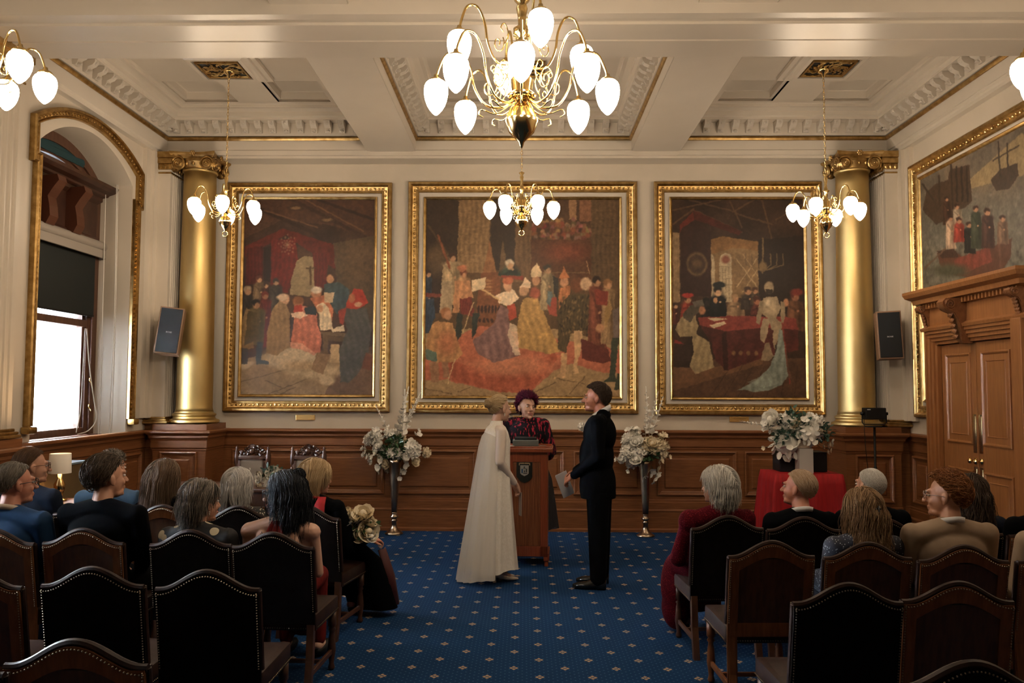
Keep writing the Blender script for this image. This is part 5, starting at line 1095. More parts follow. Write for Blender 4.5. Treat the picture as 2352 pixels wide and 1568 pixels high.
# ================================================================ flowers
PETAL = mat('white_petal', (.84, .82, .76), .6, island=(.92, .90, .85)); PETALC = mat('cream_petal', (.78, .66, .46), .6, island=(.80, .72, .56)); LEAF = mat('green_leaf', (.02, .06, .022), .5, island=(.05, .11, .035)); LEAFB = mat('blue_green_leaf', (.03, .085, .06), .55, island=(.07, .13, .09))
def petal(bm, T, L, W, cup, n=4):
    rows = []
    for i in range(n+1):
        f_ = i/n; w_ = W*math.sin(PI*min(.98, .10+.85*f_))**.7; rows.append([T @ Vector((w_*g, L*f_, cup*L*(f_**1.6)+.25*cup*W*g*g)) for g in (-1, -.4, .4, 1)])
    quadgrid(bm, rows)
def rotz(a): return Matrix.Rotation(a, 4, 'Z')
def rotx(a): return Matrix.Rotation(a, 4, 'X')
def flower_mesh(kind, R_):
    b = nb()
    if kind == 'orchid':
        for k in range(5): petal(b, rotz(2*PI*k/5) @ rotx(.25), .030, .014+.004*(k % 2), .25)
        ell(b, (0, 0, .006), (.006, .006, .008), 1)
    elif kind == 'rose':
        for ring, (n, L, W, tilt, r0) in enumerate(((3, .022, .016, 1.35, .0), (4, .028, .020, 1.1, .004), (5, .034, .024, .75, .006), (6, .038, .026, .35, .008))):
            for k in range(n): petal(b, rotz(2*PI*k/n+ring*.7) @ Matrix.Translation((0, r0, 0)) @ rotx(tilt), L, W, .35)
        ell(b, (0, 0, .016), (.014, .014, .018), 2)
    elif kind == 'ball':
        for k in range(46):
            z = 1-1.7*(k+.5)/46; a = k*2.4; s_ = math.sqrt(max(0, 1-z*z)); d = Vector((s_*math.cos(a), s_*math.sin(a), z)); T = Matrix.Translation(d*.030) @ d.to_track_quat('Z', 'Y').to_matrix().to_4x4() @ rotz(R_.uniform(0, 6)) @ rotx(.5)
            petal(b, T, .017, .009, .5, 3)
        ell(b, (0, 0, 0), .030, 2)
    elif kind == 'spike':
        for k in range(16):
            z = .012*k; a = k*2.4; s_ = 1-.05*k; T = Matrix.Translation((.010*s_*math.cos(a), .010*s_*math.sin(a), z)) @ rotz(a) @ rotx(.5); 
            for q in (-.5, .5): petal(b, T @ rotz(q), .020*s_+.003, .010*s_+.001, .4, 3)
        tube(b, [(0, 0, -.02), (0, 0, .21)], .002, 4)
    me = bpy.data.meshes.new('blossom'); bmesh.ops.recalc_face_normals(b, faces=b.faces[:]); b.to_mesh(me); b.free(); me.polygons.foreach_set('use_smooth', [True]*len(me.polygons)); return me
_R = random.Random(5); FM = {k: flower_mesh(k, _R) for k in ('orchid', 'rose', 'ball', 'spike')}; 
for k, me in FM.items(): me.materials.append(PETAL)
FMC = {k: FM[k].copy() for k in FM}
for me in FMC.values(): me.materials.clear(); me.materials.append(PETALC)
def leafball(bm, c, r, n, R_, L=.05, W=.016, out=.5):
    c = Vector(c)
    for k in range(n):
        d = Vector((R_.gauss(0, 1), R_.gauss(0, 1), R_.gauss(0, 1))).normalized(); p = c+Vector((d.x*r[0], d.y*r[1], d.z*r[2]))*R_.uniform(.35, 1)
        T = Matrix.Translation(p) @ d.to_track_quat('Y', 'Z').to_matrix().to_4x4() @ rotx(R_.uniform(-.5, .5)) @ Matrix.Rotation(R_.uniform(0, 6), 4, 'Y'); petal(bm, T, L*R_.uniform(.6, 1.2), W*R_.uniform(.7, 1.2), .2, 3)
def arrangement(name, label, loc, spots, leaves, seed, cat='flowers', lm=None):
    R_ = random.Random(seed); t = thing(name, label, cat, loc)
    b = nb()
    for c_, r, n in leaves: leafball(b, c_, r, n, R_)
    for (x, y, z, k, s_, cr) in spots:
        if R_.random() < .45: tube(b, [(0, 0, 0), (x*.5, y*.5, z*.45+.03), (x, y, z)], .0022, 4)
    f_ = obj('foliage', b, lm or LEAF, t, True); f_['kind'] = 'stuff'
    for (x, y, z, k, s_, cr) in spots:
        o = bpy.data.objects.new({'orchid': 'orchid_bloom', 'rose': 'rose_bloom', 'ball': 'hydrangea_head', 'spike': 'flower_spike'}[k], (FMC if cr else FM)[k]); C.objects.link(o); o.parent = t; o.location = (x, y, z); o.scale = (s_*1.38,)*3
        d = Vector((x, y-.10, z*.7+.02)).normalized() if k != 'spike' else Vector((x*1.2, y, z+.10 if z > 0 else z*1.2-.1)).normalized()
        q = d.to_track_quat('Z', 'Y'); o.rotation_mode = 'QUATERNION'; o.rotation_quaternion = q @ Euler((R_.uniform(-.3, .3), R_.uniform(-.3, .3), R_.uniform(0, 6))).to_quaternion()
    return t
def px_spots(base, Y, L, R_, dj=.10):
    out = []
    for (x, y, k, s_, cr) in L:
        p = at(x, y, Y+R_.uniform(-dj, dj)); out.append((p.x-base[0], p.y-base[1], p.z-base[2], k, s_, cr))
    return out
R1 = random.Random(21)
# left vase: photo crop at (820,940) scale 8.71
def cr(L, ox, oy, sc): return [(ox+x/sc, oy+y/sc, k, s_, c_) for x, y, k, s_, c_ in L]
LL = []
def many(L, x, y, rx, ry, n, kinds, s0, s1, c_=0, R_=R1):
    for _ in range(n):
        a = R_.uniform(0, 6.28); r = R_.random()**.5; L.append((x+rx*r*math.cos(a), y+ry*r*math.sin(a), R_.choice(kinds), R_.uniform(s0, s1), c_))
many(LL, 330, 570, 90, 110, 12, ['orchid', 'ball', 'orchid'], 1.0, 1.4); many(LL, 150, 760, 50, 160, 7, ['orchid'], .8, 1.1); many(LL, 180, 930, 90, 40, 5, ['orchid'], .9, 1.2); many(LL, 300, 1000, 50, 60, 4, ['orchid'], .9, 1.3)
many(LL, 480, 800, 110, 90, 10, ['orchid', 'rose'], 1.1, 1.6); many(LL, 560, 960, 100, 90, 8, ['orchid', 'rose'], 1.2, 1.7); many(LL, 590, 1110, 70, 60, 3, ['rose'], 1.1, 1.4, 1); many(LL, 460, 1190, 70, 60, 4, ['orchid'], 1.0, 1.4)
many(LL, 700, 480, 80, 60, 5, ['ball', 'orchid'], 1, 1.3); LL += [(720, 620, 'spike', 1.7, 0), (800, 560, 'spike', 2.2, 0), (850, 480, 'spike', 2.0, 0), (900, 560, 'spike', 2.2, 0), (950, 420, 'spike', 1.5, 0), (820, 360, 'spike', 1.4, 0), (870, 620, 'ball', 1.4, 1), (790, 660, 'ball', 1.2, 0)]
many(LL, 740, 920, 80, 90, 5, ['orchid', 'ball'], 1.0, 1.4); many(LL, 930, 950, 80, 70, 5, ['orchid'], 1.0, 1.5); many(LL, 1110, 760, 90, 130, 11, ['orchid', 'ball'], 1.0, 1.5); many(LL, 1200, 500, 50, 80, 3, ['orchid'], .9, 1.2); LL += [(1380, 860, 'ball', 1.1, 1), (850, 1230, 'ball', .9, 0), (920, 1240, 'orchid', 1.1, 0), (850, 1370, 'orchid', .9, 0), (1130, 1040, 'rose', 1.3, 1), (960, 1110, 'orchid', 1.3, 0), (530, 580, 'orchid', 1, 0)]
bL = (VL.x, VL.y, .88)
arrangement('flower_arrangement', 'white orchid and delphinium arrangement in the metal vase left of the bride', bL, px_spots(bL, VL.y, cr(LL[:98], 820, 940, 8.71), R1), [((0, 0, .15), (.20, .14, .16), 200), ((.02, -.08, .24), (.10, .05, .07), 60)], 3)
LR = []
many(LR, 380, 640, 70, 70, 6, ['ball', 'orchid'], 1.1, 1.4); many(LR, 360, 860, 60, 120, 7, ['ball', 'orchid'], 1.1, 1.4); many(LR, 550, 940, 90, 90, 5, ['ball', 'rose'], 1.5, 1.9); many(LR, 480, 680, 60, 70, 4, ['rose'], 1, 1.3); many(LR, 570, 690, 80, 50, 5, ['rose', 'orchid'], 1.1, 1.4)
many(LR, 830, 740, 130, 110, 12, ['ball', 'rose'], 1.2, 1.6, 1); many(LR, 1020, 760, 70, 90, 6, ['ball'], 1.2, 1.5, 1); many(LR, 1050, 960, 40, 80, 4, ['orchid', 'ball'], 1, 1.2, 1); many(LR, 1080, 600, 70, 100, 6, ['orchid'], 1, 1.3, 1); many(LR, 540, 460, 90, 80, 5, ['orchid', 'ball'], .9, 1.2); many(LR, 400, 420, 70, 30, 3, ['orchid'], .9, 1.1)
LR += [(790, 480, 'spike', 2.0, 0), (850, 500, 'spike', 1.8, 0), (800, 360, 'spike', 1.6, 0), (720, 500, 'spike', 1.2, 0), (240, 1000, 'ball', .9, 0), (140, 1000, 'orchid', .9, 0), (400, 1150, 'spike', -1.6, 0), (440, 1080, 'ball', 1.2, 0), (380, 1230, 'orchid', .8, 0), (820, 1240, 'orchid', 1.8, 0), (940, 1300, 'orchid', 1.6, 0), (900, 1380, 'orchid', 1.3, 0), (960, 1170, 'orchid', 1.4, 1), (980, 1060, 'orchid', 1.1, 1), (710, 1360, 'orchid', 1, 0), (690, 1130, 'rose', .9, 1), (760, 1020, 'rose', .9, 1), (1140, 890, 'orchid', 1, 1), (1200, 950, 'orchid', .8, 1), (860, 1460, 'orchid', .8, 0), (700, 860, 'orchid', 1.2, 0), (980, 520, 'orchid', 1.1, 1)]
bR = (VR.x, VR.y, .88)
arrangement('flower_arrangement', 'white and cream arrangement with trailing orchids in the metal vase right of the groom', bR, px_spots(bR, VR.y, cr(LR, 1400, 940, 8.71), R1), [((0, 0, .14), (.17, .12, .16), 180), ((.03, -.06, .10), (.12, .07, .10), 90)], 8)
LT_ = []
LT_ += [(450, 370, 'rose', 2.2, 0), (710, 440, 'ball', 2.4, 0), (840, 470, 'rose', 2.0, 1), (680, 770, 'ball', 3.1, 0), (1090, 590, 'ball', 2.3, 0), (980, 820, 'rose', 1.3, 1), (1180, 560, 'ball', 1.4, 1)]
many(LT_, 300, 440, 60, 70, 6, ['orchid'], .9, 1.2); many(LT_, 1140, 370, 140, 80, 14, ['orchid', 'ball'], .8, 1.3); many(LT_, 950, 610, 80, 70, 8, ['orchid'], 1, 1.3); many(LT_, 960, 340, 120, 50, 6, ['orchid'], .8, 1.1, 1); many(LT_, 1250, 620, 90, 60, 6, ['orchid'], .8, 1.1, 1); many(LT_, 1420, 840, 90, 100, 6, ['orchid'], .7, 1.0, 1); LT_ += [(655, 285, 'orchid', .9, 0), (160, 420, 'spike', .7, 0), (1490, 730, 'orchid', 1, 0), (400, 560, 'orchid', .8, 0), (270, 850, 'orchid', .7, 1)]
bT = (3.015, 8.86, 1.20)
arrangement('flower_arrangement', 'wide arrangement of white peonies and eucalyptus on the plinth before the right column', bT, px_spots(bT, 8.86, cr(LT_, 1720, 920, 7.84), R1, .07), [((0, .02, .16), (.26, .12, .13), 300), ((-.12, .02, .25), (.10, .06, .12), 80), ((.16, -.02, .10), (.18, .08, .09), 140), ((-.22, -.02, .05), (.10, .06, .10), 60)], 9, lm=LEAFB)
# small posy on the registry table, in a glass
b = nb(); lathe(b, [(0, 0), (.035, 0), (.045, .10), (.042, .10), (.032, .006), (0, .006)], seg=20); tag(obj('glass_vase', b, mat('vase_glass', (.9, .95, .95), .05, trans=1), None, True, (-2.62, 8.45, .745)), 'small clear glass vase on the registry table', 'vase')
LP = [(600, 1095, 'rose', 1.2, 0), (612, 1102, 'orchid', 1.1, 0), (628, 1088, 'rose', 1.5, 0), (640, 1092, 'rose', 1.2, 0), (601, 1113, 'rose', 1.1, 1), (592, 1105, 'orchid', .9, 0), (612, 1120, 'ball', .9, 0), (603, 1125, 'orchid', 1, 0), (620, 1112, 'rose', 1, 0), (576, 1078, 'orchid', .6, 0)]
bP = (-2.62, 8.45, .84); arrangement('flower_arrangement', 'small posy of white roses on the registry table beside the black-haired woman', bP, px_spots(bP, 8.45, LP, R1, .04), [((0, 0, .04), (.11, .07, .07), 70)], 10, lm=LEAFB)
LB = [(800, 1188, 'rose', 1.3, 1), (822, 1196, 'rose', 1.2, 1), (846, 1204, 'rose', 1.1, 1), (826, 1228, 'rose', 1.3, 1), (850, 1232, 'rose', .9, 0), (808, 1192, 'rose', 1.2, 1), (836, 1188, 'rose', 1.6, 1), (812, 1206, 'rose', 1.3, 1), (842, 1220, 'rose', 1.6, 1), (808, 1225, 'rose', 1.3, 1), (800, 1205, 'rose', 1.1, 0), (828, 1206, 'orchid', .8, 0)]
pB = at(826, 1240, 6.05); bB = (pB.x, pB.y, pB.z)
arrangement('bouquet', 'bouquet of cream roses with green leaves held by the seated blonde woman', bB, px_spots(bB, 6.05, LB, R1, .03), [((0, 0, .07), (.08, .05, .08), 90), ((.07, 0, .10), (.05, .03, .05), 25)], 12, cat='bouquet')
# ================================================================ people
def hairmat(name, c1, c2, rough=.55): return mat(name, c1, rough, island=c2, spec=.18)
def head_prims(M_, male, s=1.04):
    T = lambda p: M_ @ (Vector(p)*s); R3 = M_.to_3x3().normalized()
    def E_(c, r): return ('e', T(c), tuple(q*s for q in r), R3)
    def K_(a, ra, b, rb): return ('c', T(a), ra*s, T(b), rb*s)
    L = [E_((0, -.018, .028), (.074, .094, .088)), E_((0, .028, -.028), (.060, .060, .080)), E_((0, .036, -.078), (.044, .046, .032)), E_((0, .074, -.096), (.019, .016, .016)),
         K_((0, .088, .006), .0085, (0, .110, -.030), .0125), K_((-.030, .080, .024), .012, (.030, .080, .024), .012), E_((-.033, .062, -.030), (.022, .020, .022)), E_((.033, .062, -.030), (.022, .020, .022)),
         K_((-.019, .086, -.060), .0065, (.019, .086, -.060), .0065), K_((-.016, .084, -.071), .0065, (.016, .084, -.071), .0065), K_((-.011, .102, -.034), .007, (.011, .102, -.034), .007)]
    for q in (-1, 1):
        L += [E_((q*.077, -.010, -.008), (.010, .019, .029)), E_((q*.083, -.018, .0), (.006, .012, .022)), E_((q*.076, -.004, -.032), (.008, .009, .010))]
    if male: L += [E_((0, .04, -.085), (.050, .044, .030))]
    return L
SCALPT = [(-1, -.93), (-.6, -.76), (-.25, -.36), (0, .12), (.25, .34), (.5, .60), (.8, .66), (1, .70)]
def scalp_ok(d, style):
    y = d.y/math.hypot(d.y, d.z) if False else d.y
    for (a, za), (b, zb) in zip(SCALPT, SCALPT[1:]):
        if a <= y <= b: return d.z > za+(zb-za)*(y-a)/(b-a)+style.get('hl', 0)
    return False
def make_hair(name, Mh, style, m, parent, seed, s=1.04):
    R_ = random.Random(seed); b = nb(); C0 = Vector((0, -.018, .028)); RX = Vector((.074, .094, .088)); vol = style.get('vol', .010); n = int(style.get('n', 900)*1.9); L = style['L']; kind = style['kind']
    # inner cap
    g0 = []; 
    for i in range(13):
        row = []
        for j in range(28):
            th = PI*i/14; a = 2*PI*j/28; d = Vector((math.sin(th)*math.cos(a), math.sin(th)*math.sin(a), math.cos(th))); row.append(d)
        g0.append(row)
    V = [[b.verts.new(C0+Vector((d.x*(RX.x+vol*.75), d.y*(RX.y+vol*.75), d.z*(RX.z+vol*.75)))) for d in r] for r in g0]
    for i in range(12):
        for j in range(28):
            if all(scalp_ok(g0[p][q], style) for p, q in ((i, j), (i+1, j), (i, (j+1) % 28), (i+1, (j+1) % 28))):
                try: b.faces.new((V[i][j], V[i][(j+1) % 28], V[i+1][(j+1) % 28], V[i+1][j]))
                except ValueError: pass
    for v in [v for v in b.verts if not v.link_faces]: b.verts.remove(v)
    part = style.get('part', 0.0); th0 = style.get('thick', .0026)*.62; wave = style.get('wave', 0); bun = style.get('bun')
    bald = style.get('bald', 0)
    cnt = 0; tries = 0
    while cnt < n and tries < n*12:
        tries += 1
        d = Vector((R_.gauss(0, 1), R_.gauss(0, 1), R_.gauss(0, 1))).normalized()
        if not scalp_ok(d, style): continue
        if bald and d.z > .62 and R_.random() < bald: continue
        cnt += 1
        lay = R_.uniform(0, 1); rad = RX+Vector((1, 1, 1))*(.002+vol*lay)
        p = C0+Vector((d.x*rad.x, d.y*rad.y, d.z*rad.z)); pts = [p.copy()]; ll = L*R_.uniform(.75, 1.05); 
        if kind == 'short': ll = L*(.5+.8*max(0, d.z+.3))*R_.uniform(.7, 1.2)
        ns = 7 if kind in ('short', 'curly') else 11; st = ll/ns; ph = R_.uniform(0, 6); v = None; jit = Vector((R_.gauss(0, 1), R_.gauss(0, 1), R_.gauss(0, 1)))*style.get('mess', .12)
        for k in range(ns):
            q = p-C0; nrm = Vector((q.x/rad.x**2, q.y/rad.y**2, q.z/rad.z**2)).normalized()
            if kind == 'short':
                dr = Vector(style.get('dir', (0, -.5, -1)))+Vector((q.x*4, 0, 0))+nrm*style.get('lift', .25)+jit
            elif kind == 'curly':
                dr = nrm*.5+Vector((math.cos(ph+k*1.6), math.sin(ph+k*1.6), math.cos(ph*2+k*1.3)))*1.0
            elif kind == 'up':
                bc = Vector(bun); dr = (bc-p).normalized()+jit*.4
                if (bc-p).length < .03: break
            else:
                side = 1 if q.x > part else -1
                dr = Vector((side*.75*max(0, q.z/.09), -.35*max(0, q.z/.09)-(.35 if q.y < .02 and q.z > -.02 else -.0), -1.0 if q.z < .05 else -.45))+jit*.5
                if q.z < -.02: dr = Vector((style.get('flare', 0)*side*.5, -.05, -1))+jit*.4
                if wave: dr += Vector((math.sin(k*1.1+ph)*wave, math.cos(k*1.1+ph)*wave, 0))
            dr = dr-nrm*min(0, dr.dot(nrm)) if (kind != 'curly') else dr
            dr.normalize(); p = p+dr*st
            q = p-C0; f_ = math.sqrt((q.x/rad.x)**2+(q.y/rad.y)**2+(q.z/rad.z)**2)
            if f_ < 1 and q.z > -.06: p = C0+q/f_
            elif f_ > 1.03 and kind in ('bob', 'long', 'up') and q.z > -.01: p = C0+q*(1+(1/f_-1)*.6)
            elif f_ > 1.02 and kind == 'short': p = C0+q*(1+(1.01/f_-1)*style.get('hug', .85))
            if kind == 'long' and q.z < -.05: # rest on neck and back
                if q.y > -.055-.0*lay: p.y = min(p.y, max(-.055, q.y)) if abs(q.x) < .05 else p.y
            if kind == 'short' and k > 0:
                q = p-C0; dd = Vector((q.x/rad.x, q.y/rad.y, q.z/rad.z)).normalized(); dd.z += style.get('slack', .06)
                if not scalp_ok(dd, style) and style.get('stop', 1): break
            pts.append(p.copy())
        if len(pts) < 3: continue
        m_ = len(pts)-1; tube(b, pts, [th0*(1-.75*(k/m_)**2) for k in range(m_+1)], 3, cap=False)
    if bun:
        bc = Vector(bun); br = style.get('bunr', .045)
        for k in range(style.get('bunn', 120)):
            a = R_.uniform(0, 6.28); ax = Vector((R_.gauss(0, 1), R_.gauss(0, 1)*.6, R_.gauss(0, 1))).normalized(); u_ = ax.orthogonal().normalized(); w_ = ax.cross(u_); rr = br*R_.uniform(.75, 1.08); off = ax*br*R_.uniform(-.5, .5)
            tube(b, [bc+off*.6+(u_*math.cos(a+q*.45)+w_*math.sin(a+q*.45))*rr for q in range(7)], [th0*1.1*(1-.5*abs(q-3)/3) for q in range(7)], 3, cap=False)
        ell(b, bc, br*.86, 2)
    for v in b.verts: v.co = Mh @ (v.co*s)
    bmesh.ops.recalc_face_normals(b, faces=b.faces[:])
    return obj(name, b, m, parent, True)
def glasses(Mh, m, parent, s=1.04, round_=True):
    b = nb()
    for q in (-1, 1):
        c_ = Vector((q*.032, .104, .004)); tube(b, [c_+Vector((.024*math.cos(a), -.006*abs(math.cos(a)), .020*math.sin(a))) for a in [2*PI*k/16 for k in range(17)]], .0022, 5)
        tube(b, [(q*.056, .100, .010), (q*.080, .04, .010), (q*.086, -.005, .008), (q*.084, -.025, -.008)], .0022, 5)
    tube(b, [(-.010, .106, .008), (0, .112, .011), (.010, .106, .008)], .002, 5)
    for v in b.verts: v.co = Mh @ (v.co*s)
    return obj('glasses', b, m, parent, True)
def hand_prims(w_, dirf, up, s=1.0, curl=.6, thumb=1, grip=None):
    # wrist, direction of the fingers, back-of-hand normal
    f = Vector(dirf).normalized(); u = Vector(up); u = (u-f*u.dot(f)).normalized(); r = f.cross(u)*thumb; w_ = Vector(w_)
    L = [('c', w_, .021*s, w_+f*.05*s, .019*s)]
    for k in range(4): L.append(('c', w_+f*.03*s+r*(.012-.010*k)*s*1.0, .012*s, w_+f*.085*s+r*(.027-.018*k)*s, .0105*s))
    for k, ln in enumerate((.068, .076, .070, .054)):
        a = w_+f*.088*s+r*(.027-.018*k)*s; d1 = (f*math.cos(curl*.7)-u*math.sin(curl*.7)); p1 = a+d1*ln*.5*s; d2 = (f*math.cos(curl*1.7)-u*math.sin(curl*1.7)); p2 = p1+d2*ln*.32*s; d3 = (f*math.cos(curl*2.4)-u*math.sin(curl*2.4)); p3 = p2+d3*ln*.25*s
        L += [('c', a, .0092*s, p1, .0085*s), ('c', p1, .0085*s, p2, .0078*s), ('c', p2, .0078*s, p3, .0065*s)]
    a = w_+f*.028*s+r*.022*s; p1 = a+(f*.6+r*.8-u*.25).normalized()*.038*s; p2 = p1+(f*.95+r*.2-u*.3).normalized()*.030*s
    L += [('c', a, .013*s, p1, .0105*s), ('c', p1, .0105*s, p2, .0085*s)]
    return L
EYEW = mat('eye_white', (.75, .72, .70), .2); EYED = mat('iris', (.05, .03, .02), .2); LIP = mat('lips', (.42, .09, .08), .45)
def face_parts(Mh, parent, s=1.04, lips=True, open_=False):
    lips = not parent.get('man')
    b = nb()
    for q in (-1, 1): ell(b, (q*.031, .0785, .004), (.0120, .009, .0068), 2)
    for v in b.verts: v.co = Mh @ (v.co*s)
    obj('eyes', b, EYEW, parent, True)
    b = nb()
    for q in (-1, 1): ell(b, (q*.031, .0878, .004), (.0055, .0030, .0058), 2)
    for q in (-1, 1): tube(b, [(q*.016, .0935, .021), (q*.031, .0945, .026), (q*.047, .086, .022)], .0022, 5)
    for v in b.verts: v.co = Mh @ (v.co*s)
    obj('irises_and_brows', b, EYED, parent, True)
    if lips:
        b = nb(); tube(b, [(-.021, .088, -.061), (-.010, .094, -.058), (0, .0945, -.0595), (.010, .094, -.058), (.021, .088, -.061)], [.002, .0045, .004, .0045, .002], 6); tube(b, [(-.019, .088, -.064), (0, .0925, -.072 if open_ else -.068), (.019, .088, -.064)], [.002, .0052, .002], 6)
        for v in b.verts: v.co = Mh @ (v.co*s)
        obj('lips', b, LIP, parent, True)
        if open_:
            b = nb(); box(b, -.012, .012, .088, .0935, -.0665, -.0615, .001)
            for v in b.verts: v.co = Mh @ (v.co*s)
            obj('teeth', b, EYEW, parent)
def headM(c, yaw, pitch=0, roll=0): return Matrix.Translation(c) @ Matrix.Rotation(yaw, 4, 'Z') @ Matrix.Rotation(pitch, 4, 'X') @ Matrix.Rotation(roll, 4, 'Y')
BM_ = {}
def seated(label, px, ytop, Y, hyaw, skin, style, haircol, cloth, male, byaw=0, hpitch=0, hroll=0, sw=.19, arms='cloth', glass=None, collar=None, extra=None, seed=1, skirt=None, hs=1.04):
    p = at(px, ytop, Y); H = p.z-.004-style.get('vol', .01)*.8; hw = math.radians(hyaw); 
    t = blob_person = None
    zc = H-.125; c_ = Vector((0, .02, zc)); Mh = headM(c_, hw-math.radians(byaw), math.radians(hpitch), math.radians(hroll))
    top = Mh @ (Vector((0, -.018, .116))*hs); c_.z += H-top.z; Mh = headM(c_, hw-math.radians(byaw), math.radians(hpitch), math.radians(hroll))
    zs = c_.z-.185-(.03 if male else .02); nr = .056 if male else .046
    sh = [Vector((q*sw, -.015, zs)) for q in (-1, 1)]; el = [Vector((q*(sw+.02), .05, zs-.27)) for q in (-1, 1)]; wr = [Vector((q*.09, .26, .60)) for q in (-1, 1)]
    tc = (.105 if male else .088); wz = .62
    def torso(e): 
        L = [('e', (0, -.01, zs-.10), (sw*.93+e, tc+e, .15)), ('e', (0, -.0, zs-.24), (sw*.80+e, tc+e, .18)), ('e', (0, .0, .58), (sw*.84+e, tc+.01+e, .13)), ('e', (0, -.01, zs-.01), (sw*.70+e, .07+e, .055+e))]
        for q in (0, 1): L += [('c', sh[q]*.985, .056+e, Vector((0, -.028, zs+.040)), .062+e)]
        return L
    def arm(q, e, r1=.050, r2=.040, r3=.028): return [('c', sh[q], r1+e, el[q], r2+e), ('c', el[q], r2+e, wr[q], r3+e)]
    legs = lambda e: [('c', (q*.09, .02, .53), .085+e, (q*.10, .42, .53), .062+e) for q in (-1, 1)]+[('c', (q*.10, .42, .52), .056+e, (q*.11, .42, .12), .040+e) for q in (-1, 1)]
    body = head_prims(Mh, male, hs)+[('c', c_+(Mh.to_3x3() @ Vector((0, -.022, -.07))), nr, Vector((0, -.03, zs+.045)), nr*1.12), ('c', Vector((0, -.03, zs+.045)), nr*1.1, Vector((0, -.02, zs-.02)), nr*1.35)]
    if arms == 'bare':
        body += torso(-.002)+arm(0, -.004, .046, .036, .025)+arm(1, -.004, .046, .036, .025)
        body += [('e', (q*.085, -.075, zs-.07), (.055, .03, .075)) for q in (-1, 1)]
    else: body += torso(-.022)+arm(0, -.016)+arm(1, -.016)
    body += legs(-.018)
    for q in (0, 1): body += hand_prims(wr[q]+Vector((0, .01, 0)), (-.2 if q else .2, 1, -.25), (0, .2, 1), 1, .5, -1 if q == 0 else 1)
    body += [('c', (q*.11, .40, .08), .034, (q*.12, .56, .045), .028) for q in (-1, 1)]
    t = blob('person', body, .0062, skin, None, 4, (p.x, Y-.02, 0), (0, 0, math.radians(byaw)))
    tag(t, label, 'person')
    if male: t['man'] = 1
    off = Mh @ Vector((0, 0, 0)); off.z = 0
    R_ = Matrix.Rotation(math.radians(byaw), 3, 'Z'); o2 = R_ @ off; t.location = (p.x-o2.x, Y-o2.y, 0)
    make_hair('hair', Mh, style, haircol, t, seed, hs); face_parts(Mh, t, hs)
    if arms == 'cloth':
        pr = torso(.010)+arm(0, .010, .056, .046, .036)+arm(1, .010, .056, .046, .036)
        pr += [('e', (0, -.03, zs+.055), (.075, .068, .038))]
        blob('jacket' if male else 'blouse', pr, .010, cloth, t, 5)
    elif arms == 'bare':
        blob('dress_top', [('e', (0, .0, .60), (sw*.86, tc+.022, .13)), ('e', (0, .05, zs-.2), (sw*.78, tc-.005, .16)), ('e', (0, .0, .50), (sw*.92, tc+.04, .10))], .010, cloth, t, 4)
    if collar is not None:
        b = nb(); rows = []
        for k in range(24):
            a = 2*PI*k/24; rr = nr*1.08+.004; rows.append([(rr*math.cos(a), -.030+rr*math.sin(a)*1.08, zs+.058+.020*(-math.sin(a))), ((rr+.006)*math.cos(a), -.030+(rr+.006)*math.sin(a)*1.08, zs+.058+.020*(-math.sin(a))), ((rr+.010)*math.cos(a), -.030+(rr+.010)*math.sin(a)*1.1, zs+.088+.022*(-math.sin(a))), ((rr-.001)*math.cos(a), -.030+rr*math.sin(a)*1.08, zs+.090+.022*(-math.sin(a)))])
        quadgrid(b, rows, closed_u=True); obj('shirt_collar', b, collar, t, True)
    lg = skirt or cloth
    blob('trousers' if male else 'skirt', legs(.008)+[('e', (0, .0, .53), (.17, .13, .10))]+([] if male else [('c', (0, .2, .50), .12, (0, .42, .45), .10), ('c', (0, .44, .42), .11, (0, .46, .25), .13)]), .012, lg, t, 4)
    b = nb()
    for q in (-1, 1): ell(b, (q*.115, .49, .045), (.046, .13, .044), 2)
    obj('shoes', b, BLACK, t, True)
    if glass: glasses(Mh, glass, t, hs)
    if extra: extra(t, Mh, zs, sw, el, wr)
    return t
NAVY = mat('navy_suit', (.012, .045, .12), .75, col2=(.016, .055, .14), nscale=8, bump=.15, bscale=400, bdist=.001, spec=.2)
NAVYD = mat('dark_navy_suit', (.005, .010, .024), .8, spec=.2); BLKS = mat('black_suit', (.0018, .0022, .003), .9, spec=.05); BEIGE = mat('beige_suit', (.32, .235, .165), .8, col2=(.35, .26, .185), nscale=12, spec=.2, bump=.15, bscale=400, bdist=.001)
DENIM = mat('pale_blue_jacket', (.055, .12, .21), .8); DOTM = None
def dots(name, base, dot, scale, size):
    m = bpy.data.materials.new(name); m.use_nodes = True; t = NT(m); b = t.n['Principled BSDF']; tc = t.new('ShaderNodeTexCoord'); v = t.new('ShaderNodeTexVoronoi'); t.t.links.new(tc.outputs['Object'], v.inputs['Vector']); v.inputs['Scale'].default_value = scale
    t.put(b.inputs['Base Color'], t.mix(t.m('LESS_THAN', v.outputs['Distance'], size), base, dot)); b.inputs['Roughness'].default_value = .8; return m
REDLACE = mat('red_lace', (.06, .003, .007), .85, spec=.08, col2=(.17, .012, .018), nscale=130, lo=.54, hi=.66, detail=2, bump=.3, bscale=120)
RUST = mat('rust_red_dress', (.16, .014, .010), .8, spec=.1, col2=(.10, .010, .010), nscale=12, stretch=(3, 3, .6), bump=.3, bscale=20)
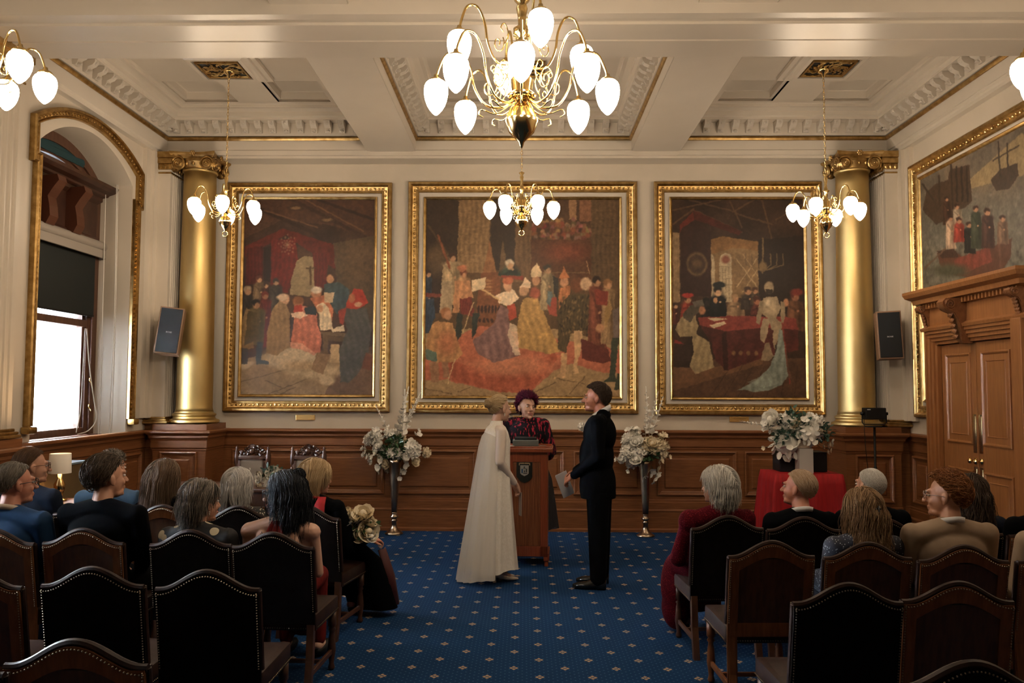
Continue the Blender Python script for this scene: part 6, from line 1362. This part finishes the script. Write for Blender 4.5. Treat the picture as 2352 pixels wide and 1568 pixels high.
BRD = hairmat('thick_brown_hair', (.022, .016, .011), (.13, .095, .07)); G1 = hairmat('grey_brown_hair', (.10, .085, .07), (.30, .27, .23)); G2 = hairmat('silver_hair', (.34, .33, .32), (.66, .64, .62)); G3 = hairmat('white_hair', (.46, .44, .41), (.72, .70, .66)); BR = hairmat('brown_hair', (.055, .028, .014), (.16, .09, .05)); BRL = hairmat('long_brown_hair', (.08, .048, .03), (.22, .15, .10))
DB = hairmat('dark_brown_hair', (.022, .013, .009), (.08, .052, .035)); BLK = hairmat('black_hair', (.004, .005, .007), (.018, .020, .026)); BLO = hairmat('blonde_hair', (.36, .24, .12), (.62, .48, .30)); GI = hairmat('ginger_hair', (.16, .055, .018), (.33, .14, .05)); SAND = hairmat('sandy_grey_hair', (.38, .25, .15), (.58, .45, .33)); LB_ = hairmat('light_brown_wavy_hair', (.12, .065, .03), (.34, .22, .12)); GRD = hairmat('dark_grey_hair', (.05, .045, .04), (.36, .31, .26)); PURP = hairmat('plum_hair', (.018, .004, .010), (.16, .008, .05))
GLB = mat('dark_frames', (.01, .01, .012), .3); GLC = mat('clear_frames', (.35, .25, .24), .3)
SHIRT = mat('white_shirt', (.72, .72, .74), .7)
SHORT = dict(kind='short', L=.05, vol=.012, n=1500, thick=.0024)
def earring(t, Mh, side, m=None, s=1.04):
    b = nb(); ell(b, Mh @ (Vector((side*.083, -.006, -.046))*s), .005, 2); tube(b, [Mh @ (Vector((side*.083, -.006, -.05))*s), Mh @ (Vector((side*.083, -.006, -.068))*s)], .0028, 6); obj('earring', b, m or STUD, t, True)
S = seated
S('person with greying hair and dark glasses, in a bright navy suit at the left edge', 38, 1059, 5.02, -38, SKINR, dict(SHORT, L=.045, dir=(.1, -.6, -1), hl=-.02), G1, NAVY, True, -8, 2, sw=.215, glass=GLB, collar=mat('cream_shirt', (.6, .5, .4), .7), seed=2, hs=1.10)
S('person with brown hair and round glasses in dark navy, before the white lampshade', 76, 1027, 6.06, -48, SKIN, dict(SHORT, L=.06, dir=(.3, -.7, -.8), hl=.0, vol=.014), BR, NAVYD, True, -10, 0, sw=.21, glass=mat('tortoise_frames', (.10, .04, .015), .3), collar=SHIRT, seed=3, hs=1.10)
S('person with curly grey-brown hair and a pale blue jacket, mostly hidden behind the young man', 262, 1033, 6.06, -12, SKIN, dict(kind='curly', L=.05, vol=.02, n=700, thick=.003), GRD, DENIM, True, 0, 0, sw=.20, seed=4)
S('person with thick dark hair seen from behind, in a black suit on the left', 248, 1040, 5.02, -36, SKIN, dict(SHORT, L=.085, vol=.026, n=2000, dir=(.0, -.9, -.9), hl=-.06, mess=.3, lift=.35, thick=.003), BRD, BLKS, True, -6, 4, sw=.225, seed=5, hs=1.12)
S('person with very long straight brown hair falling over the chair back', 382, 1052, 6.06, -24, SKINP, dict(kind='long', L=.44, vol=.022, n=1500, thick=.0036, mess=.10, hl=-.02), BRL, BLKS, False, 0, sw=.17, seed=6, hs=1.08)
def ex_pearl(t, Mh, zs, sw, el, wr):
    b = nb()
    for j in range(3):
        for k in range(44):
            a = 2*PI*k/44; r = .055+.004*j; ell(b, (r*math.cos(a), -.03+r*1.05*math.sin(a), zs+.060-.008*j-.012*math.sin(a)), .0042, 1)
    obj('pearl_necklace', b, mat('pearl', (.7, .65, .55), .25), t, True)
def ex_ear(t, Mh, zs, sw, el, wr): earring(t, Mh, 1, mat('pearl', (.7, .65, .55), .25), 1.06)
S('person with tousled short grey hair and a pearl earring, and a black spotted top', 465, 1097, 5.02, -34, SKIN, dict(kind='bob', L=.105, vol=.026, n=1500, thick=.003, mess=.22, hl=-.10), GRD, dots('black_with_cream_spots', (.008, .008, .010), (.62, .56, .42), 11, .30), False, -6, 0, sw=.19, extra=ex_ear, seed=7, hs=1.10)
S('person with a smooth silver bob and a pearl necklace, seated facing the carved armchairs', 548, 1072, 6.06, -5, SKIN, dict(kind='bob', L=.13, vol=.028, n=1700, thick=.0032, mess=.10, hl=-.06, flare=.3), G2, dots('black_and_cream_pattern', (.01, .01, .01), (.5, .45, .35), 55, .32), False, 0, 0, sw=.17, extra=ex_pearl, seed=8, hs=1.08)
def ex_red(t, Mh, zs, sw, el, wr):
    b = nb()
    for x in (-.035, .0, .035): tube(b, bez([(x*.5, -.078, zs+.06), (x, -.115, zs-.02), (x*1.3, -.115, zs-.16), (x*1.2, -.105, zs-.26)], 8), [.012, .018, .02, .02, .02, .018, .016, .014, .012], 6)
    obj('halter_ties', b, RUST, t, True)
    b = nb(); tube(b, [(-.085, -.103, zs+.0), (-.078, -.105, zs-.012), (-.088, -.106, zs-.026), (-.08, -.106, zs-.04)], .003, 5); tube(b, [(-.092, -.103, zs-.01), (-.072, -.106, zs-.022)], .0025, 5); obj('tattoo', b, mat('tattoo_ink', (.08, .06, .06), .6), t, True)
S('person with long black hair and glasses, bare-shouldered in a rust-red halter dress', 652, 1079, 5.02, 84, SKINP, dict(kind='long', L=.27, vol=.026, n=1700, thick=.0036, mess=.16, wave=.20, hl=-.04, bun=(.0, -.085, .115), bunr=.036, bunn=60), BLK, RUST, False, -4, 0, 4, sw=.20, arms='bare', glass=GLB, extra=ex_red, seed=9, hs=1.10)
def ex_robe(t, Mh, zs, sw, el, wr):
    b = nb()
    for s0 in (1,):
        rows = []
        for k, (y, z, w_) in enumerate(((-.075, zs+.085, .05), (-.118, zs+.03, .07), (-.132, zs-.06, .075), (-.132, zs-.20, .075), (-.120, zs-.36, .075))): rows.append([(.055-w_*.5+.04, y, z), (.055+w_*.6+.04, y+.006, z)])
        quadgrid(b, rows)
    o = obj('red_lapel_panel', b, RED, t, True); o.modifiers.new('s', 'SOLIDIFY').thickness = .008
    b = nb(); tube(b, [(.06*math.cos(a), -.03+.06*math.sin(a), zs+.07-.015*math.sin(a)) for a in [2*PI*k/20 for k in range(21)]], .014, 6, cap=False); obj('red_collar', b, RED, t, True)
    b = nb(); rows = []
    for z, x0, w_, yy in ((.60, .16, .14, .18), (.45, .22, .16, .34), (.25, .26, .17, .42), (.06, .30, .17, .46)): rows.append([(x0+w_*math.cos(a), yy+w_*.7*math.sin(a)*(1+.08*math.sin(5*a)), z) for a in [2*PI*k/24 for k in range(24)]])
    quadgrid(b, rows, closed_v=True); obj('robe_skirt', b, BLKS, t, True)
    b = nb(); rows = []
    for z, x0, yy in ((.52, .36, .42), (.3, .42, .47), (.08, .45, .50)): rows.append([(x0, yy-.07, z), (x0+.02, yy, z), (x0+.0, yy+.06, z)])
    quadgrid(b, rows); o = obj('robe_lining', b, mat('deep_red_lining', (.05, .005, .006), .7), t, True); o.modifiers.new('s', 'SOLIDIFY').thickness = .01
    blob('holding_hand', hand_prims((.33, .22, .62), (.55, .8, -.1), (.3, 0, 1), 1.05, .9, 1)+[('c', (.33, .22, .62), .026, (.28, .10, .66), .034)], .005, SKINR, t, 2)
    blob('sleeve', [('c', (sw, -.01, zs-.02), .07, (sw+.06, .04, zs-.27), .075), ('c', (sw+.06, .04, zs-.27), .075, (.31, .17, .64), .06)], .012, BLKS, t, 4)
S('person with a straight blonde bob in a black robe with red panels, holding the bouquet', 728, 1051, 6.06, -42, SKINR, dict(kind='bob', L=.165, vol=.030, n=1900, thick=.0034, mess=.05, hl=-.06, flare=-.25), BLO, BLKS, False, -14, 0, sw=.185, extra=ex_robe, seed=10, hs=1.08)
S('person with voluminous white hair in a red lace dress, right of the aisle', 1647, 1067, 5.66, 38, SKIN, dict(kind='bob', L=.11, vol=.040, n=1900, thick=.0034, mess=.22, hl=-.10), G3, REDLACE, False, 6, 6, sw=.19, seed=11, hs=1.06, skirt=REDLACE,
  extra=lambda t, Mh, zs, sw, el, wr: (blob('puffed_sleeve', [('e', (-sw-.02, -.01, zs-.02), (.075, .07, .085)), ('c', (-sw-.03, .0, zs-.08), .062, (-sw-.075, .06, zs-.28), .062), ('c', (-sw-.075, .06, zs-.28), .058, (-.16, .27, .60), .045)], .012, REDLACE, t, 3), blob('flowing_skirt', [('c', (-.12, .10, .54), .10, (-.17, .34, .50), .10), ('e', (-.19, .38, .34), (.11, .13, .24)), ('e', (-.19, .40, .18), (.10, .13, .16))], .014, REDLACE, t, 4)))
S('person with thinning sandy-grey hair and a ruddy ear, in a black suit on the right', 1832, 1077, 5.66, 50, SKINR, dict(SHORT, L=.045, vol=.014, dir=(0, -.8, -.8), hl=-.03, bald=.5), SAND, BLKS, True, 6, 6, sw=.20, collar=SHIRT, seed=12, hs=1.04)
S('person with closely cropped white hair and a white collar, before the right pedestal', 1996, 1074, 5.66, 24, SKIN, dict(SHORT, L=.018, vol=.005, n=2200, hl=-.06), G3, BLKS, True, 3, 4, sw=.20, collar=SHIRT, seed=13, hs=1.03)
def ex_claw(t, Mh, zs, sw, el, wr):
    b = nb()
    for k in range(5):
        for q in (-1, 1): tube(b, [(q*.004, -.150, .035-.022*k), (q*.024, -.146, .030-.022*k), (q*.030, -.128, .026-.022*k)], [.006, .005, .003], 6)
    tube(b, [(0, -.152, .05), (0, -.156, -.06)], .006, 6)
    for v in b.verts: v.co = Mh @ v.co
    obj('hair_claw', b, mat('claw_black', (.012, .012, .016), .15, col2=(.25, .25, .28), nscale=70, lo=.66, hi=.72), t, True)
S('person with wavy light brown hair held by a black claw, in a dotted top', 1976, 1117, 5.02, 18, SKINP, dict(kind='long', L=.33, vol=.022, n=1700, thick=.0036, mess=.14, wave=.30, hl=-.02, bun=(0, -.105, .01), bunr=.022, bunn=30), LB_, dots('navy_white_dots', (.012, .014, .024), (.45, .47, .5), 75, .22), False, 4, 0, sw=.185, extra=ex_claw, seed=14, hs=1.08)
S('person with ginger hair and clear-framed glasses in a beige suit jacket', 2170, 1081, 5.02, 54, SKIN, dict(SHORT, L=.075, vol=.028, n=2000, dir=(0, .5, .35), hl=.02, mess=.35, lift=.3, thick=.003, hug=.45), GI, BEIGE, True, 4, 0, sw=.235, glass=GLC, collar=SHIRT, seed=15, hs=1.10)
S('person with long dark wavy hair in front of the oak door', 2222, 1085, 5.66, 10, SKIN, dict(kind='long', L=.26, vol=.024, n=1300, thick=.0036, mess=.2, wave=.25), DB, NAVYD, False, 0, sw=.18, seed=16, hs=1.05)
S('person in a black jacket mostly beyond the right edge, behind the ginger man', 2398, 1080, 5.30, 24, SKIN, dict(SHORT), DB, BLKS, True, 0, sw=.215, collar=SHIRT, seed=17)
S('person in a pale beige jacket mostly beyond the right edge, nearest row', 2437, 1100, 4.75, 10, SKIN, dict(SHORT), BR, BEIGE, True, 0, sw=.225, collar=SHIRT, seed=18)
# ---------------------------------------------------------------- the standing three
def loftrings(bm, rings, n=72):
    rows = []
    for (cx, cy, z, rx, ry, amp, ph) in rings:
        rows.append([(cx+(rx*(1+amp*(math.sin(9*a+ph)+.5*math.sin(17*a+1.3*ph))))*math.cos(a), cy+(ry*(1+amp*(math.sin(9*a+ph)+.5*math.sin(17*a+1.3*ph))))*math.sin(a), z+(.02*math.sin(3*a) if z < .15 else 0)) for a in [2*PI*k/n for k in range(n)]])
    quadgrid(bm, rows, closed_v=True)
def standing(label, foot, yaw, H, skin, prims_body, male, hyaw, hpitch, style, hm, seed, hs=1.0, hroll=0, headoff=(0, .03)):
    c_ = Vector((headoff[0], headoff[1], H-.125)); Mh = headM(c_, hyaw, hpitch, hroll); top = Mh @ (Vector((0, -.018, .116))*hs); c_.z += H-.012-top.z; Mh = headM(c_, hyaw, hpitch, hroll)
    nr = .058 if male else .044
    body = head_prims(Mh, male, hs)+[('c', c_+(Mh.to_3x3() @ Vector((0, -.024, -.06))), nr, Vector((0, -.025, H-.29)), nr*1.15)]+prims_body
    t = blob('person', body, .0060, skin, None, 3, foot, (0, 0, yaw)); tag(t, label, 'person')
    if male: t['man'] = 1
    make_hair('hair', Mh, style, hm, t, seed, hs); face_parts(Mh, t, hs, open_=not male and seed == 33); return t, Mh
SILK = mat('ivory_silk', (.80, .76, .69), .5, col2=(.86, .82, .76), nscale=50, lo=.45, hi=.6); 
# sheer fabric
m_ = mat('sheer_tulle', (.86, .83, .78), .6, alpha=.62)
# bride: faces +x and a little away
pb = atZ(1140, 1336, 0); bx_, by_ = pb.x, pb.y+.06
H = 1.70; arm_b = [('c', (q*.165, -.01, H-.335), .042, (q*.19, -.03, H-.60), .036) for q in (-1, 1)]+[('c', (-.19, -.03, H-.60), .034, (-.06, .15, H-.83), .023), ('c', (.19, -.03, H-.60), .034, (.05, .165, H-.82), .023)]
hb = hand_prims((-.055, .165, H-.835), (.35, .55, -.75), (-.5, .3, .6), .92, .8, 1)+hand_prims((.05, .175, H-.825), (-.4, .5, -.75), (.5, .3, .6), .92, .8, -1)
leg_b = [('c', (q*.08, 0, .90), .085, (q*.075, .01, .50), .055) for q in (-1, 1)]+[('c', (q*.075, .01, .50), .052, (q*.06, -.02, .13), .034) for q in (-1, 1)]+[('c', (q*.06, -.01, .10), .030, (q*.06, .10, .045), .026) for q in (-1, 1)]
bodyb = [('e', (0, 0, H-.42), (.145, .095, .16)), ('e', (0, 0, H-.60), (.12, .085, .14)), ('e', (0, 0, .92), (.15, .105, .13)), ('c', (-.13, -.01, H-.325), .045, (.13, -.01, H-.325), .045)]+arm_b+leg_b+hb
BR_, Mb = standing('person in a long ivory wedding dress with blonde updo, standing left of the lectern', (bx_, by_, 0), math.radians(-72), 1.705, SKINP, bodyb, False, math.radians(18), math.radians(-3), dict(kind='up', L=.16, vol=.014, n=1300, thick=.0026, mess=.15, hl=-.02, bun=(0, -.125, .045), bunr=.046, bunn=150), BLO, 31, 1.02)
b = nb(); rings = [(0, -.005, H-.235, .052, .056, 0, 0), (0, -.01, H-.27, .062, .062, 0, 0), (0, -.01, H-.295, .12, .085, 0, 0), (0, -.01, H-.34, .165, .105, .0, 0), (0, .0, H-.42, .165, .118, .004, 0), (0, .0, H-.55, .150, .118, .01, .4), (0, -.01, H-.66, .16, .13, .02, .6), (0, -.03, .85, .185, .155, .05, .9), (0, -.04, .6, .21, .18, .065, 1.2), (0, -.045, .4, .235, .205, .045, 1.4), (0, -.05, .2, .255, .225, .05, 1.6), (0, -.05, .115, .262, .235, .05, 1.7)]
loftrings(b, rings); obj('dress', b, SILK, BR_, True)
b = nb(); rows = []
for j in range(15):
    f_ = j/14; z = H-.28-(H-.30)*f_; r = 1-math.exp(-f_*22)*.72; row = []
    for k in range(41):
        a = PI+PI*(k/40)*1.0; w_ = 1+.05*f_*(math.sin(k*1.5+.5)+.6*math.sin(k*.7)); row.append(((.165+.13*f_)*r*w_*math.cos(a), -.035-.06*f_+(.11+.165*f_)*r*w_*math.sin(a), z+.05*f_*math.cos(a)**2))
    rows.append(row)
quadgrid(b, rows); cp = obj('cape_veil', b, m_, BR_, True)
blob('sheer_sleeves', [('c', (q*.165, -.01, H-.335), .052, (q*.19, -.03, H-.60), .046) for q in (-1, 1)]+[('c', (-.19, -.03, H-.60), .044, (-.063, .138, H-.818), .031), ('c', (.19, -.03, H-.60), .044, (.055, .150, H-.806), .031), ('c', (-.13, -.01, H-.32), .05, (.13, -.01, H-.32), .05)], .009, mat('sheer_ivory_sleeve', (.72, .62, .55), .6, sheen=.2), BR_, 3)
b = nb()
for q in (-1, 1):
    x = q*.06; rows = [[(x+w_*math.cos(a), y+.0, z+h_*math.sin(a)) for a in [2*PI*k/12 for k in range(12)]] for y, z, w_, h_ in ((-.06, .075, .006, .02), (-.04, .075, .030, .030), (.02, .055, .034, .030), (.08, .036, .036, .026), (.13, .026, .028, .020), (.19, .018, .004, .008))]
    quadgrid(b, rows, closed_v=True, cap=True); box(b, x-.018, x+.018, -.055, -.025, .0, .06, .004)
obj('court_shoes', b, mat('ivory_leather', (.72, .62, .50), .35), BR_, True); earring(BR_, Mb, 1, mat('pearl', (.7, .65, .55), .25), 1.0)
b = nb(); box(b, -.04, .04, .225, .229, H-1.12, H-.90, .001); tag(obj('vow_card', b, mat('vow_card', (.42, .36, .32), .7), None, False, BR_.location, BR_.rotation_euler), 'folded vow card held in the hands of the person in the ivory dress', 'card')
# groom: faces -x and a little away
pg = atZ(1378, 1349, 0); H = 1.815; gx, gy = pg.x, pg.y+.03
arm_g = lambda e: [('c', (q*.20, -.01, H-.35), .060+e, (q*.235, -.02, H-.64), .047+e) for q in (-1, 1)]+[('c', (.235, -.02, H-.64), .046+e, (.10, .22, H-.80), .030+e), ('c', (-.235, -.02, H-.64), .046+e, (-.10, .21, H-.82), .030+e)]
tor_g = lambda e: [('e', (0, -.005, H-.46), (.20+e, .138+e, .19)), ('e', (0, .025, H-.66), (.19+e, .145+e, .24)), ('e', (0, .01, .95), (.185+e, .14+e, .20)), ('c', (-.15, -.02, H-.335), .055+e, (.15, -.02, H-.335), .055+e), ('c', (-.06, -.04, H-.29), .05+e, (.06, -.04, H-.29), .05+e)]
leg_g = lambda e: [('c', (q*.095, 0, .90), .095+e, (q*.10, .01, .50), .066+e) for q in (-1, 1)]+[('c', (q*.10, .01, .50), .062+e, (q*.11, -.01, .09), .046+e) for q in (-1, 1)]
hg = hand_prims((.10, .235, H-.81), (-.35, .75, -.55), (.5, .3, .6), 1.05, .8, -1)+hand_prims((-.095, .225, H-.83), (.35, .75, -.5), (-.5, .3, .6), 1.05, .8, 1)
GR, Mg = standing('person in a black suit with dark hair, holding a paper, standing right of the lectern', (gx, gy, 0), math.radians(78), H, SKINR, tor_g(-.02)+arm_g(-.018)+leg_g(-.02)+hg, True, math.radians(4), math.radians(2), dict(SHORT, L=.055, vol=.020, n=2200, dir=(0, .25, -.3), hl=-.08, mess=.5, lift=.4, hug=.6), DB, 32, 1.08)
blob('suit_jacket', tor_g(.012)+arm_g(.012)+[('e', (0, .015, .90), (.212, .165, .27)), ('e', (0, .01, .82), (.205, .16, .17)), ('c', (-.05, -.045, H-.285), .030, (.05, -.045, H-.285), .030), ('c', (-.07, -.02, H-.30), .026, (-.10, .10, H-.42), .022), ('c', (.07, -.02, H-.30), .026, (.10, .10, H-.42), .022)], .009, BLKS, GR, 4)
bm = bmesh.new(); jk = GR.children[-1].data; bm.from_mesh(jk); bmesh.ops.bisect_plane(bm, geom=bm.verts[:]+bm.edges[:]+bm.faces[:], plane_co=(0, 0, .79), plane_no=(0, 0, -1), clear_outer=True); bm.to_mesh(jk); bm.free()
blob('trousers', leg_g(.010)+[('e', (0, 0, .88), (.18, .13, .14))]+[('c', (q*.10, .0, .84), .108, (q*.11, .0, .10), .074) for q in (-1, 1)], .010, BLKS, GR, 4)
b = nb(); rows = []
for k in range(28):
    a = 2*PI*k/28; rr = .071; rows.append([((rr+d)*math.cos(a), -.022+(rr+d)*1.05*math.sin(a), H-.236-z-.045*math.sin(a)) for d, z in ((0, 0), (.007, .0), (.010, .052), (.002, .054))])
quadgrid(b, rows, closed_u=True, closed_v=True); obj('shirt_collar', b, SHIRT, GR, True)
b = nb(); tube(b, [(0, .070, H-.32), (0, .112, H-.38), (0, .125, H-.50)], [.014, .016, .020], 8); obj('tie', b, mat('dark_green_tie', (.01, .04, .035), .5), GR, True)
b = nb()
for q in (-1, 1):
    x = q*.11; rows = [[(x+w_*math.cos(a), y, max(0.002, z+h_*math.sin(a))) for a in [2*PI*k/12 for k in range(12)]] for y, z, w_, h_ in ((-.07, .05, .02, .045), (-.04, .05, .042, .048), (.03, .05, .044, .046), (.10, .035, .048, .034), (.18, .03, .044, .028), (.225, .024, .018, .016))]
    quadgrid(b, rows, closed_v=True, cap=True)
obj('leather_shoes', b, mat('polished_black', (.01, .012, .014), .12), GR, True)
bt = bpy.data.objects.new('buttonhole', FM['ball']); C.objects.link(bt); bt.parent = GR; bt.location = (.105, .165, H-.40); bt.scale = (1.05,)*3; bt.rotation_euler = (-1.2, 0, 0)
R_ = Matrix.Rotation(math.radians(78), 3, 'Z'); q_ = R_ @ Vector((.06, .345, H-.93)); b = nb(); box(b, -.055, .055, -.001, .001, -.12, .12); box(b, -.05, .06, .003, .005, -.115, .125)
tag(obj('paper_sheet', b, SHIRT, None, False, (gx+q_.x+.02, gy+q_.y, q_.z+.0), (.3, -.42, math.radians(10))), 'folded white paper held by the person in the black suit', 'paper')
# celebrant behind the lectern, turned towards the groom
pc = at(1213, 907, 8.75); H = pc.z; FLOR = mat('black_floral_blouse', (.008, .007, .010), .9, spec=.15, col2=(.42, .03, .06), nscale=26, stretch=(1.8, 1.8, .5), lo=.54, hi=.62, detail=3)
arm_c = lambda e: [('c', (q*.20, 0, H-.315), .056+e, (q*.275, -.01, H-.60), .055+e) for q in (-1, 1)]+[('c', (-.275, -.01, H-.60), .050+e, (-.17, .21, H-.62), .028+e), ('c', (.275, -.01, H-.60), .050+e, (.20, .18, H-.66), .028+e)]
tor_c = lambda e: [('e', (0, 0, H-.42), (.20+e, .12+e, .17)), ('e', (0, .01, H-.62), (.16+e, .115+e, .17)), ('e', (0, 0, .88), (.18+e, .12+e, .16)), ('c', (-.14, -.0, H-.295), .050+e, (.14, -.0, H-.295), .050+e)]
hc = hand_prims((-.165, .225, H-.62), (.3, 1, -.1), (0, 0, 1), .95, .5, 1)+hand_prims((.195, .195, H-.665), (-.2, .9, -.3), (0, 0, 1), .95, .5, -1)
CE, Mc = standing('person with spiky plum hair smiling behind the lectern, in a black and red dress', (pc.x-.03, 8.80, 0), PI, H, SKINP, tor_c(-.02)+arm_c(-.02)+hc+[('c', (q*.08, 0, .9), .07, (q*.08, 0, .10), .036) for q in (-1, 1)]+[('c', (q*.08, 0, .06), .03, (q*.08, .14, .04), .026) for q in (-1, 1)], False, math.radians(24), math.radians(6), dict(SHORT, L=.055, vol=.024, n=2000, dir=(-.5, -.6, .5), hl=-.13, mess=.6, lift=.9, thick=.003, hug=.1, stop=0), PURP, 33, 1.13, math.radians(-6), (-.02, .03))
blob('patterned_blouse', tor_c(.010)+arm_c(.012)+[('c', (0, -.0, H-.26), .052, (0, -.0, H-.30), .06), ('e', (.25, .05, H-.64), (.07, .09, .09)), ('e', (-.25, .05, H-.62), (.065, .09, .08))], .009, FLOR, CE, 4)
b = nb(); loftrings(b, [(-.03, 0, .98, .19, .14, .01, 0), (-.07, 0, .8, .215, .16, .02, .5), (-.09, 0, .5, .24, .19, .04, 1), (-.10, 0, .28, .26, .21, .05, 1.4)]); obj('long_skirt', b, mat('black_skirt', (.008, .008, .012), .7, col2=(.04, .035, .06), nscale=14, lo=.6, hi=.7), CE, True); earring(CE, Mc, 1); earring(CE, Mc, -1)
b = nb()
for q in (-1, 1): ell(b, (q*.08, .06, .035), (.036, .11, .035), 2)
obj('shoes', b, BLACK, CE, True)

for o in bpy.data.objects:
    if 'man' in o: del o['man']
